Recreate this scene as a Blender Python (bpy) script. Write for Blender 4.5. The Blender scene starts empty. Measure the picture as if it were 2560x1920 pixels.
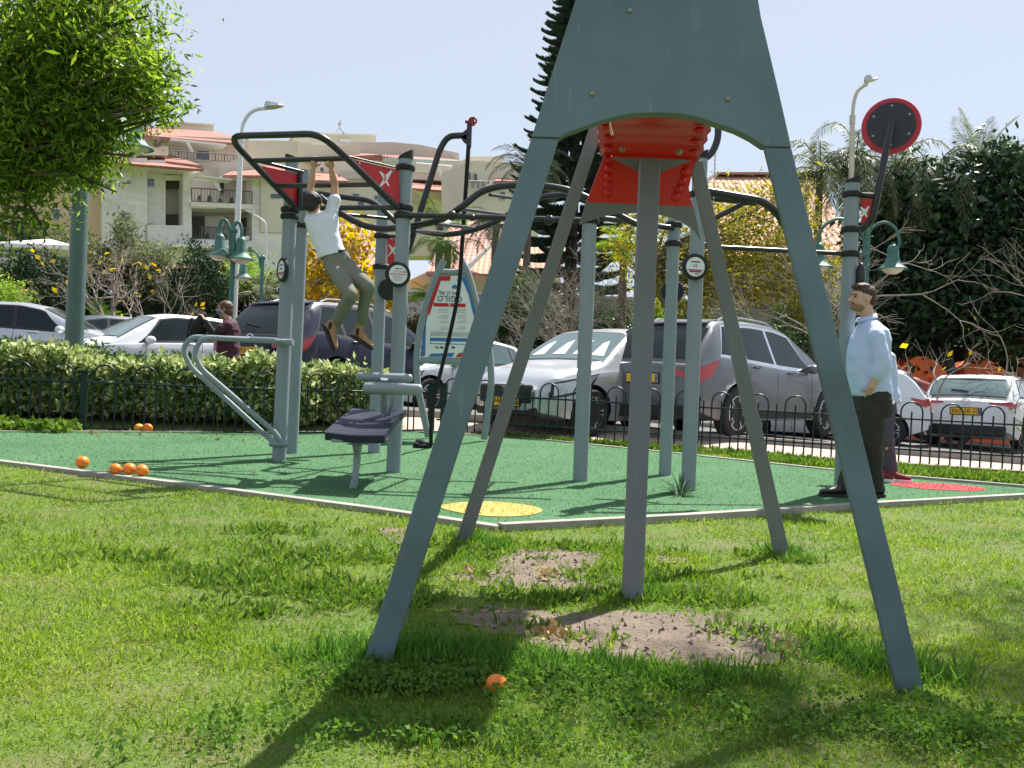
import bpy, bmesh, math, random
import numpy as np
from mathutils import Vector, Matrix, Euler
SC = bpy.context.scene
COL = SC.collection
random.seed(7); RN = np.random.default_rng(7)
# ---------------------------------------------------------------- camera, sky, sun
F = 2300.0; ROLL = 0.0367; EYE = 0.9
cr, sr = math.cos(ROLL), math.sin(ROLL)
cd = bpy.data.cameras.new('camera'); cam = bpy.data.objects.new('camera', cd); COL.objects.link(cam)
cd.sensor_width = 36; cd.lens = 36*F/2560; cd.clip_start = .05; cd.clip_end = 3000
cam.matrix_world = Matrix(((cr, -sr, 0, 0), (0, 0, -1, 0), (sr, cr, 0, EYE), (0, 0, 0, 1)))
SC.camera = cam
SUN_AZ = Vector((.60, .80)).normalized(); SUN_EL = math.radians(57)
wd = bpy.data.worlds.new("World"); SC.world = wd; wd.use_nodes = True
nt = wd.node_tree; bg = nt.nodes['Background']
sky = nt.nodes.new('ShaderNodeTexSky'); sky.sky_type = 'NISHITA'; sky.sun_disc = False
sky.sun_elevation = SUN_EL; sky.sun_rotation = math.atan2(SUN_AZ.x, SUN_AZ.y)
sky.air_density = 1.0; sky.dust_density = .6; sky.ozone_density = 1.2; sky.altitude = 50
hz = nt.nodes.new('ShaderNodeMix'); hz.data_type = 'RGBA'; hz.inputs[0].default_value = .8
nt.links.new(sky.outputs[0], hz.inputs[6]); hz.inputs[7].default_value = (3.85, 4.2, 4.75, 1)      # thin white haze over the whole sky
nt.links.new(hz.outputs[2], bg.inputs[0]); bg.inputs[1].default_value = .091
sl = bpy.data.lights.new('sun', 'SUN'); sl.energy = 5.0; sl.angle = math.radians(.6); sl.color = (1, .95, .87)
sun = bpy.data.objects.new('sun', sl); COL.objects.link(sun)
sd = Vector((SUN_AZ.x*math.cos(SUN_EL), SUN_AZ.y*math.cos(SUN_EL), math.sin(SUN_EL)))
sun.rotation_euler = sd.to_track_quat('Z', 'Y').to_euler(); sun.location = (20, 20, 30)
SC.view_settings.view_transform = 'Standard'; SC.view_settings.look = 'None'
SC.view_settings.exposure = 1.02; SC.view_settings.gamma = 1.0
SC.cycles.max_bounces = 6; SC.cycles.transparent_max_bounces = 6
SC.cycles.use_adaptive_sampling = True
# ---------------------------------------------------------------- helpers
def W(px, py, d):
    u = (px-1280)/F; v = (960-py)/F
    return Vector((d*(u*cr-v*sr), d, EYE+d*(u*sr+v*cr)))
def plane_z(x, y): return .02*y-.01*x-.1
def ground_pt(px, py):
    u = (px-1280)/F; v = (960-py)/F
    kx = u*cr-v*sr; kz = u*sr+v*cr
    d = (-.1-EYE)/(kz-.02+.01*kx)
    return Vector((kx*d, d, EYE+kz*d))
FENCE = [(-14, 9.9), (-5.44, 10.6), (-2.62, 11.4), (-1.12, 13.0), (5.01, 11.39), (12, 9.55)]
def fence_y(x): return float(np.interp(x, [p[0] for p in FENCE], [p[1] for p in FENCE]))
def gz(x, y):
    yf = fence_y(x)
    base = plane_z(max(-14, min(14, x)), min(y, yf+2))
    t = (y-yf)/2.4; t = max(0, min(1, t)); t = t*t*(3-2*t)
    st = .33-.045*max(-18, min(18, x))
    return base*(1-t)+st*t
def tag(o, label=None, cat=None, group=None, kind=None):
    if label: o['label'] = label
    if cat: o['category'] = cat
    if group: o['group'] = group
    if kind: o['kind'] = kind
    return o
def link(o, parent=None, local=False):
    COL.objects.link(o)
    if parent is not None:
        o.parent = parent
        if not local:
            if '_w' in parent: o.matrix_parent_inverse = Matrix([list(r) for r in parent['_w']])
            elif parent.type == 'EMPTY': o.matrix_parent_inverse = Matrix.Translation(-parent.location)
    return o
def thing(name, label, cat, loc=(0, 0, 0), rz=0, group=None, kind=None):
    o = bpy.data.objects.new(name, None); o.location = loc; o.rotation_euler = (0, 0, rz); o.empty_display_size = .1
    COL.objects.link(o); return tag(o, label, cat, group, kind)
def copy_tree(o, parent=None, depth=0):
    c = o.copy(); COL.objects.link(c)
    if parent is not None: c.parent = parent
    for ch in list(o.children): copy_tree(ch, c, depth+1)
    return c
def mk(name, verts, faces, mat, parent=None, smooth=False, local=False, mats=None, mi=None):
    me = bpy.data.meshes.new(name); me.from_pydata([tuple(v) for v in verts], [], faces); me.update()
    for m in (mats or [mat]): me.materials.append(m)
    if mi is not None: me.polygons.foreach_set('material_index', mi)
    if smooth:
        me.polygons.foreach_set('use_smooth', [True]*len(me.polygons))
        if smooth != 'all': me.set_sharp_from_angle(angle=math.radians(38))
    o = bpy.data.objects.new(name, me); return link(o, parent, local)
def rot_to(d):
    return Vector(d).normalized().to_track_quat('Z', 'Y').to_matrix()
class MB:
    def __init__(s): s.v = []; s.f = []
    def add(s, vs, fs):
        n = len(s.v); s.v += [Vector(v) for v in vs]; s.f += [tuple(i+n for i in f) for f in fs]; return s
    def box(s, c, size, R=None, ch=0):
        c = Vector(c); sx, sy, sz = [k/2 for k in size]
        if ch:
            pr = [(-sx+ch, -sy), (sx-ch, -sy), (sx, -sy+ch), (sx, sy-ch), (sx-ch, sy), (-sx+ch, sy), (-sx, sy-ch), (-sx, -sy+ch)]
            lv = []
            for z, q in ((-sz, 1), (-sz+ch, 0), (sz-ch, 0), (sz, 1)):
                for x, y in pr:
                    k = (1-ch/max(sx, 1e-6)*.8 if q else 1); k2 = (1-ch/max(sy, 1e-6)*.8 if q else 1)
                    lv.append(Vector((x*k, y*k2, z)))
            fs = [tuple(range(7, -1, -1)), tuple(range(24, 32))]
            for a in range(3):
                for i in range(8): j = (i+1) % 8; fs.append((a*8+i, a*8+j, a*8+8+j, a*8+8+i))
        else:
            lv = [Vector((x, y, z)) for z in (-sz, sz) for x, y in ((-sx, -sy), (sx, -sy), (sx, sy), (-sx, sy))]
            fs = [(3, 2, 1, 0), (4, 5, 6, 7), (0, 1, 5, 4), (1, 2, 6, 5), (2, 3, 7, 6), (3, 0, 4, 7)]
        if R is not None: lv = [R@v for v in lv]
        return s.add([c+v for v in lv], fs)
    def tube(s, pts, r, seg=10, caps=True, closed=False, flat=1.0):
        pts = [Vector(p) for p in pts]; n = len(pts)
        rs = r if isinstance(r, (list, tuple)) else [r]*n
        t0 = (pts[1]-pts[0]).normalized()
        up = Vector((0, 0, 1)) if abs(t0.z) < .9 else Vector((0, 1, 0))
        a = t0.cross(up).normalized(); vs = []
        for i, p in enumerate(pts):
            if closed: t = (pts[(i+1) % n]-pts[i-1])
            else: t = pts[min(i+1, n-1)]-pts[max(i-1, 0)]
            t = t.normalized() if t.length > 1e-9 else t0
            a = a-t*a.dot(t)
            a = a.normalized() if a.length > 1e-6 else t.orthogonal().normalized()
            b = t.cross(a)
            for k in range(seg):
                q = 2*math.pi*k/seg; vs.append(p+(a*math.cos(q)+b*math.sin(q)*flat)*rs[i])
        fs = []
        for i in range(n if closed else n-1):
            i2 = (i+1) % n
            for k in range(seg):
                k2 = (k+1) % seg; fs.append((i*seg+k, i*seg+k2, i2*seg+k2, i2*seg+k))
        if caps and not closed:
            fs.append(tuple(range(seg-1, -1, -1))); fs.append(tuple(range((n-1)*seg, n*seg)))
        return s.add(vs, fs)
    def lathe(s, prof, c=(0, 0, 0), R=None, seg=20):
        c = Vector(c); vs = []
        for r, z in prof:
            for k in range(seg):
                q = 2*math.pi*k/seg; v = Vector((max(r, 1e-4)*math.cos(q), max(r, 1e-4)*math.sin(q), z))
                vs.append(c+(R@v if R is not None else v))
        fs = []; n = len(prof)
        for i in range(n-1):
            for k in range(seg):
                k2 = (k+1) % seg; fs.append((i*seg+k, i*seg+k2, (i+1)*seg+k2, (i+1)*seg+k))
        if prof[0][0] > 1e-3: fs.append(tuple(range(seg-1, -1, -1)))
        if prof[-1][0] > 1e-3: fs.append(tuple(range((n-1)*seg, n*seg)))
        return s.add(vs, fs)
    def prism(s, poly, ext):
        poly = [Vector(p) for p in poly]; ext = Vector(ext); n = len(poly)
        fs = [tuple(range(n)), tuple(range(2*n-1, n-1, -1))]
        for i in range(n): j = (i+1) % n; fs.append((i, i+n, j+n, j))
        return s.add(poly+[p+ext for p in poly], fs)
    def ball(s, c, r, seg=14, rings=9, R=None):
        rr = r if isinstance(r, (tuple, list)) else (r, r, r); c = Vector(c); vs = []; fs = []
        for i in range(rings+1):
            ph = math.pi*i/rings
            for k in range(seg):
                q = 2*math.pi*k/seg
                v = Vector((rr[0]*max(math.sin(ph), 1e-3)*math.cos(q), rr[1]*max(math.sin(ph), 1e-3)*math.sin(q), -rr[2]*math.cos(ph)))
                vs.append(c+(R@v if R is not None else v))
        for i in range(rings):
            for k in range(seg):
                k2 = (k+1) % seg; fs.append((i*seg+k, i*seg+k2, (i+1)*seg+k2, (i+1)*seg+k))
        fs.append(tuple(range(seg-1, -1, -1))); fs.append(tuple(range(rings*seg, (rings+1)*seg)))
        return s.add(vs, fs)
    def build(s, name, mat, parent=None, smooth=True, local=False):
        me = bpy.data.meshes.new(name); me.from_pydata([tuple(v) for v in s.v], [], s.f)
        bm = bmesh.new(); bm.from_mesh(me); bmesh.ops.recalc_face_normals(bm, faces=bm.faces); bm.to_mesh(me); bm.free()
        me.materials.append(mat)
        if smooth:
            me.polygons.foreach_set('use_smooth', [True]*len(me.polygons))
            if smooth != 'all': me.set_sharp_from_angle(angle=math.radians(38))
        return link(bpy.data.objects.new(name, me), parent, local)
def spline(pts, n=8):
    pts = [Vector(p) for p in pts]; P = [pts[0]*2-pts[1]]+pts+[pts[-1]*2-pts[-2]]; out = []
    for i in range(1, len(P)-2):
        for k in range(n):
            t = k/n; a, b, c, d = P[i-1], P[i], P[i+1], P[i+2]
            out.append(.5*((2*b)+(c-a)*t+(2*a-5*b+4*c-d)*t*t+(3*b-a-3*c+d)*t*t*t))
    out.append(pts[-1]); return out
def bend(pts, r, n=5):
    pts = [Vector(p) for p in pts]; out = [pts[0]]
    for i in range(1, len(pts)-1):
        a, b, c = pts[i-1], pts[i], pts[i+1]
        l = min(r, (a-b).length*.45, (c-b).length*.45); p = b+(a-b).normalized()*l; q = b+(c-b).normalized()*l
        for k in range(n+1): t = k/n; out.append(p*(1-t)**2+b*2*t*(1-t)+q*t*t)
    out.append(pts[-1]); return out
def evalmesh(o):
    dg = bpy.context.evaluated_depsgraph_get(); me = bpy.data.meshes.new_from_object(o.evaluated_get(dg)); return me
# ---------------------------------------------------------------- materials
MATS = {}
def M(name, col, rough=.55, metal=0., var=.12, scale=6., bump=0., bscale=None, coat=0., spec=.5, col2=None, thr=.5, soft=.25, detail=4):
    if name in MATS: return MATS[name]
    m = bpy.data.materials.new(name); m.use_nodes = True; n = m.node_tree.nodes; l = m.node_tree.links
    b = n['Principled BSDF']; b.inputs['Roughness'].default_value = rough; b.inputs['Metallic'].default_value = metal
    b.inputs['Coat Weight'].default_value = coat; b.inputs['Coat Roughness'].default_value = .05
    b.inputs['Specular IOR Level'].default_value = spec
    tc = n.new('ShaderNodeTexCoord'); no = n.new('ShaderNodeTexNoise'); no.inputs['Scale'].default_value = scale; no.inputs['Detail'].default_value = detail
    l.new(tc.outputs['Object'], no.inputs['Vector'])
    cr_ = n.new('ShaderNodeValToRGB'); c = Vector(col); c2 = Vector(col2) if col2 else None
    e = cr_.color_ramp.elements
    if c2: e[0].position = thr-soft; e[1].position = thr+soft; e[0].color = (*c, 1); e[1].color = (*c2, 1)
    else: e[0].position = .25; e[1].position = .75; e[0].color = (*(c*(1-var)), 1); e[1].color = (*[min(1, k*(1+var)) for k in c], 1)
    l.new(no.outputs['Fac'], cr_.inputs[0]); l.new(cr_.outputs[0], b.inputs['Base Color'])
    mr = n.new('ShaderNodeMapRange'); mr.inputs[3].default_value = max(0, rough-.08); mr.inputs[4].default_value = min(1, rough+.1)
    l.new(no.outputs['Fac'], mr.inputs[0]); l.new(mr.outputs[0], b.inputs['Roughness'])
    if bump:
        n2 = n.new('ShaderNodeTexNoise'); n2.inputs['Scale'].default_value = bscale or scale*8; n2.inputs['Detail'].default_value = 5
        l.new(tc.outputs['Object'], n2.inputs['Vector']); bp = n.new('ShaderNodeBump'); bp.inputs['Strength'].default_value = 1; bp.inputs['Distance'].default_value = bump
        l.new(n2.outputs['Fac'], bp.inputs['Height']); l.new(bp.outputs[0], b.inputs['Normal'])
    MATS[name] = m; return m
def LEAF(name, cols, trans=.4, rough=.45, patch=0, cols2=None):
    """leaf: colour differs from leaf to leaf, light passes through"""
    if name in MATS: return MATS[name]
    m = bpy.data.materials.new(name); m.use_nodes = True; n = m.node_tree.nodes; l = m.node_tree.links
    b = n['Principled BSDF']; b.inputs['Roughness'].default_value = rough; b.inputs['Specular IOR Level'].default_value = .2
    g = n.new('ShaderNodeNewGeometry'); r = n.new('ShaderNodeValToRGB'); e = r.color_ramp.elements
    while len(e) < len(cols): e.new(.5)
    for i, c in enumerate(cols): e[i].position = i/(len(cols)-1); e[i].color = (*c, 1)
    l.new(g.outputs['Random Per Island'], r.inputs[0]); out = r.outputs[0]
    if patch:
        tc = n.new('ShaderNodeTexCoord'); no = n.new('ShaderNodeTexNoise'); no.inputs['Scale'].default_value = patch; no.inputs['Detail'].default_value = 3
        l.new(tc.outputs['Object'], no.inputs[0]); mr = n.new('ShaderNodeMapRange'); mr.inputs[1].default_value = .4; mr.inputs[2].default_value = .62; l.new(no.outputs['Fac'], mr.inputs[0])
        mx = n.new('ShaderNodeMix'); mx.data_type = 'RGBA'; l.new(mr.outputs[0], mx.inputs[0]); l.new(out, mx.inputs[6])
        r2 = n.new('ShaderNodeValToRGB'); e = r2.color_ramp.elements
        while len(e) < len(cols2): e.new(.5)
        for i, c in enumerate(cols2): e[i].position = i/(len(cols2)-1); e[i].color = (*c, 1)
        l.new(g.outputs['Random Per Island'], r2.inputs[0]); l.new(r2.outputs[0], mx.inputs[7]); out = mx.outputs[2]
    l.new(out, b.inputs['Base Color'])
    t = n.new('ShaderNodeBsdfTranslucent'); hs = n.new('ShaderNodeHueSaturation'); hs.inputs['Value'].default_value = 1.6; hs.inputs['Saturation'].default_value = 1.1
    l.new(out, hs.inputs['Color']); l.new(hs.outputs[0], t.inputs[0])
    mx = n.new('ShaderNodeMixShader'); mx.inputs[0].default_value = trans
    l.new(b.outputs[0], mx.inputs[1]); l.new(t.outputs[0], mx.inputs[2]); l.new(mx.outputs[0], n['Material Output'].inputs[0])
    MATS[name] = m; return m
def TILES(name, col, col2, row=.36):
    if name in MATS: return MATS[name]
    m = M(name, col, .8, col2=col2, scale=1.2, detail=8); n = m.node_tree.nodes; l = m.node_tree.links; b = n['Principled BSDF']
    tc = n.new('ShaderNodeTexCoord'); sep = n.new('ShaderNodeSeparateXYZ'); l.new(tc.outputs['Object'], sep.inputs[0])
    ma = n.new('ShaderNodeMath'); ma.operation = 'MULTIPLY'; ma.inputs[1].default_value = 1/row; l.new(sep.outputs[2], ma.inputs[0])
    fr = n.new('ShaderNodeMath'); fr.operation = 'FRACT'; l.new(ma.outputs[0], fr.inputs[0])
    wv = n.new('ShaderNodeTexWave'); wv.bands_direction = 'X'; wv.inputs['Scale'].default_value = 1.1/row*.33; wv.inputs['Distortion'].default_value = .3; l.new(tc.outputs['Object'], wv.inputs[0])
    ad = n.new('ShaderNodeMath'); ad.operation = 'ADD'; l.new(fr.outputs[0], ad.inputs[0])
    w2 = n.new('ShaderNodeMath'); w2.operation = 'MULTIPLY'; w2.inputs[1].default_value = .4; l.new(wv.outputs['Fac'], w2.inputs[0]); l.new(w2.outputs[0], ad.inputs[1])
    bp = n.new('ShaderNodeBump'); bp.invert = True; bp.inputs['Distance'].default_value = .12; l.new(ad.outputs[0], bp.inputs['Height']); l.new(bp.outputs[0], b.inputs['Normal'])
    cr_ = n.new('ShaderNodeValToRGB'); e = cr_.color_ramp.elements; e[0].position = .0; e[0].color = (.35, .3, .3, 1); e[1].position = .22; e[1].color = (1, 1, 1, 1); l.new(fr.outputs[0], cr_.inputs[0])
    src = b.inputs['Base Color'].links[0].from_socket; mx = n.new('ShaderNodeMix'); mx.data_type = 'RGBA'; mx.blend_type = 'MULTIPLY'; mx.inputs[0].default_value = 1
    l.new(src, mx.inputs[6]); l.new(cr_.outputs[0], mx.inputs[7]); l.new(mx.outputs[2], b.inputs['Base Color']); return m
def BLOCKS(name, col, bw=.5, bh=.25, dark=.75, mort=.01):
    if name in MATS: return MATS[name]
    m = M(name, col, .85, var=.1, scale=.5, detail=8); n = m.node_tree.nodes; l = m.node_tree.links; b = n['Principled BSDF']
    tc = n.new('ShaderNodeTexCoord'); sep = n.new('ShaderNodeSeparateXYZ'); l.new(tc.outputs['Object'], sep.inputs[0]); cb = n.new('ShaderNodeCombineXYZ')
    l.new(sep.outputs[0], cb.inputs[0]); l.new(sep.outputs[2], cb.inputs[1])
    br = n.new('ShaderNodeTexBrick'); br.inputs['Scale'].default_value = 1; br.inputs['Brick Width'].default_value = bw; br.inputs['Row Height'].default_value = bh; br.inputs['Mortar Size'].default_value = mort
    br.inputs['Color1'].default_value = (1, 1, 1, 1); br.inputs['Color2'].default_value = (.86, .84, .82, 1); br.inputs['Mortar'].default_value = (dark, dark, dark, 1)
    l.new(cb.outputs[0], br.inputs[0]); src = b.inputs['Base Color'].links[0].from_socket; mx = n.new('ShaderNodeMix'); mx.data_type = 'RGBA'; mx.blend_type = 'MULTIPLY'; mx.inputs[0].default_value = 1
    l.new(src, mx.inputs[6]); l.new(br.outputs[0], mx.inputs[7]); l.new(mx.outputs[2], b.inputs['Base Color']); return m
m_post = M('grey_powder_coat', (.215, .26, .285), .42, .0, .06, 3, .0006, 40)
m_steel = M('weathered_grey_steel', (.112, .162, .19), .5, .15, .22, 3.5, .0012, 26)
def scuffs(m, amt=.35):
    n = m.node_tree.nodes; l = m.node_tree.links; b = n['Principled BSDF']; tc = n.new('ShaderNodeTexCoord'); mp = n.new('ShaderNodeMapping'); mp.inputs['Scale'].default_value = (14, 14, 2.2); l.new(tc.outputs['Object'], mp.inputs[0])
    no = n.new('ShaderNodeTexNoise'); no.inputs['Scale'].default_value = 2.5; no.inputs['Detail'].default_value = 9; no.inputs['Roughness'].default_value = .7; l.new(mp.outputs[0], no.inputs[0])
    mr = n.new('ShaderNodeMapRange'); mr.inputs[1].default_value = .58; mr.inputs[2].default_value = .72; mr.inputs[4].default_value = amt; l.new(no.outputs['Fac'], mr.inputs[0])
    src = b.inputs['Base Color'].links[0].from_socket; mx = n.new('ShaderNodeMix'); mx.data_type = 'RGBA'; l.new(mr.outputs[0], mx.inputs[0]); l.new(src, mx.inputs[6]); mx.inputs[7].default_value = (.30, .33, .33, 1); l.new(mx.outputs[2], b.inputs['Base Color'])
scuffs(m_steel)
m_steel2 = M('brownish_grey_steel', (.165, .175, .19), .5, .15, .12, 3, .0008, 30)
scuffs(m_steel2, .25)
m_edge = M('pale_steel_edge', (.42, .46, .44), .5, .2, .3, 9)
m_black = M('black_powder_coat', (.018, .017, .022), .32, .0, .2, 8, .0004, 60)
m_rubber = M('black_rubber', (.018, .018, .02), .75)
m_navy = M('navy_seat_plastic', (.012, .016, .036), .5, 0, .15, 8, .0005, 80, spec=.3)
m_red = M('red_plastic_panel', (.52, .012, .015), .42, 0, .08, 5, .0006, 50)
m_redtr = M('red_moulded_plastic', (.60, .014, .012), .4, 0, .10, 6, .001, 24)
m_bolt = M('zinc_bolt', (.30, .29, .28), .35, .8)
m_white = M('white_paint', (.75, .76, .76), .45, 0, .04)
m_wpole = M('white_lamp_post_paint', (.62, .64, .65), .45, 0, .06)
m_green = M('green_lamp_paint', (.045, .14, .115), .5, 0, .35, 7)
m_greenp = M('dark_green_fence_paint', (.007, .026, .027), .45, 0, .3, 10, spec=.3)
m_bluep = M('blue_print', (.03, .16, .42), .5)
m_greyp = M('grey_print', (.45, .47, .48), .6); m_dkp = M('dark_blue_print', (.02, .06, .12), .6)
m_rope = M('black_rope', (.012, .012, .014), .9, bump=.004, bscale=60)
m_conc = M('concrete_edging', (.30, .28, .25), .85, 0, .2, 5, .003, 60)
m_glob = M('milky_lamp_bowl', (.62, .56, .42), .3, 0, .1)
m_bark = M('grey_bark', (.16, .13, .105), .9, 0, .35, 9, .01, 20)
m_twig = M('pale_twig_bark', (.27, .23, .19), .85, 0, .3, 6)
m_dbark = M('dark_bark', (.06, .048, .04), .9, 0, .35, 9, .01, 20)
m_orange = M('orange_peel', (.80, .20, .012), .42, 0, .12, 12, .0012, 160)
# ---------------------------------------------------------------- leaves
def quads(name, V, mat, parent=None, k=4):
    """V: (N,k,3) separate faces in one mesh"""
    N = len(V); me = bpy.data.meshes.new(name); me.vertices.add(N*k); me.vertices.foreach_set('co', np.ascontiguousarray(V, dtype=np.float32).ravel())
    me.loops.add(N*k); me.loops.foreach_set('vertex_index', np.arange(N*k, dtype=np.int32)); me.polygons.add(N)
    me.polygons.foreach_set('loop_start', np.arange(0, N*k, k, dtype=np.int32)); me.update(calc_edges=True); me.materials.append(mat)
    return link(bpy.data.objects.new(name, me), parent)
def unit(a): return a/np.maximum(np.linalg.norm(a, axis=-1, keepdims=True), 1e-9)
def leafverts(C, L, asp=.35, bias=(0, 0, 0), spread=1., var=.35, nb=None):
    N = len(C); d = unit(RN.normal(size=(N, 3))*spread+np.array(bias)); s = unit(np.cross(d, RN.normal(size=(N, 3))+(np.array(nb) if nb is not None else 0)))
    L = L*(1+var*RN.normal(size=(N, 1))).clip(.4, 1.8); n = np.cross(d, s)
    return np.stack([C, C+d*L*.45+s*L*asp*.5, C+d*L+n*L*.08, C+d*L*.45-s*L*asp*.5], 1)
def clumps(c, rad, ncl, nper, cs, shell=.35, flat=1., lo=-1):
    c = np.array(c, float); rad = np.array(rad, float); u = unit(RN.normal(size=(ncl*3, 3))); u = u[u[:, 2] > lo][:ncl]
    r = (shell+(1-shell)*RN.random((len(u), 1)))**.6; cc = c+u*rad*r*(1+.12*RN.normal(size=(len(u), 1)))
    sz = cs*(.6+.8*RN.random((len(u), 1, 1))); P = cc[:, None, :]+RN.normal(size=(len(u), nper, 3))*sz*np.array([1, 1, flat])
    return cc, P.reshape(-1, 3)
def limb_tree(mb, base, tips, r0, r1=.012, fork=.45, wob=.06, seg=6):
    base = Vector(base)
    for t in tips:
        t = Vector(t); v = t-base; L = v.length
        m1 = base+Vector((v.x*.12, v.y*.12, v.z*fork)); m2 = base+Vector((v.x*.55, v.y*.55, v.z*(fork+.25)))
        w = lambda: Vector([random.uniform(-1, 1)*wob*L for _ in range(3)])
        pts = spline([base, m1+w()*.3, m2+w(), t], 4); n = len(pts)
        mb.tube(pts, [r0*(1-i/(n-1))**1.2*.6+r1 for i in range(n)], seg)
def tree(name, label, base, crowns, lmat, L, asp=.35, bias=(0, 0, 0), bark=None, r0=.12, group=None, cat='tree', nlimb=10, trunk_to=None, crownname='crown', nb=None):
    root = thing(name, label, cat, base, group=group); mb = MB(); Vs = []; tips = []
    for (c, rad, ncl, nper, cs, kw) in crowns:
        cc, P = clumps(c, rad, ncl, nper, cs, **kw); Vs.append(leafverts(P, L, asp, bias, nb=nb))
        idx = RN.permutation(len(cc))[:nlimb]; tips += [tuple(cc[i]) for i in idx]
    quads(crownname, np.concatenate(Vs), lmat, root)
    if r0:
        tt = Vector(trunk_to) if trunk_to else Vector((crowns[0][0][0], crowns[0][0][1], crowns[0][0][2]-crowns[0][1][2]*.5))
        b = Vector(base)-Vector((0, 0, .1)); mb.tube(spline([b, b.lerp(tt, .5)+Vector((.05, .03, 0)), tt], 5), [r0*(1.15-.45*i/10) for i in range(11)], 9)
        limb_tree(mb, tt, tips, r0*.6, .01, .3); mb.build('trunk', bark or m_bark, root)
    return root
def twig_tree(name, label, base, levels, r0, mat, group=None, leafmat=None, leafn=0, leafL=.1, seed=1, dirs=None, length=1.2, droop=0., spread=.75, asp=.6, cat='tree'):
    rnd = random.Random(seed); root = thing(name, label, cat, base, group=group); mb = MB(); ends = []
    def grow(p, d, L, r, lev):
        pts = [p]; q = p; dd = d.copy()
        for i in range(3):
            dd = (dd+Vector([rnd.gauss(0, .16) for _ in range(3)])+Vector((0, 0, -droop))).normalized(); q = q+dd*L/3; pts.append(q)
        mb.tube(pts, [r, r*.85, r*.72, r*.6], 5 if lev > 1 else 3, caps=False)
        if lev <= 1: ends.append(q)
        if lev == 0: return
        for k in range(rnd.choice((2, 3, 3))):
            nd = (dd+Vector([rnd.gauss(0, spread) for _ in range(3)])*.75+Vector((0, 0, .12))).normalized()
            st = pts[rnd.choice((2, 3, 3))]; grow(st, nd, L*rnd.uniform(.62, .85), r*.6, lev-1)
    b = Vector(base)-Vector((0, 0, .05))
    for d in (dirs or [(0, 0, 1)]):
        d = Vector(d); grow(b, d.normalized(), length*d.length, r0, levels)
    mb.build('trunk', mat, root, smooth='all')
    if leafmat and ends:
        E = np.array([tuple(e) for e in ends]); P = E[RN.integers(0, len(E), leafn)]+RN.normal(size=(leafn, 3))*.07
        quads('leaves', leafverts(P, leafL, asp, (0, 0, -.4)), leafmat, root)
    return root
def palm(name, label, base, h, fr, nfr, mat, droop=1., leaflet=.5, group=None, lean=(0, 0), seed=3, elev=(.1, 1.3), tr=.12, azr=None, fold=.5):
    rnd = random.Random(seed); root = thing(name, label, 'palm', base, group=group); b = Vector(base); top = b+Vector((lean[0], lean[1], h)); mb = MB()
    mb.tube(spline([b-Vector((0, 0, .1)), b.lerp(top, .5)+Vector((lean[0]*.1, 0, 0)), top], 6), [tr*(1.2-.4*i/12) for i in range(13)], 10); mb.build('trunk', m_bark, root)
    Vs = []; st = MB()
    for k in range(nfr):
        az = rnd.uniform(0, 6.28) if azr is None else rnd.uniform(*azr); el = rnd.uniform(*elev); L = fr*rnd.uniform(.8, 1.15); p = top.copy(); d = Vector((math.cos(az)*math.cos(el), math.sin(az)*math.cos(el), math.sin(el))); pts = [p]; ns = 22
        for i in range(ns):
            d = (d+Vector((0, 0, -droop*.055*(1+i/ns)))).normalized(); p = p+d*L/ns; pts.append(p)
        st.tube(pts[::3]+[pts[-1]], [.022*fr/2*(1-.9*i/8) for i in range(len(pts[::3])+1)], 4, caps=False)
        for i in range(3, ns+1):
            t = (pts[i]-pts[i-1]).normalized(); sd_ = t.cross(Vector((0, 0, 1)))
            sd_ = sd_.normalized() if sd_.length > .05 else Vector((1, 0, 0)); nn = sd_.cross(t); f = math.sin(math.pi*min(1, (i/ns)*.85+.12))**.7*leaflet
            for s in (-1, 1):
                for j in range(2):
                    q = pts[i-1].lerp(pts[i], j/2+.2); v = (t*.55+sd_*s*(.9)+nn*rnd.uniform(-.1, .25)*fold+Vector((0, 0, -.25*droop*rnd.random()))).normalized()*f*rnd.uniform(.8, 1.1)
                    w = t*.028*fr*.5; Vs.append([q-w*.5, q+v*.5-w*.6+nn*.01, q+v+Vector((0, 0, -.12*f*droop)), q+v*.5+w*.6])
    st.build('frond_stem', m_palmst, root); quads('fronds', np.array([[tuple(a) for a in v] for v in Vs]), mat, root); return root
m_palmst = M('palm_stem', (.14, .17, .05), .6)
# ================================================================ ground
def sheet(name, xs, ys, mat, dz=0, inside=None, kind='structure', zf=None):
    vs = []; idx = {}; fs = []
    zf = zf or gz
    for i, x in enumerate(xs):
        for j, y in enumerate(ys): idx[i, j] = len(vs); vs.append((x, y, zf(x, y)+dz))
    for i in range(len(xs)-1):
        for j in range(len(ys)-1): fs.append((idx[i, j], idx[i+1, j], idx[i+1, j+1], idx[i, j+1]))
    o = mk(name, vs, fs, mat, smooth='all'); tag(o, kind=kind); return o
m_ground = M('soil_and_thatch', (.12, .125, .04), .95, scale=3.5, col2=(.085, .135, .02), thr=.46, soft=.08, bump=.01, bscale=60, detail=8)
m_soil = M('trodden_bare_soil', (.115, .085, .064), .95, scale=9, col2=(.20, .152, .12), bump=.022, bscale=34, detail=10)
m_asph = M('car_park_asphalt', (.13, .125, .12), .9, scale=3, var=.2, bump=.004, bscale=120)
xs = [-600, -200, -90, -40, -25, -18]+list(np.arange(-14, 14.1, .5))+[18, 25, 40, 90, 200, 600]
ys = [-300, -60, -20, -8, -3]+list(np.arange(0, 20, .4))+[22, 26, 35, 60, 120, 300, 900]
sheet('ground', xs, ys, m_ground)
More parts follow.
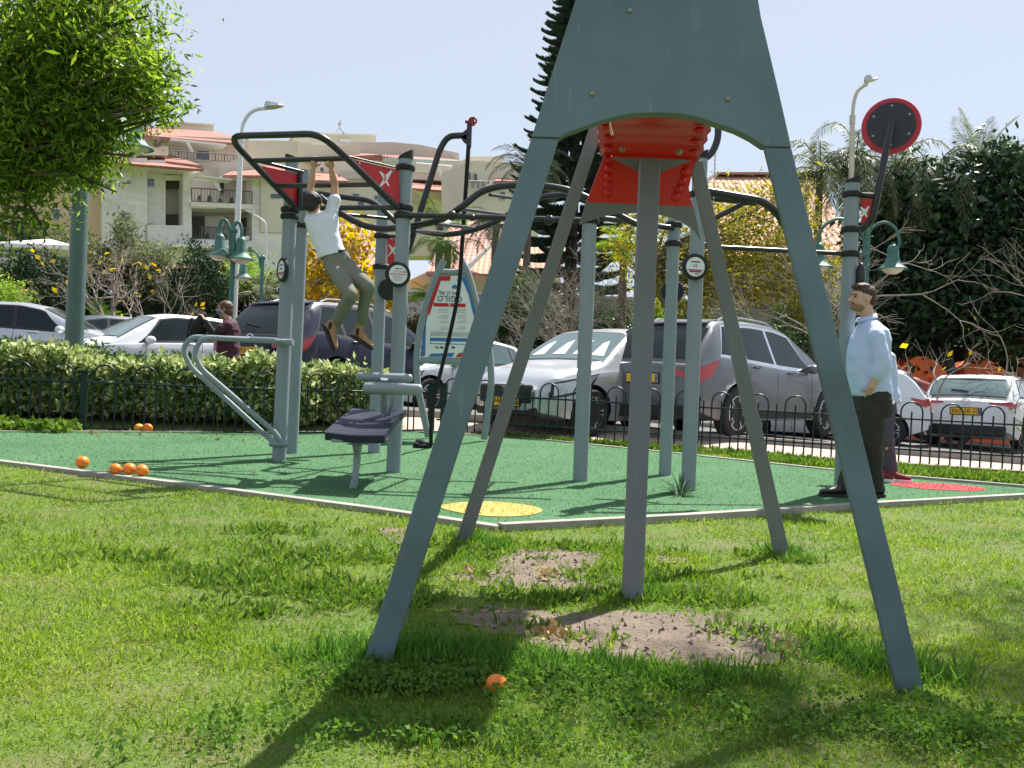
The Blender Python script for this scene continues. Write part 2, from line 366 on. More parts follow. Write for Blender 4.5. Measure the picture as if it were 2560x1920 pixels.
# car park and the brick path along the far fence
def strip(name, pts_a, pts_b, mat, dz, n=40):
    vs = []; fs = []
    for i in range(n+1):
        t = i/n*(len(pts_a)-1); k = min(int(t), len(pts_a)-2); f = t-k
        a = Vector(pts_a[k]).lerp(Vector(pts_a[k+1]), f); b = Vector(pts_b[k]).lerp(Vector(pts_b[k+1]), f)
        for j in range(7): p = a.lerp(b, j/6); vs.append((p.x, p.y, gz(p.x, p.y)+dz))
    for i in range(n):
        for j in range(6): q = i*7+j; fs.append((q, q+7, q+8, q+1))
    return tag(mk(name, vs, fs, mat, smooth='all'), kind='structure')
strip('car_park', [(-18, 13.2), (-2.6, 14.0), (-1.1, 14.6), (5, 12.9), (14, 11)], [(-18, 36), (-2.6, 33), (-1.1, 33), (5, 33), (14, 33)], m_asph, .02)
m_pav = BLOCKS('pink_brick_paving', (.45, .35, .30), .2, .1, .7)
strip('brick_path', [(-1.9, 12.35), (-1.12, 12.85), (5.01, 11.2), (13, 9.1)], [(-2.1, 13.4), (-1.1, 14.3), (5.01, 12.7), (13, 10.8)], M('pink_paving', (.40, .31, .265), .85, scale=5, var=.12, bump=.004), .03)
# kerb between the path and the car park
kb = MB()
pk = [(-2.1, 13.5), (-1.1, 14.38), (5.01, 12.78), (13, 10.88)]
for a, b in zip(pk[:-1], pk[1:]):
    A = Vector((*a, gz(*a)+.05)); B = Vector((*b, gz(*b)+.05)); d = (B-A); kb.box((A+B)/2, (d.length, .12, .14), rot_to(d) @ Matrix.Rotation(math.pi/2, 3, 'Y') if False else Euler((0, -math.atan2(d.z, math.hypot(d.x, d.y)), math.atan2(d.y, d.x))).to_matrix())
tag(kb.build('kerb', m_conc), kind='structure')
# green mat
MATPX = [(-260, 1086), (300, 1086), (700, 1086), (1160, 1084), (1640, 1134), (2247, 1199), (2700, 1237), (2203, 1266), (1700, 1300), (1250, 1325), (955, 1281), (500, 1221), (10, 1160), (-260, 1128)]
MATW = [ground_pt(*p) for p in MATPX]; MATW = [Vector((p.x, p.y)) for p in MATW]
def inpoly(P, poly):
    x, y = P[:, 0], P[:, 1]; r = np.zeros(len(P), bool); n = len(poly); j = n-1
    for i in range(n):
        xi, yi, xj, yj = poly[i][0], poly[i][1], poly[j][0], poly[j][1]
        if yi != yj: r ^= ((yi > y) != (yj > y)) & (x < (xj-xi)*(y-yi)/(yj-yi)+xi)
        j = i
    return r
m_turf = M('green_rubber_turf', (.062, .145, .07), .95, spec=.1, scale=1.3, col2=(.10, .20, .105), soft=.3, bump=.012, bscale=85, detail=8)
vs = [(p.x, p.y, plane_z(p.x, p.y)+.022) for p in MATW]
mat_o = mk('playground_mat', vs+[(v[0], v[1], v[2]-.06) for v in vs], [tuple(range(len(vs)))[::-1]]+[(i, (i+1) % 14, (i+1) % 14+14, i+14) for i in range(14)], m_turf); tag(mat_o, kind='structure')
# short pile of the artificial turf
def pz(P): return .02*P[:, 1]-.01*P[:, 0]-.1
Q = RN.random((190000, 2))*np.array([12, 9])+np.array([-6, 5.3]); Q = Q[RN.random(len(Q)) < (6.2/Q[:, 1]).clip(0, 1)**1.0]; Q = Q[inpoly(Q, MATW)]
C = np.c_[Q, pz(Q)+.021]
m_pile = LEAF('turf_pile', [(.07, .165, .07), (.10, .205, .095), (.135, .25, .12)], .35, .9, patch=.9, cols2=[(.09, .185, .085), (.12, .22, .11), (.16, .27, .14)])
m_pile_y = LEAF('yellow_pile', [(.48, .33, .09), (.60, .43, .13)], .15, .6); m_pile_r = LEAF('red_pile', [(.52, .02, .03), (.66, .05, .06)], .15, .6)
CIRC = {'y': (1233, 1281), 'r': (2348, 1223), 'f': (925, 1096)}
def blob(px, py, rx, ry, n=26, sd=0):
    c = ground_pt(px, py); rnd = random.Random(sd); ph = [rnd.uniform(0, 6) for _ in range(3)]
    return [(c.x+rx*math.cos(a)*(1+.05*math.sin(2*a+ph[0])+.04*math.sin(3*a+ph[1])), c.y+ry*math.sin(a)*(1+.06*math.sin(2*a+ph[2]))) for a in [2*math.pi*i/n for i in range(n)]]
YB = blob(1232, 1281, .335, .30, sd=1); RB = blob(2348, 1223, .46, .27, sd=2); YB2 = blob(920, 1096, .42, .30, sd=3)
my, mr_, my2 = inpoly(Q, YB), inpoly(Q, RB), inpoly(Q, YB2)
for nm, B_, mt in (('yellow_mat_circle', YB, m_pile_y), ('red_mat_circle', RB, m_pile_r), ('far_yellow_mat_circle', YB2, m_pile_y)):
    o = mk(nm, [(x, y, plane_z(x, y)+.027) for x, y in B_], [tuple(range(len(B_)))], mt); tag(o, kind='structure')
t = leafverts(C[~(my | mr_ | my2)], .015, .26, (0, 0, 1.2), .9); tag(quads('turf_pile', t, m_pile), kind='stuff')
t = leafverts(C[my | my2]+[0, 0, .004], .02, .22, (0, 0, 1.2), .9); tag(quads('yellow_turf_pile', t, m_pile_y), kind='stuff')
t = leafverts(C[mr_]+[0, 0, .004], .02, .22, (0, 0, 1.2), .9); tag(quads('red_turf_pile', t, m_pile_r), kind='stuff')
# concrete edging round the mat
ed = MB()
for i in range(14):
    a = MATW[i]; b = MATW[(i+1) % 14]; cx = sum((p for p in MATW), Vector((0, 0)))/14
    d = (b-a).normalized(); n = Vector((d.y, -d.x))
    if (a+n-cx).length < (a-n-cx).length: n = -n
    a = a+n*.04-d*.02; b = b+n*.04+d*.02; za, zb = plane_z(*a), plane_z(*b); h = .048 if i in (6, 7, 8, 5) else .035
    ed.add([(a.x-n.x*.04, a.y-n.y*.04, za-.08), (a.x+n.x*.04, a.y+n.y*.04, za-.08), (b.x+n.x*.04, b.y+n.y*.04, zb-.08), (b.x-n.x*.04, b.y-n.y*.04, zb-.08),
            (a.x-n.x*.04, a.y-n.y*.04, za+h), (a.x+n.x*.04, a.y+n.y*.04, za+h), (b.x+n.x*.04, b.y+n.y*.04, zb+h), (b.x-n.x*.04, b.y-n.y*.04, zb+h)],
           [(0, 1, 2, 3), (4, 5, 6, 7), (0, 1, 5, 4), (1, 2, 6, 5), (2, 3, 7, 6), (3, 0, 4, 7)])
tag(ed.build('concrete_edging', m_conc), kind='structure')
# bare soil
SOIL = []
def soil(pxs, sd):
    pts = spline([ground_pt(*p) for p in pxs+[pxs[0]]], 7)[:-1]; rnd = random.Random(sd)
    c = sum(pts, Vector())/len(pts); pts = [c+(p-c)*(1+rnd.uniform(-.09, .09)) for p in pts]; SOIL.append([(p.x, p.y) for p in pts])
    vs = [(c.x, c.y, plane_z(c.x, c.y)+.008)]+[(p.x, p.y, plane_z(p.x, p.y)+.006) for p in pts]
    tag(mk('bare_soil', vs, [(0, i+1, (i+1) % len(pts)+1) for i in range(len(pts))], m_soil), kind='structure')
soil([(1130, 1530), (1240, 1518), (1420, 1535), (1680, 1532), (1900, 1560), (2020, 1600), (1980, 1640), (1840, 1668), (1600, 1658), (1400, 1635), (1300, 1600), (1180, 1570)], 1)
soil([(1240, 1390), (1340, 1375), (1480, 1385), (1500, 1410), (1480, 1440), (1500, 1470), (1440, 1488), (1320, 1488), (1200, 1462), (1100, 1440), (1230, 1430)], 2)
soil([(940, 1325), (1010, 1318), (1090, 1335), (1080, 1352), (1000, 1362)], 3)
soil([(1560, 1395), (1680, 1392), (1760, 1402), (1640, 1412)], 4)
soil([(1620, 1460), (1720, 1455), (1800, 1462), (1700, 1474)], 5)
soil([(370, 1570), (480, 1565), (520, 1580), (420, 1590)], 6)
# ---- grass
def field(n, x0, x1, y0, y1): return RN.random((n, 2))*np.array([x1-x0, y1-y0])+np.array([x0, y0])
def keep_out(Q, soilp=.04):
    ok = ~inpoly(Q, [(p.x, p.y) for p in [m+(m-Vector((0, 9))).normalized()*.05 for m in MATW]]); ok &= Q[:, 1] < np.interp(Q[:, 0], [p[0] for p in FENCE], [p[1]-.05 for p in FENCE])
    Qj = Q+RN.normal(size=Q.shape)*.045
    for s in SOIL: ok &= (~inpoly(Qj, s)) | (RN.random(len(Q)) < soilp)
    return ok
Q = field(3400000, -8, 9, 1.5, 13); y = Q[:, 1]; dens = 11500*np.minimum(2.9, (3.6/y)**1.6)/(3400000/(17*11.5))
Q = Q[(RN.random(len(Q)) < dens) & (np.abs(Q[:, 0]) < .62*y+1.0)]; Q = Q[keep_out(Q)]
near = Q[:, 1:2]
def hn(Q, s, ph): return (np.sin(Q[:, 0]*s+ph)+np.sin(Q[:, 1]*s*1.3+ph*2)+np.sin((Q[:, 0]+Q[:, 1])*s*.7+ph*3)+np.sin((Q[:, 0]-1.7*Q[:, 1])*s*1.9))/4
hgt = .024*(1+.35*hn(Q, 3.1, 1)+.3*hn(Q, 9, 2))[:, None]*(.8+.05*near)
GR = [(.12, .21, .022), (.185, .29, .03), (.26, .355, .045), (.37, .41, .10)]; GR2 = [(.07, .15, .018), (.11, .215, .028), (.16, .27, .036), (.21, .30, .05)]
m_grass = LEAF('lawn_blades', GR2, .4, .5, patch=.9, cols2=GR)
C = np.c_[Q, pz(Q)]
LV = leafverts(C, 1, .15, (0, 0, .8), .85, .3); LV = C[:, None]+(LV-C[:, None])*hgt[:, None]; tag(quads('grass', LV, m_grass), kind='stuff')
# coarse weeds: patches of broad leaves
def patch_w(px, py, rx, ry, n, sx=1.):
    c = ground_pt(px, py); Q = np.c_[c.x+RN.normal(size=n)*rx*.42, c.y+RN.normal(size=n)*ry*.42]
    # gather into rosettes
    k = max(3, n//38); cc = Q[:k]; Q = cc[RN.integers(0, k, n)]+RN.normal(size=(n, 2))*.035; return Q
WP = [(700, 1330, .35, .25, 1050), (800, 1400, .5, .35, 2450), (560, 1440, .5, .22, 1819), (700, 1470, .4, .2, 1540), (900, 1500, .45, .25, 1680), (330, 1400, .3, .15, 630), (620, 1530, .3, .12, 630),
      (1150, 1380, .22, .22, 840), (1040, 1480, .3, .3, 1050), (1480, 1375, .7, .18, 1190), (1250, 1400, .5, .15, 420), (1440, 1450, .13, .2, 489), (1330, 1500, .25, .08, 630),
      (1640, 1500, .8, .14, 2380), (1560, 1490, .12, .1, 350), (1960, 1400, .3, .2, 840), (1930, 1590, .5, .12, 1050), (1250, 1450, .1, .05, 140), (1350, 1570, .15, .05, 175), (1500, 1600, .15, .05, 140), (1700, 1440, .6, .15, 630)]
Q = np.concatenate([patch_w(*w) for w in WP]); Q = Q[keep_out(Q, .6)]
m_weed = LEAF('weed_leaves', [(.06, .12, .018), (.09, .17, .025), (.14, .23, .035), (.20, .28, .06)], .35, .7)
C = np.c_[Q, pz(Q)+.004]; tag(quads('weeds', leafverts(C, .038, .28, (0, 0, .45), .8, .35), m_weed), kind='stuff')
# tall tufts round the front leg feet, clover below
Q = np.concatenate([patch_w(*w) for w in [(980, 1660, .3, .16, 3000), (1160, 1650, .45, .16, 3800), (1350, 1690, .4, .1, 2300), (1600, 1700, .5, .08, 1800), (2250, 1680, .22, .13, 1600), (2120, 1650, .3, .1, 900), (1240, 1370, .12, .08, 500), (1590, 1490, .12, .05, 500), (1165, 1350, .1, .06, 500), (1965, 1385, .14, .06, 500)]])
m_tall = LEAF('long_grass_blades', [(.05, .13, .02), (.085, .19, .03), (.13, .25, .05)], .4, .4)
tag(quads('long_grass', leafverts(np.c_[Q, pz(Q)], .052, .10, (.1, 0, .9), .6, .4), m_tall), kind='stuff')
Q = np.concatenate([patch_w(*w) for w in [(1300, 1720, .55, .12, 2600), (950, 1720, .3, .1, 1500), (2350, 1850, .5, .3, 2500), (1750, 1800, .8, .2, 1700), (1200, 1850, .7, .15, 1000), (600, 1860, .5, .15, 500)]])
tag(quads('clover', leafverts(np.c_[Q, pz(Q)+.03+.02*RN.random(len(Q))], .015, .85, (0, 0, .1), .7, .3), LEAF('clover_leaves', [(.055, .12, .02), (.085, .17, .028), (.13, .225, .04)], .4, .75)), kind='stuff')
# leafy strip between the mat and the far fence on the right
n = 42000; tt = RN.random(n); A = np.array([ground_pt(1180, 1090)[:2], ground_pt(1640, 1128)[:2], ground_pt(2247, 1192)[:2], ground_pt(2800, 1235)[:2]]); s = tt*3; k = s.astype(int).clip(0, 2); Q = A[k]+(A[k+1]-A[k])*(s-k)[:, None]
wid = (np.array([fence_y(x) for x in Q[:, 0]])-.05-Q[:, 1]); Q[:, 1] += .1+RN.random(n)**1.1*wid.clip(.1, 1.1); Q = Q[(hn(Q, 4, 1)+.7*RN.random(len(Q))) > .12]
C = np.c_[Q, pz(Q)+.01]; tag(quads('verge_weeds', leafverts(C, .055, .32, (0, 0, .7), .9, .4), m_weed), kind='stuff')
cl = MB(); Vq = []
for s_ in SOIL:
    A_ = np.array(s_); lo, hi = A_.min(0)-.06, A_.max(0)+.06; n_ = int(np.prod(hi-lo)*420); Qs = lo+RN.random((n_, 2))*(hi-lo); Qs = Qs[inpoly(Qs+RN.normal(size=Qs.shape)*.03, s_)]
    for x_, y_ in Qs:
        r_ = abs(random.gauss(0, .005))+.0025; c_ = np.array([x_, y_, plane_z(x_, y_)+.009]); k_ = RN.normal(size=(4, 3))*.35+np.array([[1, 0, .1], [-.5, .85, .1], [-.5, -.85, .1], [0, 0, 1.1]]); k_ = c_+k_*r_
        Vq += [k_[[0, 1, 3]], k_[[1, 2, 3]], k_[[2, 0, 3]]]
tag(quads('soil_crumbs', np.array(Vq), M('soil_crumb', (.15, .112, .088), .95, var=.45, scale=40), k=3), kind='stuff')
Qs = np.concatenate([np.array(s_)[RN.integers(0, len(s_), 130)]+RN.normal(size=(130, 2))*.07 for s_ in SOIL]); Qs = np.repeat(Qs, 16, 0)+RN.normal(size=(len(Qs)*16, 2))*.022
tag(quads('edge_grass', leafverts(np.c_[Qs, pz(Qs)], .032, .13, (0, 0, .6), .9, .35), m_grass), kind='stuff')
# dead leaves on the soil and along the left fence
Q = np.concatenate([patch_w(1560, 1600, .8, .15, 90), patch_w(1400, 1450, .5, .2, 50), field(90, -4.5, 3.5, 6.6, 10.5), field(500, -7, -2.6, 10.1, 10.9)]); Q = Q[Q[:, 1] < np.interp(Q[:, 0], [p[0] for p in FENCE], [p[1] for p in FENCE])]
tag(quads('dead_leaves', leafverts(np.c_[Q, pz(Q)+.014], .04, .5, (0, 0, .05), .6, .4), LEAF('dry_leaves', [(.25, .15, .07), (.38, .26, .12), (.5, .42, .2)], .1, .7)), kind='stuff')
Q = field(3000, -8, -4.9, 10.1, 10.6); tag(quads('fence_foot_ivy', leafverts(np.c_[Q, pz(Q)+.03+.08*RN.random(len(Q))], .07, .7, (0, 0, .3), .8), m_weed), kind='stuff')
# ================================================================ fences
def hoop_mesh(bot, r=.0105):
    mb = MB(); pts = [(-.125, 0, bot), (-.125, 0, .655)]+[(-.125*math.cos(a), 0, .655+.125*math.sin(a)) for a in [math.pi*i/10 for i in range(1, 10)]]+[(.125, 0, .655), (.125, 0, bot)]
    mb.tube(pts, r, 7); o = mb.build('hoop', m_greenp); COL.objects.unlink(o); return o.data
def pick_mesh(bot, r=.0105):
    mb = MB(); mb.tube([(0, 0, bot), (0, 0, .65), (0, 0, .665)], [r, r, r*.5], 7); o = mb.build('picket', m_greenp); COL.objects.unlink(o); return o.data
def fence(label, a, b, bot, railz, posts, group='hoop top fences round the playground', zoff=0):
    A = Vector((*a, gz(*a)+zoff)); B = Vector((*b, gz(*b)+zoff)); d = B-A; L = d.length
    root = thing('fence', label, 'fence', A, group=group); root.rotation_euler = (0, -math.atan2(d.z, math.hypot(d.x, d.y)), math.atan2(d.y, d.x))
    for nm, z in (('top_rail', .57), ('bottom_rail', railz)):
        mb = MB(); mb.box((L/2, 0, z), (L, .032, .024), ch=.004); mb.build(nm, m_greenp, root, local=True)
    hm, pm = hoop_mesh(bot), pick_mesh(bot); x = .23
    while x < L-.14:
        for nm, me, xx in (('hoop', hm, x), ('picket', pm, x), ('picket', pm, x+.23)):
            if xx > L-.05: continue
            o = bpy.data.objects.new(nm, me); o.location = (xx, 0, 0); COL.objects.link(o); o.parent = root
        x += .46
    pb = MB(); pb.box((0, 0, .33), (.075, .075, .72), ch=.008); pb.box((0, 0, .7), (.085, .085, .02)); po = pb.build('post', m_greenp, root, local=True); po.location = (posts[0], 0, 0)
    for px_ in posts[1:]:
        c = po.copy(); COL.objects.link(c); c.location = (px_, 0, 0)
    return root
fence('dark green hoop top fence in front of the variegated hedge', (-7.75, 10.25), (-2.62, 11.4), .03, .03, [.1, 2.77, 5.2])
fence('short hoop fence run angling back behind the exercise bench', (-2.62, 11.44), (-1.12, 13.0), .03, .04, [2.16])
fence('long dark green hoop fence in front of the grey family cars', (-1.05, 12.98), (9.2, 10.29), .0, .19, [.1, 3.6, 8.9])
m_wire = m_greenp
# ================================================================ swing frame in the foreground
def pl(p0, n): return (Vector(p0), Vector(n).normalized())
def hit(px, py, P, off=0):
    o = Vector((0, 0, EYE)); d = W(px, py, 1)-o; p0, n = P; return o+d*((p0+n*off-o).dot(n)/d.dot(n))
def pl3(a, b, c):
    a, b, c = W(*a), W(*b), W(*c); n = (b-a).cross(c-a).normalized()
    if n.y > 0: n = -n
    return (a, n)
def boxbeam(mb, a, b, wx, wy, ax=None):
    a, b = Vector(a), Vector(b); d = (b-a).normalized(); s = (Vector((1, 0, 0))-d*d.x).normalized(); t = d.cross(s)
    vs = []
    for p in (a, b): vs += [p-s*wx-t*wy, p+s*wx-t*wy, p+s*wx+t*wy, p-s*wx+t*wy]
    mb.add(vs, [(3, 2, 1, 0), (4, 5, 6, 7), (0, 1, 5, 4), (1, 2, 6, 5), (2, 3, 7, 6), (3, 0, 4, 7)])
    return mb
tower = thing('climbing_tower', 'tall grey steel climbing frame on leaning legs with a red ribbed underside', 'climbing frame', (.5, 4.0, 0))
PF = pl((0, 2.97, 0), (0, -1, 0))
def leg(name, b0, b1, t0, t1, d0, d1, mat, dep=.045, foot=.12):
    """box beam between two edges given at foot (b0,b1) and head (t0,t1) pixels"""
    B = (W(*b0, d0)+W(*b1, d0))/2; T = (W(*t0, d1)+W(*t1, d1))/2; w0 = (W(*b1, d0)-W(*b0, d0)).length/2; w1 = (W(*t1, d1)-W(*t0, d1)).length/2
    B = B-(T-B).normalized()*foot; mb = MB(); d = (T-B).normalized(); s = Vector((1, 0, 0)); t = Vector((0, 1, 0)); vs = []
    for p, w in ((B, w0), (T, w1)): vs += [p-s*w, p+s*w, p+s*w+t*dep*2, p-s*w+t*dep*2]
    mb.add(vs, [(3, 2, 1, 0), (4, 5, 6, 7), (0, 1, 5, 4), (1, 2, 6, 5), (2, 3, 7, 6), (3, 0, 4, 7)])
    o = mb.build(name, mat, tower, smooth=False); md = o.modifiers.new('b', 'BEVEL'); md.width = .004; md.segments = 2; return o
leg('leg', (911, 1650), (979, 1650), (1329, 343), (1398, 346), 2.97, 2.97, m_steel, .011)
leg('leg', (2236, 1700), (2305, 1700), (1911, 367), (1979, 369), 2.97, 2.97, m_steel, .011)
plate = [(1329, 342), (1439, 0), (1500, -190), (1560, -250), (1760, -250), (1830, -190), (1896, 0), (1903, 43), (1918, 105), (1950, 240), (1979, 368), (1911, 366), (1880, 345), (1840, 325), (1797, 311), (1742, 292), (1690, 284), (1634, 282), (1580, 285), (1540, 292), (1496, 304), (1450, 321), (1412, 335), (1399, 344)]
mb = MB(); mb.prism([hit(*p, PF, .006) for p in plate], (0, .05, 0)); o = mb.build('front_plate', m_steel, tower, smooth=False); md = o.modifiers.new('b', 'BEVEL'); md.width = .003; md.segments = 2
for p in ((1481, 235), (1820, 248), (1575, 27)):
    mb = MB(); mb.lathe([(.0085, 0), (.0085, .004), (.005, .008), (0, .009)], hit(*p, PF, .006), rot_to((0, -1, 0)), 12); mb.build('bolt', m_bolt, tower)
# rear legs and the crossing panels
leg('leg', (1139, 1352), (1176, 1352), (1478, 305), (1512, 305), 5.12, 4.8, m_steel2, .02)
leg('leg', (1938, 1388), (1976, 1388), (1722, 400), (1757, 400), 5.12, 4.85, m_steel2, .014)
leg('leg', (1558, 1492), (1608, 1492), (1602, 394), (1652, 394), 3.98, 4.08, m_steel2, .03)
PR = pl3((1150, 1350, 5.25), (1960, 1385, 5.27), (1620, 400, 4.85))
def pris(name, pts, P, off, th, mat, parent, smooth=False):
    mb = MB(); mb.prism([hit(*p, P, off) for p in pts], -P[1]*th); return mb.build(name, mat, parent, smooth)
arch = [(1466, 505), (1734, 516), (1742, 555), (1752, 600), (1735, 576), (1700, 552), (1655, 538), (1600, 533), (1540, 535), (1490, 546), (1448, 562)]
pris('rear_cross_plate', arch, PR, .01, .02, m_steel2, tower)
low = [(1512, 386), (1742, 396), (1731, 430), (1722, 470), (1731, 516), (1466, 505)]
pris('lower_panel', low, PR, .012, .016, m_redtr, tower)
for i, (x, y) in enumerate([(1521, 398), (1520, 421), (1519, 443), (1518, 463), (1517, 482), (1718, 405), (1713, 430), (1707, 452), (1698, 473), (1690, 492)]):
    p = hit(x, y, PR, .012); mb = MB(); mb.lathe([(.026, 0), (.025, .006), (.017, .016), (0, .02)], p, rot_to(PR[1]), 12); mb.build('stud', m_redtr, tower, 'all')
# upper ribbed panel leans forward to the front plate: corrugated sheet between two edges
NU, NV = 20, 96; vs = []; fs = []
for j in range(NV+1):
    t = j/NV*1.03-.03; tq = max(t, 0); y_ = 392+(278-392)*t; d = 4.78-1.35*t
    sc = .5+.5*math.cos(t*2*math.pi*5)
    xl = 1505-14*t-5*sc; xr = 1742+(1788-1742)*tq**.8+5*sc
    for i in range(NU+1):
        s = i/NU; p = W(xl+(xr-xl)*s, y_+ (6*(s-.5)*2)*(1-t)+1, d); p.z += .012*sc*max(0, math.sin(math.pi*s))**.4; vs.append(p)
n0 = len(vs); vs += [v+Vector((0, .02, .03)) for v in vs]
q = lambda j, i: j*(NU+1)+i
for j in range(NV):
    for i in range(NU): fs += [(q(j, i), q(j, i+1), q(j+1, i+1), q(j+1, i)), (q(j, i)+n0, q(j+1, i)+n0, q(j+1, i+1)+n0, q(j, i+1)+n0)]
    fs += [(q(j, 0), q(j+1, 0), q(j+1, 0)+n0, q(j, 0)+n0), (q(j, NU), q(j, NU)+n0, q(j+1, NU)+n0, q(j+1, NU))]
for i in range(NU): fs += [(q(0, i), q(0, i)+n0, q(0, i+1)+n0, q(0, i+1))]
mk('upper_panel', vs, fs, m_redtr, tower, smooth='all')
for (x, y, d) in [(1517, 317, 3.85), (1523, 345, 4.18), (1522, 370, 4.5), (1748, 326, 3.85), (1738, 354, 4.2), (1733, 380, 4.5)]:
    mb = MB(); mb.ball(W(x, y, d-.02), (.026, .018, .016), 12, 7); mb.build('stud', m_redtr, tower, 'all')
for (x, y) in ((1556, 373), (1698, 380)):
    mb = MB(); mb.lathe([(.016, 0), (.016, .004), (.009, .005), (.009, .012), (0, .014)], W(x, y, 4.42), rot_to((0, -1, -.25)), 12); mb.build('bolt', m_bolt, tower)
PT = pl3((1525, 392, 4.6), (1735, 398, 4.6), (1625, 431, 4.14)); PT = pl(W(1625, 400, 4.18), (0, -1, -.2))
pris('gusset', [(1526, 393), (1729, 400), (1655, 430), (1600, 431)], PT, 0, .006, m_steel2, tower)
# roof that closes the top behind the plate
mb = MB(); a, b = hit(1455, -60, PF), hit(1890, -40, PF); mb.prism([a+Vector((.05, .06, 0)), b+Vector((-.05, .06, 0)), b+Vector((-.05, .12, 0)), a+Vector((.05, .12, 0))], (0, 0, .03)); mb.build('top_cap', m_steel2, tower, False)
mb = MB(); mb.tube(bend([W(1523, 293, 3.25), W(1526, 318, 3.25), W(1530, 338, 3.24)], .01), [.004, .0035]+[.004]*4+[.0035, .006], 6); o = mb.build('cord', M('frayed_orange_cord', (.55, .30, .16), .8)); tag(o, 'short frayed tan cord hanging down over the red ribbed panel', 'cord')
# ================================================================ fitness rig
rig = thing('outdoor_gym_rig', 'grey post and black tube calisthenics rig standing on the green mat', 'gym rig', (.2, 8.2, .06)); RIG = rig
def post(px, py, top, cap=None, r=.064, collars=(), parent=None, lean=0):
    b = ground_pt(px, py); T = W(px, top, b.y); po_z = T.z; mb = MB(); e = b+Vector(((po_z-b.z)*lean, 0, po_z-b.z))
    z1 = e-Vector((0, 0, .085)) if cap else e
    mb.tube([b-Vector((0, 0, .1)), z1], r, 24); o = mb.build('post', m_post, rig)
    def at(py_): z = W(px, py_, b.y).z; return Vector((b.x+(z-b.z)*lean, b.y, z))
    if cap:
        c = MB(); vs = []; n = 20
        for zz in (0, 1):
            for k in range(n):
                a = 2*math.pi*k/n; x = math.cos(a); vs.append(z1+Vector((r*1.03*x, r*1.03*math.sin(a), 0 if zz == 0 else .05+cap*.035*x)))
        c.add(vs, [tuple(range(n-1, -1, -1)), tuple(range(n, 2*n))]+[(k, (k+1) % n, n+(k+1) % n, n+k) for k in range(n)]); c.build('post_cap', m_rubber, o)
    for cy in collars:
        c = MB(); hh = .028; rr = r+.018; c.lathe([(r+.004, -hh), (rr, -hh*.75), (rr+.006, 0), (rr, hh*.75), (r+.004, hh)], at(cy), seg=24)
        c.box(at(cy)+Vector((0, -rr, 0)), (.05, .03, .04), ch=.006); c.build('collar', m_rubber, o)
    o['_at'] = 0; del o['_at']; return b, at
P1 = post(697, 1157, 381, -.6, collars=(524, 541), lean=.008); P2 = post(728, 1138, 425, collars=(563,), r=.062, lean=.008)
P3 = post(983, 1187, 374, 1, collars=(419, 519, 539), lean=.003); P4 = post(935, 1137, 475, None, collars=(590, 667))
P5 = post(1450, 1208, 540, None, collars=(552,)); P6 = post(1662, 1193, 548, None, collars=(562, 609), r=.06); P7 = post(1720, 1232, 372, 1, r=.062, collars=(485,)); P8 = post(2103, 1234, 434, .8, collars=(486, 574, 635))
# post 2 steel top knob
def tb(name, pts, r, mat=m_black, b=.0, seg=12, parent=None, sp=False):
    P = [W(*p) for p in pts]; P = spline(P, 6) if sp else (bend(P, b, 5) if b else P)
    m = MB(); m.tube(P, r, seg); return m.build(name, mat, parent or rig)
fr_ = tb('chin_up_frame', [(742, 522, 8.42), (640, 415, 8.02), (568, 340, 7.75), (700, 337, 7.5), (800, 334, 7.3), (868, 396, 7.51), (994, 520, 7.93)], .028, b=.22)
tb('rung', [(628, 402, 7.98), (870, 396, 7.51)], .022); tb('rung', [(690, 465, 8.21), (930, 461, 7.72)], .022); tb('rung', [(740, 520, 8.4), (990, 519, 7.93)], .024)
tb('panel_rail', [(624, 397, 7.97), (757, 430, 8.43)], .016); tb('panel_rail', [(750, 425, 8.42), (750, 522, 8.42)], .026); tb('panel_rail', [(872, 391, 7.51), (1003, 422, 7.95)], .008)
PLft = pl3((640, 408, 8.02), (745, 432, 8.41), (740, 515, 8.41)); PRt = pl3((872, 394, 7.53), (1000, 425, 7.96), (996, 512, 7.96))
ptri = pris('red_panel', [(646, 413), (744, 434), (744, 517), (738, 512)], PLft, .0, .012, m_red, rig)
ptri2 = pris('red_panel', [(874, 397), (998, 426), (998, 513), (984, 510)], PRt, .0, .012, m_red, rig)
# red skins that show at the pale rims
def stroke(mb, P, pts, off, w):
    p = [hit(*q, P, off) for q in pts]; n = P[1]; L = []; Rr = []
    for i, a in enumerate(p):
        t = (p[min(i+1, len(p)-1)]-p[max(i-1, 0)]).normalized(); s = t.cross(n).normalized(); ww = w[i] if isinstance(w, (list, tuple)) else w; L.append(a+s*ww); Rr.append(a-s*ww)
    mb.prism(L+Rr[::-1], -n*.003)
def text(body, name, size, loc, R, mat, parent=None, align='CENTER', ext=.001, local=False):
    cu = bpy.data.curves.new(name, 'FONT'); cu.body = body; cu.size = size; cu.align_x = align; cu.align_y = 'CENTER'; cu.extrude = ext
    o = bpy.data.objects.new(name, cu); COL.objects.link(o); bpy.context.view_layer.update(); me = evalmesh(o); bpy.data.objects.remove(o)
    me.materials.clear(); me.materials.append(mat); o = bpy.data.objects.new(name, me); M4 = R.to_4x4(); M4.translation = Vector(loc); me.transform(M4); link(o, parent, local); return o
def nrm_rot(n, up=Vector((0, 0, 1))):
    n = Vector(n).normalized(); x = up.cross(n).normalized(); y = n.cross(x); return Matrix((x, y, n)).transposed()
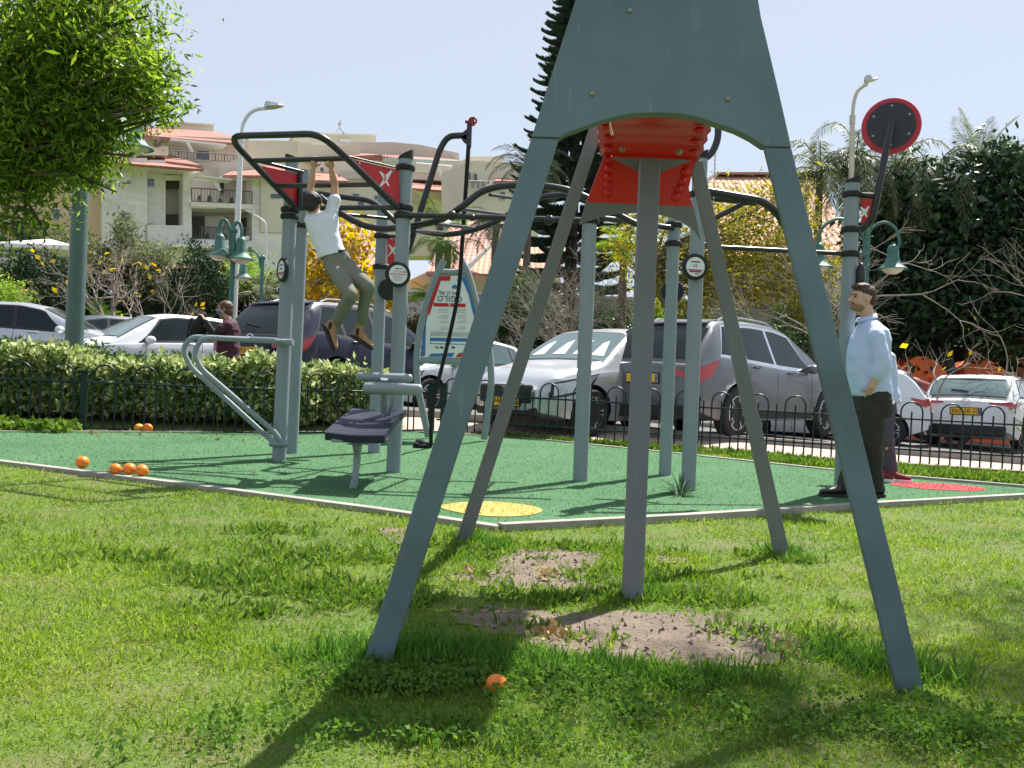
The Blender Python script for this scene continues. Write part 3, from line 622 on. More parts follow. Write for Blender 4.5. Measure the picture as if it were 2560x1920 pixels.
def xlogo(P, c, s, parent):
    mb = MB(); x, y = c
    stroke(mb, P, [(x-13*s, y-14*s), (x-3*s, y-2*s), (x+9*s, y+22*s)], .004, [.006*s, .02*s, .007*s]); stroke(mb, P, [(x+16*s, y-16*s), (x+3*s, y+2*s), (x-15*s, y+26*s)], .0055, [.007*s, .021*s, .006*s]); mb.build('logo', m_white, parent, False)
xlogo(PRt, (963, 443), 1.0, ptri2); text('3', 'logo_number', .07, hit(962, 446, PRt, .009), nrm_rot(PRt[1]), m_red, ptri2)
for (P, pts, pr) in ((PRt, [(898, 409), (982, 429), (979, 488)], ptri2), (PLft, [(650, 418), (731, 435), (729, 495)], ptri)):
    for p in pts: mb = MB(); mb.lathe([(.011, 0), (.011, .004), (0, .009)], hit(*p, P, 0), rot_to(P[1]), 10); mb.build('bolt', m_bolt, pr)
# monkey bars
tb('wave_rail', [(760, 484, 8.9), (800, 483, 8.85), (850, 492, 8.8), (920, 500, 8.75), (950, 516, 8.7), (990, 555, 8.6)], .026, b=.3)
tb('wave_rail', [(800, 492, 8.6), (844, 528, 8.5), (902, 560, 8.4), (951, 571, 8.3), (1000, 569, 8.2), (1060, 560, 8.15), (1110, 545, 8.1), (1156, 516, 8.0), (1200, 482, 8.0), (1245, 467, 8.0), (1300, 463, 8.0), (1362, 465, 8.0), (1428, 478, 8.0), (1500, 510, 8.0), (1560, 545, 8.0), (1600, 562, 8.0), (1640, 560, 8.0)], .03, sp=True)
tb('wave_rail', [(1000, 560, 9.2), (1032, 573, 9.2), (1110, 586, 9.1), (1174, 577, 9.0), (1230, 558, 9.0), (1290, 525, 9.0), (1350, 495, 9.0), (1400, 487, 9.0), (1450, 492, 9.0), (1500, 520, 9.0), (1560, 548, 9.0)], .028, sp=True)
for a, b in (((1089, 560, 8.1), (1188, 570, 9.0)), ((1036, 577, 8.15), (1117, 582, 9.1)), ((1156, 523, 8.05), (1262, 537, 9.0)), ((1225, 487, 8.0), (1300, 497, 9.0)), ((780, 530, 8.6), (860, 540, 9.0)), ((850, 535, 8.5), (980, 547, 8.9)), ((1300, 466, 8.0), (1350, 492, 9.0)), ((1400, 473, 8.0), (1440, 490, 9.0)), ((1500, 512, 8.0), (1520, 525, 9.0))):
    tb('rung', [a, b], .016)
tb('long_bar', [(995, 537, 7.95), (1280, 545, 8.0), (1466, 551, 8.05)], .025)
for x, y, r in ((1130, 539, .045), (1181, 544, .03), (1373, 550, .045)):
    mb = MB(); mb.ball(W(x, y, 7.96), r, 16, 10); mb.build('ball_grip', m_black, rig)
tb('long_bar', [(1500, 545, 8.1), (1562, 552, 8.3), (1650, 566, 8.7), (1684, 570, 8.75)], .026, b=.1); tb('cross_bar', [(1590, 536, 8.6), (1620, 560, 8.6), (1620, 600, 8.6)], .012)
tb('long_bar', [(1790, 618, 7.85), (2137, 636, 8.2)], .021); tb('long_bar', [(1745, 609, 7.75), (1800, 618, 7.85)], .021)
tb('monkey_arm', [(1762, 478, 7.6), (1790, 482, 7.6), (1905, 502, 7.7), (1942, 530, 7.75), (1960, 560, 7.8)], .034, b=.25); tb('brace', [(1862, 507, 7.68), (1782, 548, 7.7), (1740, 556, 7.72)], .022)
tb('monkey_arm', [(1760, 494, 8.3), (1830, 500, 8.3), (1892, 508, 8.2)], .03, b=.2); tb('hook_tube', [(1793, 250, 7.8), (1796, 345, 7.8), (1780, 385, 7.8), (1738, 410, 7.74)], .03, b=.4)
tb('brace', [(1788, 545, 7.8), (1790, 600, 7.8)], .016)
# chain beside post 7
mb = MB()
for i in range(56):
    z = i*5.0; p = W(1790.5-.09*z*.4, 318+z, 7.95)
    R = Euler((0, 0, 0 if i % 2 else math.pi/2)).to_matrix(); pts = [p+R@Vector((.0075*math.cos(a), 0, .0125*math.sin(a))) for a in [2*math.pi*k/8 for k in range(8)]]; mb.tube(pts, .0022, 5, closed=True)
o = mb.build('chain', m_bolt); tag(o, 'thin steel chain hanging beside the red ribbed panel', 'chain')
# instruction discs
def disc_sign(px, py, d, r, yaw, parent, printed=True):
    c = W(px, py, d); n = Vector((math.sin(yaw), -math.cos(yaw), 0)); R = nrm_rot(n)
    mb = MB(); mb.lathe([(r, -.03), (r+.012, -.02), (r+.012, .004), (r, .012), (r*.84, .012), (r*.82, .004)], c, R, 32); o = mb.build('instruction_disc', m_rubber, parent)
    if printed:
        mb = MB(); mb.lathe([(r*.84, .003), (r*.84, .0065)], c, R, 32); f = mb.build('disc_face', m_white, o)
        def bar(x, y, w, h, mt, nm='print'):
            b = MB(); b.box(c+R@Vector((x*r, y*r, .0085)), (w*r, h*r, .002), R); b.build(nm, mt, f, False)
        if printed == 1:
            bar(0, .42, .8, .10, m_dkp); bar(-.32, .08, .06, .24, m_greyp); bar(-.08, .08, .06, .24, m_dkp); bar(.1, .08, .06, .24, m_dkp); bar(0, -.26, 1.35, .07, m_bluep); bar(0, -.40, 1.05, .16, m_red); bar(.15, -.6, .35, .07, m_dkp)
        else:
            bar(0, .5, .6, .08, m_bluep); bar(0, .3, .9, .05, m_greyp); bar(0, .18, .9, .04, m_greyp); bar(0, .02, 1.5, .05, m_red)
            for k in range(5): bar(0, -.12-k*.1, 1.1-.1*k, .035, m_greyp)
            bar(.5, .25, .05, .2, m_dkp); bar(.62, .25, .05, .2, m_dkp)
    return o
disc_sign(705, 674, 8.42, .1, -.95, rig, 1); disc_sign(995, 686, 7.9, .098, .35, rig, 2); disc_sign(1738, 667, 7.62, .098, .15, rig, 1)
disc_sign(1681, 728, 8.85, .1, math.pi+.1, rig, 0); disc_sign(972, 724, 9.5, .1, math.pi, rig, 0)
# punch disc on its arm
c = W(2228, 316, 8.25); n = Vector((-.42, -1, -.05)).normalized(); R = nrm_rot(n)
mb = MB(); mb.lathe([(0, -.03), (.20, -.03), (.245, -.02), (.252, .005), (.245, .03), (.215, .038), (.2, .034)], c, R, 48); dsc = mb.build('punch_disc', M('crimson_rubber', (.50, .02, .05), .5), rig)
mb = MB(); mb.lathe([(.205, .032), (.205, .042)], c, R, 48); bk = mb.build('disc_back', m_black, dsc)
for k in range(6):
    a = k*math.pi/3+math.pi/2; mb = MB(); mb.lathe([(.012, .042), (.012, .048), (0, .052)], c+R@Vector((.172*math.cos(a), .172*math.sin(a), 0)), R, 10); mb.build('bolt', m_bolt, bk)
tb('disc_arm', [(2232, 298, 8.1), (2216, 345, 8.08), (2192, 470, 8.1), (2188, 500, 8.12), (2182, 545, 8.15), (2158, 576, 8.2)], [.028]*30, b=0.0) if False else None
mb = MB(); mb.tube(bend([W(2230, 300, 8.13), W(2222, 340, 8.08), W(2196, 475, 8.1), W(2180, 550, 8.15), W(2152, 577, 8.2)], .25, 6), .032, 12); mb.build('disc_arm', m_black, rig)
tb('disc_arm', [(2150, 488, 8.2), (2190, 490, 8.12)], .026)
P8p = pl3((2154, 498, 8.17), (2186, 497, 8.12), (2158, 566, 8.18)); o = pris('red_panel', [(2153, 497), (2184, 496), (2182, 530), (2174, 552), (2154, 568)], P8p, 0, .012, m_red, rig); xlogo(P8p, (2161, 527), .72, o)
P4p = pl3((960, 598, 9.5), (985, 598, 9.4), (962, 660, 9.5)); o = pris('red_panel', [(968, 597), (992, 597), (990, 640), (980, 662), (968, 660)], P4p, 0, .012, m_red, rig); xlogo(P4p, (981, 622), .72, o)
# small black cap on post 8
mb = MB(); mb.ball(W(2152, 690, 8.12), (.04, .05, .12), 12, 8); mb.build('post_grip', m_black, rig)
# rope arm
mb = MB(); mb.tube(bend([W(975, 672, 9.45), W(1000, 662, 9.4), W(1018, 635, 9.4), W(1043, 554, 9.4), W(1100, 372, 9.4), W(1120, 340, 9.4), W(1176, 338, 9.35)], .22, 6), .032, 12); mb.build('rope_arm', m_black, rig)
tb('rope_arm', [(965, 590, 9.6), (1028, 594, 9.4)], .02)
mb = MB(); mb.box(W(1173, 337, 9.33), (.05, .06, .26), ch=.008); mb.prism([W(1172, 318, 9.32), W(1172, 350, 9.32), W(1155, 345, 9.32), W(1150, 336, 9.32)], (0, .02, 0)); mb.prism([W(1168, 360, 9.32), W(1168, 335, 9.32), W(1150, 342, 9.32), W(1160, 356, 9.32)], (0, .02, 0)); mb.build('rope_head', m_black, rig)
mb = MB(); mb.tube([W(1182+9*math.cos(a), 302+8*math.sin(a), 9.3) for a in [2*math.pi*k/12 for k in range(12)]], .011, 7, closed=True); mb.tube([W(1180, 296, 9.3), W(1182, 314, 9.3)], .022, 8); mb.tube([W(1163, 304, 9.3), W(1178, 306, 9.3)], .016, 8); mb.build('shackle', M('dark_red_shackle', (.25, .02, .03), .5), rig)
rp = [W(1171, 368, 9.33), W(1164, 480, 9.4), W(1156, 600, 9.5), W(1147, 720, 9.6), W(1128, 820, 9.75), W(1104, 920, 9.95), W(1084, 1000, 10.1), W(1078, 1060, 10.25)]; e = ground_pt(1077, 1124); rp += [e+Vector((0, -.05, .05)), e+Vector((-.04, -.12, .045)), e+Vector((-.14, -.10, .04)), e+Vector((-.12, 0, .04)), e+Vector((-.03, -.06, .075))]
rope = thing('climbing_rope', 'thick black climbing rope slung from the tall curved arm to a knot on the mat', 'rope', e)
sp = spline(rp, 9); mb = MB(); mb.tube(sp, .022, 9); mb.build('rope_body', m_rope, rope, 'all')
mb = MB(); mb.ball(e+Vector((-.12, -.06, .07)), (.065, .06, .055), 12, 8); mb.ball(e+Vector((-.15, -.1, .05)), (.05, .045, .04), 12, 8); mb.build('knot', m_rope, rope)
# dip bars (grey handrails)
tb('dip_bar', [(727, 855, 8.42), (506, 843, 8.15), (484, 880, 8.15), (500, 920, 8.17), (690, 1083, 8.4), (707, 1112, 8.42)], .024, m_post, b=.16); tb('dip_bar', [(710, 852, 8.62), (478, 842, 8.4), (456, 872, 8.4), (474, 915, 8.42), (672, 1095, 8.58), (690, 1112, 8.5)], .024, m_post, b=.16)
tb('bar_sleeve', [(690, 855, 8.42), (733, 856, 8.4)], .031, m_post); tb('bar_sleeve', [(676, 1108, 8.45), (722, 1110, 8.42)], .033, m_post)
# sit up bench
bench = thing('exercise_bench', 'low inclined bench with dark ribbed seat and two grey foot rollers', 'exercise bench', ground_pt(877, 1227))
def ribseat(a, b, c, d, name):
    a, b, c, d = [Vector(v) for v in (a, b, c, d)]; n = (b-a).cross(d-a).normalized(); n = n if n.z > 0 else -n; R = 40; vs = []; fs = []; m = 10
    for i in range(R+1):
        t = i/R; p, q = a.lerp(d, t), b.lerp(c, t); up = .010*abs(math.sin(math.pi*t*7))**.5
        for k in range(m+1): s = k/m; vs.append(p.lerp(q, s)+n*(up-.012*math.sin(math.pi*s)))
    N0 = len(vs); vs += [v-n*.055 for v in vs]; Q = lambda i, k: i*(m+1)+k
    for i in range(R):
        for k in range(m): fs += [(Q(i, k), Q(i, k+1), Q(i+1, k+1), Q(i+1, k)), (Q(i, k)+N0, Q(i+1, k)+N0, Q(i+1, k+1)+N0, Q(i, k+1)+N0)]
        fs += [(Q(i, 0), Q(i+1, 0), Q(i+1, 0)+N0, Q(i, 0)+N0), (Q(i, m), Q(i, m)+N0, Q(i+1, m)+N0, Q(i+1, m))]
    for k in range(m): fs += [(Q(0, k), Q(0, k)+N0, Q(0, k+1)+N0, Q(0, k+1)), (Q(R, k), Q(R, k+1), Q(R, k+1)+N0, Q(R, k)+N0)]
    mk(name, vs, fs, m_navy, bench, smooth=True)
fl, fr2, mr2, ml, br, bl = W(812, 1081, 6.72), W(962, 1089, 6.66), W(987, 1052, 7.2), W(850, 1046, 7.26), W(1015, 1026, 7.75), W(882, 1022, 7.85)
ribseat(fl, fr2, mr2, ml, 'seat'); ribseat(ml+(bl-ml)*.04, mr2+(br-mr2)*.04, br, bl, 'seat')
mb = MB(); bp_ = ground_pt(877, 1227); tp = (fl+fr2)/2+Vector((.0, .12, -.07)); mb.tube(spline([bp_-Vector((0, 0, .05)), bp_+Vector((.03, .0, .12)), bp_+Vector((.035, .02, .28)), tp], 5), [.032, .031, .03, .028, .026, .025, .025, .026, .027, .028, .03, .032, .034, .036, .038, .04], 14); mb.build('leg', m_post, bench)
mb = MB(); mb.box(tp+Vector((0, .05, .015)), (.36, .3, .025), ch=.01); mb.build('seat_bracket', m_post, bench)
for (x0, x1, y_, d, r) in ((891, 1031, 941, 7.35, .036), (908, 1056, 970, 7.15, .046)):
    a, b = W(x0, y_, d), W(x1, y_+5, d); t = (b-a).normalized(); mb = MB(); mb.tube([a, a+t*.01, a+t*.03, b-t*.03, b-t*.01, b], [r*.5, r*.85, r, r, r*.85, r*.5], 18); mb.build('foot_roller', m_post, bench)
tb('upright', [(961, 946, 7.3), (961, 1030, 7.45)], .033, m_post, parent=bench); tb('upright', [(985, 965, 7.5), (984, 1000, 7.5), (970, 1035, 7.55)], .022, m_post, parent=bench, b=.1)
# ================================================================ information board
sb = thing('information_board', 'tall curved grey frame board with Hebrew sport park notice behind the rope', 'notice board', ground_pt(1068, 1085))
def dB(x): return 11.6
tb('frame_leg', [(1110, 650, 11.6), (1092, 690, 11.6), (1060, 780, 11.6), (1044, 870, 11.6), (1043, 950, 11.6), (1053, 1010, 11.65), (1071, 1092, 11.7)], .043, m_post, parent=sb, sp=True)
tb('frame_leg', [(1154, 651, 11.6), (1172, 690, 11.6), (1196, 780, 11.6), (1222, 870, 11.6), (1228, 950, 11.6), (1222, 1010, 11.65), (1210, 1098, 11.7)], .043, m_post, parent=sb, sp=True)
tb('cross_tube', [(1096, 680, 11.6), (1168, 681, 11.6)], .04, m_post, parent=sb); tb('cross_tube', [(1046, 901, 11.6), (1226, 906, 11.6)], .045, m_post, parent=sb)
PB = pl(W(1130, 800, 11.58), (0, -1, 0)); bpoly = [(1095, 689), (1163, 690), (1180, 735), (1202, 800), (1214, 860), (1214, 896), (1055, 893), (1060, 830), (1080, 740)]
bo = pris('board', bpoly, PB, 0, .03, m_white, sb)
def pr(pts, mt, off=.003, name='print'): pris(name, pts, PB, off, .0025, mt, bo)
pr([(1096, 690), (1127, 690), (1125, 702), (1102, 702), (1074, 786), (1066, 790), (1080, 740)], m_red); pr([(1065, 800), (1063, 888), (1056, 892), (1056, 850)], m_bluep)
pr([(1146, 691), (1163, 691), (1180, 737), (1204, 806), (1210, 850), (1200, 842), (1180, 775), (1172, 738), (1157, 703), (1142, 702)], m_bluep); pr([(1078, 884), (1137, 882), (1131, 892), (1071, 892)], m_bluep); pr([(1145, 884), (1160, 880), (1158, 893), (1139, 893)], m_red)
Rb = nrm_rot((0, -1, 0)); pr([(1129, 716), (1137, 711), (1145, 716), (1140, 722), (1131, 722)], m_bluep)
text('לש קראפ', 'print_text', .07, hit(1123, 733, PB, .004), Rb @ Matrix.Rotation(.0, 3, 'Z'), m_dkp, bo); text('טרופס', 'print_text', .115, hit(1124, 747, PB, .004), Rb, m_dkp, bo)
pr([(1084, 757), (1122, 758), (1122, 767), (1084, 766)], m_red); pr([(1125, 758), (1164, 759), (1164, 768), (1125, 767)], m_red)
rnd = random.Random(5)
for k, y_ in enumerate((772, 776, 780, 787, 791, 795, 802, 806, 816, 820, 824)):
    w1 = rnd.uniform(18, 27); w2 = rnd.uniform(18, 27); pr([(1121-w1, y_), (1121, y_), (1121, y_+1.6), (1121-w1, y_+1.6)], m_greyp); pr([(1165-w2, y_), (1165, y_), (1165, y_+1.6), (1165-w2, y_+1.6)], m_greyp)
pr([(1076, 829), (1190, 831), (1190, 842), (1076, 840)], m_greyp); pr([(1075, 844), (1122, 845), (1122, 861), (1075, 860)], m_bluep); pr([(1125, 845), (1185, 846), (1185, 862), (1125, 861)], m_bluep)
pr([(1077, 853), (1120, 854), (1120, 859), (1077, 858)], m_white, .005); pr([(1127, 854), (1180, 855), (1180, 860), (1127, 859)], m_white, .005)
for x in (1092, 1104, 1133): pr([(x-5, 868), (x-1, 865), (x+5, 868), (x+4, 872), (x-3, 871)], m_dkp if x > 1095 else M('green_print', (.05, .35, .08)))
# ================================================================ fruit
def orange(px, py, r, label, zc=None, grp='oranges on the ground', y=None):
    p = ground_pt(px, py); z = p.z+(zc or 0); o = thing('orange', label, 'orange', (p.x, p.y, z), group=grp)
    mb = MB(); mb.ball((0, 0, r*.93), (r, r, r*.93), 22, 14); mb.build('peel', m_orange, o, 'all', local=True)
    mb = MB(); mb.lathe([(0, 0), (r*.12, 0), (r*.10, r*.05), (0, r*.06)], (.3*r, -.25*r, r*1.75), rot_to((.3, -.3, 1)), 8); mb.build('stem_scar', M('stem_scar', (.25, .25, .08), .8), o, local=True)
    o.rotation_euler = (random.uniform(-.6, .6), random.uniform(-.6, .6), random.uniform(0, 6)); o.rotation_euler = (0, 0, random.uniform(0, 6)); return o
orange(1240, 1738, 0.034, 'big lone orange in the shaded lawn at the front'); orange(205, 1180, 0.052, 'leftmost reddish orange on the mat edge', .03); orange(288, 1196, 0.045, 'smaller pale orange next to the left fruit of the group of three', .03)
orange(323, 1197, 0.049, 'middle orange of the three lying together on the mat edge', .03); orange(354, 1201, 0.049, 'rightmost orange of the three lying together on the mat edge', .03)
orange(368, 1083, 0.062, 'bright orange by the foot of the left fence, right of the yellowish one', .0); o = orange(347, 1081, 0.056, 'yellowish orange by the foot of the left fence', .0)
o.children[0].data.materials[0] = M('yellow_peel', (.72, .36, .03), .45)
# spiky plant at the post foot
b = ground_pt(1702, 1246); root = thing('spiky_plant', 'small spiky dark green plant at the foot of a rig post', 'plant', b); Vs = []
for k in range(46):
    a = random.uniform(0, 6.28); el = random.uniform(.25, 1.25); L = random.uniform(.16, .30); d = Vector((math.cos(a)*math.cos(el), math.sin(a)*math.cos(el), math.sin(el))); s = d.cross(Vector((0, 0, 1))).normalized()*.009; m_ = b+d*L*.5+Vector((0, 0, .01)); e = b+d*L-Vector((0, 0, .03)); Vs.append([b-s*.6, m_-s, e, m_+s])
quads('leaves', np.array([[tuple(a) for a in v] for v in Vs]), LEAF('spiky_leaf', [(.03, .07, .03), (.05, .11, .045)], .2, .4), root)
# ================================================================ cars
def ip(l, pts):
    xs_ = [p[0] for p in pts]; ys_ = [p[1] for p in pts]; return float(np.interp(l, xs_, ys_))
def smooth_ip(pts, amt=.06):
    def f(l): return sum(ip(l+k*amt, pts)*w for k, w in ((-1, .15), (-.5, .2), (0, .3), (.5, .2), (1, .15)))
    return f
m_glass = M('dark_car_glass', (.02, .028, .032), .08, 0, .0, spec=.15)
m_glassg = M('green_tinted_car_glass', (.10, .15, .155), .05, 0, .25, 1.2, spec=.6)
m_trim = M('black_plastic_trim', (.02, .02, .022), .6)
m_tyre = M('tyre_rubber', (.02, .02, .02), .85, bump=.002)
m_rim = M('alloy_rim', (.48, .49, .5), .3, .8); m_chrome = M('chrome_trim', (.75, .76, .77), .12, 1.)
m_tail = M('red_tail_lamp', (.42, .01, .015), .15, coat=.8); m_head = M('headlamp_glass', (.45, .48, .5), .1, .3, coat=1.)
m_plate = M('yellow_number_plate', (.86, .50, .02), .5, var=.03); m_blk = M('plate_lettering', (.01, .01, .01), .6)
def PAINT(name, col, metal=.5, coat=.5): return M(name, col, .34, metal, .02, 3, coat=coat, spec=.3 if coat < .4 else .5)
def car(label, x, y, z, yaw, S, paint, plate=None, cat='car', group='cars parked beyond the fence', scale=1., front=False, emblem=None):
    L, Wd, H = S['L'], S['W']/2, S['H']; root = thing('parked_car', label, cat, (x, y, z), math.radians(yaw), group=group); root.scale = (scale,)*3
    top = smooth_ip(S['top'], .07); belt = smooth_ip(S['belt'], .1)
    wf = smooth_ip([(0, .80*Wd), (.10, .90*Wd), (.45, .975*Wd), (1.4, Wd), (L-1.2, Wd), (L-.55, .94*Wd), (L-.2, .82*Wd), (L, .60*Wd)], .08)
    zs0 = S.get('sill', .24); TH = S.get('tumble', .34)
    def bot(l): return zs0+.16*max(0, 1-l/.5)+.10*max(0, 1-(L-l)/.5)
    def ring(l):
        zt = top(l); zb = min(belt(l), zt-.05); w = wf(l); z0 = bot(l); zm = z0+(zb-z0)*.52; hgt_ = zt-.07-zb; k = max(0, hgt_)
        w5 = max(w*.5, w*.985-k*TH) if k > 0 else w*.985
        zsh = max(zb+.012, zt-.07)
        return [(w*.72, z0-.02), (w*.95, z0), (w*.995, z0+.14), (w*1.0, zm), (w*.985, zb-.03), (w*.965, zb), (w5-.02, zsh), (w5-.09, zt-.015), (w5*.45, zt+.004), (0, zt+.012)]
    NT = 10
    def P(l, t, side=1, off=0):
        r = ring(l); i = min(int(t), NT-2); f = t-i; a, b = r[i], r[i+1]; p = Vector((l, side*(a[0]*(1-f)+b[0]*f), a[1]*(1-f)+b[1]*f))
        return p
    def Pn(l, t, side=1, off=0):
        p = P(l, t, side); e = .01; du = P(l+e, t, side)-P(l-e, t, side); dv = P(l, min(t+.05, 9), side)-P(l, max(t-.05, 0), side); n = du.cross(dv).normalized()
        if n.dot(Vector((0, side, .35))+ (Vector((-.3, 0, 0)) if l < L/2 else Vector((.3, 0, 0)))) < 0: n = -n
        return p+n*off
    ls = sorted(set([round(v, 4) for v in list(np.linspace(0, .5, 16))+list(np.linspace(.5, L-.5, 60))+list(np.linspace(L-.5, L, 16))]))
    sub = [0, .5, 1, 1.5, 2, 2.5, 3, 3.5, 4, 4.5, 5, 5.33, 5.66, 6, 6.5, 7, 7.5, 8, 8.5, 9]
    vs = []; fs = []; m = len(sub)*2-1
    def rowpts(l, sc=1, zc=.6, dx=0):
        row = [P(l, t, 1) for t in sub]+[P(l, t, -1) for t in sub[-2::-1]]
        return [Vector((p.x+dx, p.y*sc, zc+(p.z-zc)*sc)) for p in row]
    rows = [rowpts(0, .93, dx=-.035), rowpts(0, .985, dx=-.02)]+[rowpts(l) for l in ls]+[rowpts(L, .97, dx=.02, zc=.5), rowpts(L, .86, dx=.035, zc=.5)]
    for r in rows: vs += r
    for i in range(len(rows)-1):
        for k in range(m-1): fs.append((i*m+k, (i+1)*m+k, (i+1)*m+k+1, i*m+k+1))
        fs.append((i*m+m-1, (i+1)*m+m-1, (i+1)*m, i*m))
    fs.append(tuple(range(m))); fs.append(tuple(range((len(rows)-1)*m, len(rows)*m))[::-1])
    mb = MB(); mb.add(vs, fs); body = mb.build('body', paint, root, 'all', local=True)
    body.data.materials.append(m_trim)
    R = S['wr']; WX = S['axles']; cut = MB()
    for wx in WX:
        for s in (-1, 1): cut.lathe([(R+.055, -.26), (R+.055, .26)], (wx, s*(Wd-.05), R), rot_to((0, 1, 0)), 28)
    co = cut.build('cut', m_trim, None, False); bo_ = body.modifiers.new('b', 'BOOLEAN'); bo_.object = co; bo_.operation = 'DIFFERENCE'; bo_.solver = 'EXACT'; bo_.material_mode = 'TRANSFER' if hasattr(bo_, 'material_mode') else bo_.material_mode
    co.parent = None; pw = root.matrix_basis; co.matrix_world = pw; bpy.context.view_layer.update(); me = evalmesh(body); body.modifiers.clear(); body.data = me; bpy.data.objects.remove(co)
    me.polygons.foreach_set('use_smooth', [True]*len(me.polygons)); me.set_sharp_from_angle(angle=math.radians(34))
    for s in (-1, 1):
        if S.get('sideclad'):
            vs = []
            for i in range(13): l = WX[0]+R+.09+(WX[1]-WX[0]-2*R-.18)*i/12; vs += [P(l, .95, s)+Vector((0, s*.008, 0)), P(l, 1.9, s)+Vector((0, s*.012, 0))]
            mk('sill_cladding', vs, [(2*i, 2*i+2, 2*i+3, 2*i+1) for i in range(12)], m_trim, root, smooth='all', local=True)
    def patch(name, c, mat, off=.006, side=1, n=10, mm=5, par=None):
        """c: 4 corners (l,t): bottom-rear, bottom-front, top-front, top-rear"""
        vs = []; fs = []
        for j in range(mm+1):
            for i in range(n+1):
                a, b = i/n, j/mm; l = (c[0][0]*(1-a)+c[1][0]*a)*(1-b)+(c[3][0]*(1-a)+c[2][0]*a)*b; t = (c[0][1]*(1-a)+c[1][1]*a)*(1-b)+(c[3][1]*(1-a)+c[2][1]*a)*b; vs.append(Pn(l, t, side, off))
        for j in range(mm):
            for i in range(n): q = j*(n+1)+i; fs.append((q, q+1, q+n+2, q+n+1))
        return mk(name, vs, fs, mat, par or root, smooth='all', local=True)
    def across(name, l0, l1, t0, mat, off=.006, t0b=None, n=14, mm=8, par=None, s0=-1, s1=1):
        vs = []; fs = []
        for j in range(mm+1):
            b = j/mm; l = l0+(l1-l0)*b; tt = t0+((t0b if t0b is not None else t0)-t0)*b
            for i in range(n+1):
                s = s0+(s1-s0)*i/n; t = 9-abs(s)*(9-tt); vs.append(Pn(l, t, 1 if s >= 0 else -1, off))
        for j in range(mm):
            for i in range(n): q = j*(n+1)+i; fs.append((q, q+1, q+n+2, q+n+1))
        return mk(name, vs, fs, mat, par or root, smooth='all', local=True)
    g = S.get('glass', m_glass)
    for s in (-1, 1):
        for (b0, b1, t1, t0) in S['wins']:
            patch('side_window', [(b0, 5.10), (b1, 5.10), (t1, 5.93), (t0, 5.93)], g, .006, s)
        w0 = min(q[0] for q in S['wins'])-.05; w1 = max(q[1] for q in S['wins'])+.05; tt0 = min(q[3] for q in S['wins'])-.03; tt1 = max(q[2] for q in S['wins'])+.04
        patch('window_trim', [(w0, 5.0), (w1, 5.0), (tt1, 5.99), (tt0, 5.99)], S.get('wtrim', m_trim), .003, s, 24)
        patch('sill_trim', [(.3, .9), (L-.3, .9), (L-.3, 2.1), (.3, 2.1)], m_trim if S.get('clad') else paint, .003, s, 30) if False else None
        for l in S['doors']:
            bx = MB(); p = Pn(l, 4.0, s, .012); bx.box(p, (.20, .03, .035), ch=.01); bx.build('door_handle', paint, root, local=True)
        for l in S['seams']:
            patch('door_seam', [(l-.004, 1.2), (l+.004, 1.2), (l+.004+S.get('sl', 0), 5.0), (l-.004+S.get('sl', 0), 5.0)], m_blk, .002, s, 1, 12)
        ml_ = S['mirror']; bx = MB(); p = P(ml_, 5, s); bx.ball(p+Vector((0, s*.10, .05)), (.09, .11, .075), 14, 9); bx.box(p+Vector((0, s*.02, .01)), (.06, .10, .03)); bx.build('wing_mirror', paint if not S.get('bm') else m_trim, root, local=True)
        # lamps
        patch('tail_lamp', S['tail'], m_tail, .012, s, 8, 4)
        bx = MB(); tl = S['taily']; hh = S['tailz']; bx.prism([(-.045, s*tl[0], hh[0]), (-.045, s*tl[1], hh[1]), (-.02, s*tl[2], hh[2]), (-.035, s*tl[0], hh[3])], (.05, 0, 0)); bx.build('tail_lamp', m_tail, root, False, local=True)
        patch('headlamp', S['head'], m_head, .012, s, 8, 4)
        patch('headlamp_rim', [(S['head'][0][0]-.04, S['head'][0][1]-.15), (S['head'][1][0]+.03, S['head'][1][1]-.15), (S['head'][2][0]+.03, S['head'][2][1]+.15), (S['head'][3][0]-.05, S['head'][3][1]+.15)], m_trim, .008, s, 8, 4)
    across('rear_window', S['rw'][0], S['rw'][1], 7.0, g, .007, 6.8); across('rear_window_frame', S['rw'][0]-.05, S['rw'][1]+.05, 6.8, m_trim, .003, 6.5)
    wsg = S.get('ws_glass', g); ws = across('windscreen', S['ws'][0], S['ws'][1], 6.9, wsg, .007, 6.7); across('windscreen_frame', S['ws'][0]-.04, S['ws'][1]+.04, 6.6, m_trim, .003, 6.5)
    if S.get('shade'):
        for k in range(4): across('sunshade', S['ws'][0]+.25, S['ws'][1]-.1, 0, m_white, .010, n=3, mm=3, s0=0, s1=0) if False else None
        for s0 in (-.72, -.25, .2, .6):
            vs = [Pn(S['ws'][1]-.10, 9-abs(s0)*2.2, 1 if s0 >= 0 else -1, .012), Pn(S['ws'][1]-.10, 9-abs(s0+.28)*2.2, 1 if s0+.28 >= 0 else -1, .012), Pn(S['ws'][0]+.22, 9-abs(s0+.12)*2.2, 1 if s0+.12 >= 0 else -1, .012), Pn(S['ws'][0]+.30, 9-abs(s0+.02)*2.2, 1 if s0+.02 >= 0 else -1, .012)]
            mk('sunshade', vs, [(0, 1, 2, 3)], m_white, ws, local=True)
    # bumpers, grille
    bx = MB(); bx.box((-.035, 0, .36), (.07, Wd*1.56, .2), ch=.02); bx.build('rear_bumper', m_trim if S.get('clad', 1) else paint, root, local=True)
    bx = MB(); bx.box((L+.02, 0, S.get('gz', .56)), (.06, Wd*1.05, S.get('gh', .2)), ch=.02); bx.build('grille', m_trim, root, local=True)
    bx = MB(); bx.box((L-.005, 0, .30), (.08, Wd*1.2, .12), ch=.02); bx.build('lower_intake', m_trim, root, local=True)
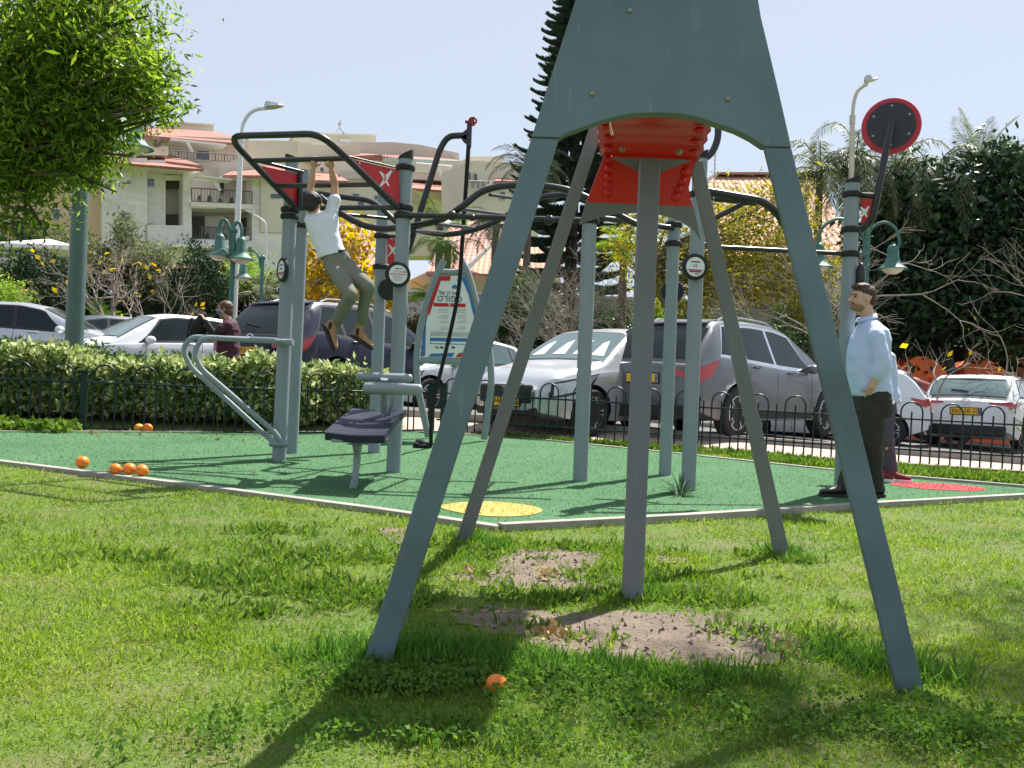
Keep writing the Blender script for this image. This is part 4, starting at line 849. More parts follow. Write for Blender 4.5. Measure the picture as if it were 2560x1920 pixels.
    bx = MB(); bx.box((L+.052, 0, S.get('gz', .56)+.06), (.012, .10, .07), ch=.004); bx.build('badge', m_chrome, root, False, local=True)
    # wiper, spoiler, antenna
    bx = MB(); p = Pn(S['rw'][0]+.07, 9, 1, .02); q = Pn(S['rw'][0]+.12, 8.1, 1, .02); bx.tube([p, q], .012, 6); bx.build('rear_wiper', m_trim, root, local=True)
    bx = MB(); lp = S['spoil']; zt = top(lp); bx.prism([(lp-.12, -Wd*.66, zt-.05), (lp-.16, 0, zt-.035), (lp-.12, Wd*.66, zt-.05), (lp+.12, Wd*.68, zt+.005), (lp+.12, 0, zt+.02), (lp+.12, -Wd*.68, zt+.005)], (0, 0, .022)); bx.build('spoiler', paint, root, False, local=True)
    bx = MB(); bx.prism([(lp+.32, 0, top(lp+.32)+.01), (lp+.50, 0, top(lp+.5)+.01), (lp+.30, 0, top(lp+.3)+.075)], (0, .02, 0)); bx.build('aerial', m_trim, root, False, local=True)
    if S.get('rails'):
        for s in (-1, 1):
            bx = MB(); bx.tube([P(l, 7.2, s)+Vector((0, 0, .05 if 0 < i < 9 else .0)) for i, l in enumerate(np.linspace(S['rails'][0], S['rails'][1], 10))], .016, 6); bx.build('roof_rail', m_rim, root, local=True)
    # plates
    for (xx, zz, nx, show) in ((-.05, S['pz'], -1, plate if not front else None), (L+.058, S.get('fpz', .44), 1, plate if front else None)):
        bx = MB(); bx.box((xx, 0, zz), (.012, .52, .115)); pl_ = bx.build('number_plate', m_plate, root, False, local=True)
        bx = MB(); bx.box((xx+nx*.007, -nx*-.235 if nx < 0 else .235*-1, zz), (.003, .04, .10)); bx.build('plate_band', m_bluep, pl_, False, local=True)
        if show: text(show, 'plate_text', .115, (xx+nx*.0075, .02*nx, zz), nrm_rot((nx, 0, 0)), m_blk, pl_, local=True)
        bx = MB(); bx.box((xx-nx*.006, 0, zz), (.012, .56, .15), ch=.004); bx.build('plate_frame', m_trim, root, False, local=True)
    zz = S.get('ez', S['pz']+.2); xx = -.045
    if emblem == 'wing':
        bx = MB(); bx.tube([(xx, .075*math.cos(a), zz+.06*math.sin(a)) for a in [2*math.pi*k/20 for k in range(20)]], .009, 6, closed=True); bx.tube(spline([(xx, -.07, zz+.035), (xx, -.035, zz+.02), (xx, 0, zz-.02), (xx, .035, zz+.02), (xx, .07, zz+.035)], 4), .008, 6); bx.build('badge', m_chrome, root, local=True)
    elif emblem == 'ovals':
        bx = MB()
        for (a_, b_, oz) in ((.085, .055, 0), (.032, .05, -.002), (.06, .024, .024)): bx.tube([(xx, a_*math.cos(a), zz+oz+b_*math.sin(a)) for a in [2*math.pi*k/20 for k in range(20)]], .008, 6, closed=True)
        bx.build('badge', m_chrome, root, local=True)
    else: bx = MB(); bx.box((xx, 0, zz), (.012, .13, .04), ch=.005); bx.build('badge', m_chrome, root, False, local=True)
    # wheels
    first = None
    for wx in WX:
        for s in (-1, 1):
            c = Vector((wx, s*(Wd-.115), R)); Rt = rot_to((0, s, 0))
            if first is None:
                tb_ = MB(); tb_.lathe([(R*.66, -.10), (R*.9, -.105), (R*.985, -.08), (R, -.03), (R, .03), (R*.985, .08), (R*.9, .105), (R*.66, .10)], (0, 0, 0), Rt, 36); wh = tb_.build('wheel', m_tyre, root, local=True); wh.location = c
                rb = MB(); rb.lathe([(R*.66, .02), (R*.67, .10), (R*.63, .105), (R*.60, .04)], (0, 0, 0), Rt, 30)
                for k in range(5):
                    for dd in (-.16, .16):
                        a = k*2*math.pi/5; rb.tube([Rt@Vector((R*.1*math.cos(a), R*.1*math.sin(a), .07)), Rt@Vector((R*.64*math.cos(a+dd), R*.64*math.sin(a+dd), .09))], .022*R/.34, 5)
                rb.lathe([(R*.16, .05), (R*.16, .085), (0, .09)], (0, 0, 0), Rt, 14); rm = rb.build('rim', S.get('rimm', m_rim), wh, local=True)
                db = MB(); db.lathe([(R*.62, -.02), (R*.62, 0)], (0, 0, 0), Rt, 20); dk = db.build('brake_disc', m_trim, wh, local=True); first = (wh, s)
            else:
                c2 = first[0].copy(); COL.objects.link(c2); c2.location = c
                if s != first[1]: c2.rotation_euler = (0, 0, math.pi)
                for ch in list(first[0].children): k2 = ch.copy(); COL.objects.link(k2); k2.parent = c2
    return root
def SPEC(kind, **kw):
    if kind == 'suv':
        S = dict(L=4.55, W=1.86, H=1.68, wr=.36, axles=(.95, 3.65), sill=.26, tumble=.40,
                 top=[(0, .98), (.08, 1.08), (.30, 1.34), (.58, 1.60), (.75, 1.645), (1.6, 1.685), (2.3, 1.67), (2.75, 1.59), (3.15, 1.36), (3.55, 1.12), (3.8, 1.06), (4.3, .96), (4.5, .82), (4.55, .70)],
                 belt=[(0, .95), (.5, 1.12), (1.2, 1.06), (2.2, 1.0), (3.4, .98), (4.55, .8)], wins=[(.55, 1.15, 1.08, .78), (1.22, 1.98, 1.95, 1.16), (2.06, 3.12, 2.66, 2.03)],
                 doors=(1.42, 2.42), seams=(1.25, 2.03, 3.1), mirror=2.98, tail=[(.02, 3.2), (.30, 3.45), (.46, 4.0), (.02, 4.0)], taily=(.46, .80, .82), tailz=(.86, .78, 1.0, .96),
                 head=[(4.05, 3.6), (4.42, 3.3), (4.40, 3.9), (3.95, 4.0)], rw=(.08, .50), ws=(2.80, 3.52), spoil=.66, rails=(.9, 2.4), pz=.80, ez=1.0, gz=.62, gh=.26, fpz=.48)
    elif kind == 'hatch':
        S = dict(L=3.86, W=1.74, H=1.5, wr=.31, axles=(.66, 3.10), sill=.2, tumble=.38,
                 top=[(0, .92), (.06, 1.02), (.22, 1.26), (.42, 1.43), (.9, 1.49), (1.7, 1.50), (2.05, 1.44), (2.5, 1.20), (2.85, .99), (3.1, .93), (3.55, .84), (3.78, .72), (3.86, .6)],
                 belt=[(0, .92), (.5, 1.0), (1.2, .96), (2.2, .91), (2.9, .86), (3.86, .68)], wins=[(.55, 1.2, 1.15, .68), (1.28, 2.45, 2.0, 1.24)],
                 doors=(1.45, ), seams=(1.24, 2.35), mirror=2.3, tail=[(.02, 3.5), (.20, 3.6), (.3, 4.0), (.02, 4.0)], taily=(.56, .72, .74), tailz=(.80, .80, .93, .93),
                 head=[(3.20, 3.55), (3.72, 3.05), (3.70, 3.9), (3.02, 4.0)], rw=(.06, .38), ws=(2.12, 2.82), spoil=.5, pz=.72, ez=.92, gz=.52, gh=.24, fpz=.42)
    elif kind == 'sedan':
        S = dict(L=4.5, W=1.8, H=1.45, wr=.33, axles=(.95, 3.62), sill=.2, tumble=.42,
                 top=[(0, .95), (.3, 1.03), (.75, 1.22), (1.15, 1.37), (1.7, 1.45), (2.2, 1.45), (2.6, 1.38), (3.1, 1.14), (3.45, .98), (3.7, .92), (4.2, .83), (4.42, .72), (4.5, .6)],
                 belt=[(0, .9), (.7, .98), (2, .93), (3.4, .87), (4.5, .7)], wins=[(.95, 1.35, 1.4, 1.28), (1.4, 2.12, 2.1, 1.45), (2.2, 3.12, 2.62, 2.16)],
                 doors=(1.55, 2.5), seams=(1.35, 2.16, 3.1), mirror=3.0, tail=[(.02, 3.3), (.3, 3.5), (.38, 4.0), (.02, 4.0)], taily=(.45, .84, .85), tailz=(.78, .76, .92, .90),
                 head=[(3.95, 3.5), (4.36, 3.1), (4.34, 3.8), (3.8, 4.0)], rw=(.42, 1.05), ws=(2.66, 3.42), spoil=.3, pz=.70, ez=.86, gz=.5, gh=.2, fpz=.4)
    elif kind == 'wagon':
        S = dict(L=4.65, W=1.79, H=1.46, wr=.33, axles=(.98, 3.68), sill=.2, tumble=.40,
                 top=[(0, .90), (.07, 1.0), (.25, 1.14), (.62, 1.37), (.8, 1.42), (1.6, 1.46), (2.3, 1.46), (2.75, 1.38), (3.2, 1.15), (3.6, .98), (3.8, .93), (4.3, .84), (4.55, .74), (4.65, .6)],
                 belt=[(0, .9), (.7, 1.0), (2, .94), (3.5, .88), (4.65, .7)], wins=[(.6, 1.25, 1.25, .85), (1.32, 2.15, 2.1, 1.3), (2.22, 3.2, 2.75, 2.18)],
                 doors=(1.5, 2.5), seams=(1.3, 2.2, 3.15), mirror=3.1, tail=[(.02, 3.6), (.40, 3.75), (.5, 4.0), (.02, 4.0)], taily=(.40, .78, .80), tailz=(.87, .84, .92, .90),
                 head=[(4.05, 3.5), (4.5, 3.1), (4.48, 3.8), (3.9, 4.0)], rw=(.10, .56), ws=(2.8, 3.55), spoil=.70, pz=.72, ez=.90, gz=.5, gh=.2, fpz=.4)
    S.update(kw); return S
p_dark = PAINT('dark_blue_paint', (.010, .014, .036), .0, .2); p_grey = PAINT('mid_grey_metallic_paint', (.13, .14, .16), .4, .4); p_silver = PAINT('silver_paint', (.50, .52, .55), .45); p_white = PAINT('white_car_paint', (.70, .72, .75), .0)
p_grey2 = PAINT('slate_grey_paint', (.08, .10, .13), .4, .4); p_redp = PAINT('red_car_paint', (.35, .02, .03), .2)
car('dark blue compact suv with its rear to the fence, behind the hanging boy', -4.07, 14.32, .47, 60, SPEC('suv', sideclad=1), p_dark, '793-41-602', 'suv', emblem='wing')
car('grey mid size suv parked rear first behind the long fence', 1.90, 13.25, .22, 46, SPEC('suv', L=4.65, rails=(.9, 2.5), wtrim=m_chrome, sideclad=1), p_grey, '25 ', 'suv', scale=1.05)
car('silver hatchback facing the fence with sunshades behind its windscreen', 2.75, 16.15, .2, 228, SPEC('hatch', shade=1, ws_glass=m_glassg), p_silver, '594-84-102', 'hatchback', scale=1.09, front=True)
car('white estate car at the right edge, rear towards the fence', 8.75, 17.7, -.02, 54, SPEC('wagon', ws_glass=m_glassg, glass=m_glassg, rimm=m_trim), p_white, '860-38-502', 'estate car', emblem='ovals')
c_ = W(2262, 980, 17.2); car('white hatchback behind the two standing men', c_.x+.5, 17.3, -.02, 155, SPEC('hatch', glass=m_glassg), p_white, None, 'hatchback')
c_ = W(2320, 960, 21.5); car('dull red car seen between the white cars and the orange bins', c_.x+.3, 20.5, .02, 170, SPEC('sedan', glass=m_glassg), p_redp, None)
car('pale silver car squeezed between the red car and the white estate', 8.9, 22.6, .05, 226, SPEC('sedan', glass=m_glassg), p_silver, None)
car('silver car showing only its front lamp at the right edge of the picture', 11.1, 15.6, -.05, 224, SPEC('hatch'), p_silver, None, 'hatchback')
car('light car half hidden behind the steel leg, left of the silver hatchback', .3, 20.0, .3, 228, SPEC('sedan', glass=m_glassg), p_silver, None)
def place(px, d): p = W(px, 900, d); return p.x
car('grey hatchback seen side on at the left edge behind the hedge', place(-260, 17.2), 17.6, .66, 8, SPEC('sedan', glass=m_glass), p_silver, None)
car('slate grey car with pale windscreen behind the tall lamp post', place(470, 21), 21.3, .60, 222, SPEC('sedan', ws_glass=m_glassg), p_grey2, None)
car('white car with bonnet just above the hedge left of the woman', place(600, 19.5), 19.4, .52, 225, SPEC('hatch', ws_glass=m_glassg), p_white, None, 'hatchback')
# ================================================================ buildings
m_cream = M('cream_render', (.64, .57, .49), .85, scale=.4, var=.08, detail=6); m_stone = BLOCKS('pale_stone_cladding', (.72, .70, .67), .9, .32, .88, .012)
m_tan = M('tan_render', (.60, .44, .29), .85, scale=.4, var=.08); m_tan2 = M('yellowish_render', (.62, .565, .46), .85, scale=.4, var=.07); m_shade = M('grey_beige_and_shaded_render', (.54, .50, .44), .85, scale=.4, var=.07)  # m_shade: grey beige walls, also shade painted into recesses and the terrace
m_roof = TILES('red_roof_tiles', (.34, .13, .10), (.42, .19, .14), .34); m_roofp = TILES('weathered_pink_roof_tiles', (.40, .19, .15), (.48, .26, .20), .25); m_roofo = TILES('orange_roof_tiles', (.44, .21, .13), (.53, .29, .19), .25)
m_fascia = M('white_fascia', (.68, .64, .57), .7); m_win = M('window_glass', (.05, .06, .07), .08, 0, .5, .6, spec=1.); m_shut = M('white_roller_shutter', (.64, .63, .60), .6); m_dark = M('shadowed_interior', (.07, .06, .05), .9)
m_core_b = M('balcony_greenery', (.05, .09, .03), .9, var=.5, scale=3); m_rail = M('grey_balcony_rail', (.10, .10, .11), .5); m_wal = M('awning_white', (.74, .73, .70), .6)
def plane2(px0, d0, px1, d1):
    a = W(px0, 900, d0); b = W(px1, 900, d1); a.z = b.z = 0; n = (b-a).cross(Vector((0, 0, 1))).normalized()
    if n.y > 0: n = -n
    return (a, n)
class Bld:
    def __init__(s, name, label, cat, px, py, d, P, group=None):
        b = W(px, py, d); b.z = gz(b.x, min(b.y, 300)); s.root = thing(name, label, cat, b, group=group); s.P = P
    def slab(s, name, pts, mat, off=0., th=.3, parent=None, P=None):
        P = P or s.P; mb = MB(); mb.prism([hit(*p, P, off) for p in pts], -P[1]*th); return mb.build(name, mat, parent or s.root, False)
    def rect(s, name, x0, y0, x1, y1, mat, off=0., th=.3, parent=None, sk=0., P=None):
        return s.slab(name, [(x0, y0), (x1, y0+sk*(x1-x0)), (x1, y1+sk*(x1-x0)), (x0, y1)], mat, off, th, parent, P)
    def poly3(s, name, pts, mat, th=.25, parent=None):
        P = [W(*p) for p in pts]; n = (P[1]-P[0]).cross(P[2]-P[0]).normalized(); n = n if n.z > 0 else -n
        mb = MB(); mb.prism(P, -n*th); return mb.build(name, mat, parent or s.root, False)
    def window(s, x0, y0, x1, y1, off, sk=.03, shut=0., fr=m_fascia):
        w = s.rect('window', x0, y0, x1, y1, fr, off+.05, .12, sk=sk); e = (x1-x0)*.1
        s.rect('pane', x0+e, y0+e, x1-e, y1-e, m_win, off+.07, .06, w, sk)
        if shut: s.rect('shutter', x0+e*.6, y0+e*.5, x1-e*.6, y0+(y1-y0)*shut, m_shut, off+.14, .08, w, sk)
        return w
    def railing(s, x0, y0, x1, y1, off, sk=.06, n=14):
        r = MB(); P = s.P
        def pt(x, f): y = y0+(y1-y0)*f+sk*(x-x0); return hit(x, y, P, off)
        r.tube([pt(x0, 0), pt(x1, 0)], .05, 5); r.tube([pt(x0, .96), pt(x1, .96)], .04, 5)
        for i in range(n+1): x = x0+(x1-x0)*i/n; r.tube([pt(x, 0), pt(x, 1)], .022 if i % 3 else .05, 4)
        return r.build('railing', m_rail, s.root)
A = Bld('apartment_building', 'pale stone apartment block with red eaves and stacked balconies at the left', 'apartment building', 400, 930, 74, plane2(90, 70, 720, 80))
A.rect('tan_wing', -60, 440, 262, 760, m_tan, -1.2, 9, sk=0); A.rect('tan_wing_wall', 40, 560, 92, 720, M('rust_render', (.33, .12, .09), .85), -.6, 1)
A.window(131, 521, 151, 551, -1.2, 0); A.window(171, 521, 186, 541, -1.2, 0)
A.rect('stone_front', 255, 395, 368, 700, m_stone, 0, 8); A.rect('stone_front', 362, 400, 414, 700, m_stone, -.9, 6); A.slab('lower_front', [(362, 562), (480, 564), (480, 700), (362, 700)], m_stone, 0, 6)
A.rect('pillar', 458, 418, 479, 610, m_stone, .05, 2.5); A.rect('loggia_back', 408, 420, 470, 565, m_shade, -2.6, 4); A.rect('loggia_floor', 411, 524, 460, 566, m_shade, -.2, .3) if False else None
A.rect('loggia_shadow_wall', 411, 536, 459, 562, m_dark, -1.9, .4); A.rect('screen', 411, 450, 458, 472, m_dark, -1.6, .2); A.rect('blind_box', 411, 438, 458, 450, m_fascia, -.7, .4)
for (a, b, c, d, s_) in ((294, 512, 327, 555, .45), (364, 520, 385, 560, .95), (366, 425, 388, 468, .5), (303, 428, 330, 462, .8), (385, 613, 406, 640, .4), (300, 628, 330, 655, .5)): A.window(a, b, c, d, .0 if a < 340 or b > 600 else -.85, .03, s_)
A.poly3('roof', [(215, 400, 69.8), (509, 423, 74.2), (503, 413, 74.5), (425, 386, 80), (362, 384, 80), (226, 380, 78)], m_roof); A.slab('eaves', [(215, 401), (509, 422), (480, 428), (215, 407)], m_fascia, 1.2, 2.)
# balconies on the right half
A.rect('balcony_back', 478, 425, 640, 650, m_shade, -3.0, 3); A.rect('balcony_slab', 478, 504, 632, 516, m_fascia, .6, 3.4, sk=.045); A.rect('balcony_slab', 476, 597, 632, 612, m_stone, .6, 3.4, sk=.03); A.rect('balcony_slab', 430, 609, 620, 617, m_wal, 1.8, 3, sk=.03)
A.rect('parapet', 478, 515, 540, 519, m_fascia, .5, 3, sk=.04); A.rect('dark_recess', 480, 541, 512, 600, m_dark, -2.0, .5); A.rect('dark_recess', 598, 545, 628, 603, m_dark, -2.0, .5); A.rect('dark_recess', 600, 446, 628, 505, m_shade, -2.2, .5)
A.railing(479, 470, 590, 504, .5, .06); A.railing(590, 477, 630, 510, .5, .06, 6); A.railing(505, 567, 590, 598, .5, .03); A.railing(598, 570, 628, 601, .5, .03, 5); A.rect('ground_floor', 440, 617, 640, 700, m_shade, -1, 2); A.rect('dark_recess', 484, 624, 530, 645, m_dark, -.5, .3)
A.window(548, 452, 562, 490, -2.9, .03); A.rect('shutter', 505, 540, 560, 566, m_shut, -2.6, .2)
A.slab('awning', [(495, 437), (580, 447), (580, 450), (495, 441)], m_wal, 1.6, 1.6); A.slab('awning_side', [(532, 448), (540, 448), (554, 476), (547, 476)], m_wal, .8, .2); A.slab('awning_side', [(465, 354), (472, 354), (487, 382), (480, 382)], m_wal, -2.5, .2)
A.poly3('roof', [(556, 437, 75.5), (760, 440, 80), (700, 414, 84), (608, 417, 83)], m_roof); A.slab('eaves', [(553, 438), (740, 441), (740, 447), (560, 444)], m_fascia, .6, 1.5)
A.rect('stone_front', 630, 444, 760, 700, m_stone, -.3, 6); A.rect('wall_panel', 652, 440, 715, 580, m_cream, -.1, 1); A.rect('window_strip', 678, 485, 706, 495, m_win, 0, .2)
for (x_, y_) in ((392, 600), (420, 606), (545, 590), (610, 590)): A.rect('air_conditioner', x_, y_, x_+13, y_+9, m_shut, .8, .8)
for (x_, y_, w_) in ((495, 500, 8), (520, 502, 10), (548, 505, 7), (575, 507, 9), (515, 595, 9), (560, 596, 8)): A.slab('balcony_plant', [(x_, y_), (x_+w_*.2, y_-w_*1.2), (x_+w_*.6, y_-w_*1.6), (x_+w_, y_-w_*.8), (x_+w_, y_)], m_core_b, .2, .5)
# setback storey
A.rect('upper_storey', 330, 335, 622, 420, m_cream, -5.5, 6, sk=.04); A.window(487, 366, 527, 402, -5.4, .03); A.rect('planter_wall', 345, 364, 421, 386, m_cream, -1.5, 2, sk=.03); A.railing(423, 376, 592, 394, -2.2, .07, 22)
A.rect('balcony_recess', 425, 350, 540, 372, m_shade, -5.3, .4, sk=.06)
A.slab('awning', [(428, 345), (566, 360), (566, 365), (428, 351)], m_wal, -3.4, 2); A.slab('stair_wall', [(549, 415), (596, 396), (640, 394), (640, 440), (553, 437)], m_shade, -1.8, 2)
A.poly3('roof', [(330, 335, 77), (596, 358, 81), (583, 340, 86), (535, 329, 88), (385, 318, 88), (330, 312, 88)], m_roof); A.slab('eaves', [(330, 336), (598, 358), (598, 363), (330, 341)], m_fascia, -4.6, 1); A.rect('roof_box', 405, 303, 534, 332, m_cream, -14, 4, sk=.07); A.rect('roof_box_coping', 403, 301, 536, 305, m_fascia, -13.8, 4.3, sk=.07)
A.rect('wide_parapet', 560, 352, 745, 440, m_tan2, -7, 4, sk=.0)
mb = MB()
for k in range(60): p = hit(375+RN.random()*36, 365-RN.random()*26, A.P, -1.2); mb.tube([hit(392, 368, A.P, -1.2), p], .03, 3, caps=False)
mb.build('roof_garden_twigs', m_twig, A.root)
B = Bld('apartment_building', 'long beige apartment complex with terraces and solar gear behind the chin up frame', 'apartment building', 900, 930, 92, plane2(560, 86, 1320, 98))
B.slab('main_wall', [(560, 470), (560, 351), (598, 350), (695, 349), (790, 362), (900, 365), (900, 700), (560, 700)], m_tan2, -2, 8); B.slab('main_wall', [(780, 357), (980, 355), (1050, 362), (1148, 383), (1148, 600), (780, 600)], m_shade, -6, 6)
B.rect('roof_room', 737, 333, 940, 400, m_tan2, -9, 5, sk=.02); B.window(848, 345, 878, 362, -8.9, .02, .6); B.rect('coping', 735, 331, 942, 335, m_fascia, -8.8, 5.3, sk=.02)
B.poly3('roof', [(758, 396, 90), (955, 386, 92), (1170, 416, 97), (1140, 398, 101), (948, 373, 100), (800, 378, 98)], m_roof); B.slab('terrace_wall', [(780, 398), (960, 388), (1180, 418), (1320, 460), (1320, 600), (780, 640)], m_cream, -1, 5)
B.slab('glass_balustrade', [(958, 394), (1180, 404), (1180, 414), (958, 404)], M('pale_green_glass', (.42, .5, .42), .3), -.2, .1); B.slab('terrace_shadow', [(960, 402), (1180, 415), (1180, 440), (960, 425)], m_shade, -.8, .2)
B.poly3('roof', [(780, 450, 85), (872, 452, 87), (860, 445, 88), (832, 430, 91), (786, 426, 91)], m_roof); B.poly3('roof', [(1030, 470, 88), (1245, 486, 93), (1190, 468, 95), (1120, 456, 96), (1033, 448, 95)], m_roof)
B.rect('lower_wall', 720, 448, 1020, 640, m_cream, .8, 4); B.slab('lower_wall', [(1020, 468), (1240, 486), (1240, 640), (1020, 640)], m_cream, 1.2, 4); B.slab('eaves', [(1024, 468), (1245, 484), (1245, 492), (1024, 476)], m_fascia, 1.8, 1)
B.rect('low_balcony', 853, 427, 950, 446, m_shade, 1.2, 2, sk=.02); B.rect('parapet', 1035, 432, 1150, 448, m_cream, .6, 2, sk=.05)
for (a, b, c, d, s_) in ((800, 418, 810, 430, 0), (893, 503, 912, 520, 0), (935, 487, 950, 500, 0), (880, 480, 900, 492, .3), (1103, 485, 1122, 505, 0), (1168, 432, 1178, 450, 0), (1183, 434, 1194, 452, 0), (1060, 493, 1074, 512, .4)): B.window(a, b, c, d, .85 if a < 1000 else 1.25, .03, s_)
B.railing(1130, 440, 1230, 462, 1.6, .10, 18)
for k in range(5):
    mb = MB(); x = 1040+k*22; mb.tube(bend([hit(x, 408+k*2, B.P, 1), hit(x+36, 412+k*2, B.P, 1), hit(x+40, 440, B.P, 1)], .5), .12, 6); mb.build('white_pipe', m_wal, B.root)
C2 = Bld('apartment_building', 'small cream apartment block with balcony left of the tall spiky pine', 'apartment building', 1240, 930, 84, plane2(1150, 82, 1345, 86))
C2.slab('main_wall', [(1175, 402), (1300, 408), (1345, 420), (1345, 640), (1175, 600)], m_cream, 0, 6); C2.rect('roof_room', 1178, 391, 1262, 412, m_tan2, -3, 4); C2.rect('roof_window', 1190, 404, 1212, 412, m_win, -2.9, .1); C2.window(1168, 430, 1178, 452, .1); C2.window(1184, 433, 1194, 455, .1); C2.window(1293, 470, 1310, 500, .1, shut=.3); C2.window(1250, 478, 1264, 500, .1)
C2.poly3('roof', [(1234, 452, 82), (1300, 452, 84), (1290, 434, 87), (1254, 434, 87)], m_roof); C2.slab('gable', [(1200, 478), (1234, 452), (1240, 458), (1206, 485)], m_fascia, 1, .5); C2.railing(1170, 452, 1230, 470, .8, .03, 14)
# near houses with tiled roofs
H1 = Bld('house', 'house with a big weathered pink tiled roof behind the notice board', 'house', 1170, 930, 42, plane2(1050, 40, 1400, 42))
H1.poly3('roof', [(1066, 678, 38), (1176, 678, 38), (1300, 588, 46), (1260, 553, 48), (1130, 553, 48)], m_roofp); H1.slab('wall', [(1075, 676), (1400, 676), (1400, 860), (1075, 860)], m_tan, -1, 6); H1.poly3('roof', [(1165, 683, 37), (1392, 688, 38), (1420, 618, 43), (1236, 600, 43)], m_roofo)
H1.slab('barge_board', [(1163, 668), (1236, 603), (1238, 610), (1167, 681)], m_wal, 3.2, .2); H1.slab('parapet', [(1172, 678), (1400, 685), (1400, 704), (1172, 700)], m_tan2, 2.2, 3); H1.slab('wall', [(1172, 698), (1340, 702), (1340, 860), (1172, 860)], M('pale_house_render', (.52, .47, .38), .85), 1.9, 3); H1.window(1262, 720, 1292, 752, 2)
H2 = Bld('house', 'house with pale orange tiled roof behind the yellow flowering tree', 'house', 1900, 930, 36, plane2(1750, 36, 2100, 36))
H2.poly3('roof', [(1755, 470, 35), (1740, 640, 30), (2140, 640, 30), (2040, 433, 37), (1795, 433, 37)], m_roofo); H2.slab('barge_board', [(1752, 455), (1790, 432), (1796, 436), (1756, 466)], m_wal, 2, .2); H2.slab('ridge', [(1793, 430), (2042, 430), (2042, 436), (1793, 436)], m_roofp, -.5, .3)
H2.slab('wall', [(1760, 640), (2130, 640), (2130, 860), (1760, 860)], m_shade, 1.5, 3); H2.window(1850, 720, 1900, 780, 1.6); H2.slab('porch', [(1940, 745), (2060, 745), (2060, 755), (1940, 755)], m_fascia, 2.6, 1)
H3 = Bld('house', 'small house with red roof and grey verge at the far left edge', 'house', 20, 930, 36, plane2(-80, 36, 120, 36))
H3.poly3('roof', [(-60, 690, 35), (60, 693, 35), (66, 662, 38), (-20, 700, 36)], m_roofp); H3.slab('gable', [(-60, 700), (-60, 655), (70, 633), (70, 648), (4, 695)], m_shade, .2, .4); H3.slab('wall', [(-60, 692), (58, 692), (58, 780), (-60, 780)], m_fascia, 0, 3); H3.poly3('roof', [(-60, 690, 34), (-60, 650, 36), (66, 632, 38), (70, 624, 38), (-60, 625, 39)], M('dark_roof_sheet', (.06, .06, .07), .7))
H4 = Bld('house', 'low house roof of red tiles between the bare tree and the dark cypress', 'house', 450, 930, 42, plane2(380, 42, 620, 42))
H4.poly3('roof', [(395, 690, 40), (600, 692, 40), (585, 658, 44), (405, 660, 44)], m_roofo); H4.slab('wall', [(395, 690), (600, 692), (600, 800), (395, 800)], m_fascia, 0, 3)
H5 = Bld('house', 'sliver of tiled roof behind the dark tree at the right edge', 'house', 2570, 930, 34, plane2(2500, 34, 2700, 34))
H5.poly3('roof', [(2520, 560, 32), (2760, 560, 32), (2760, 470, 38), (2560, 480, 38)], m_roofo); H5.slab('wall', [(2520, 560), (2760, 560), (2760, 860), (2520, 860)], m_shade, 0, 3)
H6 = Bld('house', 'house wall glimpsed behind the yellow leaved tree', 'house', 860, 930, 42, plane2(760, 42, 1000, 42))
H6.poly3('roof', [(770, 665, 39), (990, 668, 39), (960, 560, 47), (800, 560, 47)], m_roofp); H6.slab('wall', [(770, 665), (990, 668), (990, 830), (770, 830)], m_tan, 0, 3); H6.window(880, 690, 905, 720, .1)
# garden parasol
c = W(122, 640, 40); pr_ = thing('parasol', 'white square garden parasol at the left behind the lamp post', 'parasol', (c.x, 40, gz(c.x, 40))); z = W(122, 621, 40).z; mb = MB(); v = [(c.x+s1*1.7, 40+s2*1.3, z) for s1, s2 in ((-1, -1), (1, -1), (1, 1), (-1, 1))]+[(c.x, 40, z+.42)]; v += [(a[0], a[1], z-.18) for a in v[:4]]
mb.add(v, [(0, 1, 4), (1, 2, 4), (2, 3, 4), (3, 0, 4), (0, 1, 6, 5), (1, 2, 7, 6), (2, 3, 8, 7), (3, 0, 5, 8)]); mb.build('canopy', m_wal, pr_, False); mb = MB(); mb.tube([(c.x, 40, gz(c.x, 40)), (c.x, 40, z+.42)], .04, 8); mb.build('pole', m_wal, pr_)
# roof dish mast
c = W(868, 335, 98); a = thing('roof_antenna', 'thin bent aerial mast on the beige roof room', 'antenna', c); mb = MB(); mb.tube([W(860, 335, 98), W(846, 312, 98), W(853, 300, 98)], .09, 5); mb.tube([W(838, 330, 98), W(850, 322, 98), W(862, 334, 98)], .07, 5); mb.tube([W(846, 313, 98), W(853, 308, 98)], .16, 5); mb.build('mast', m_rim, a)
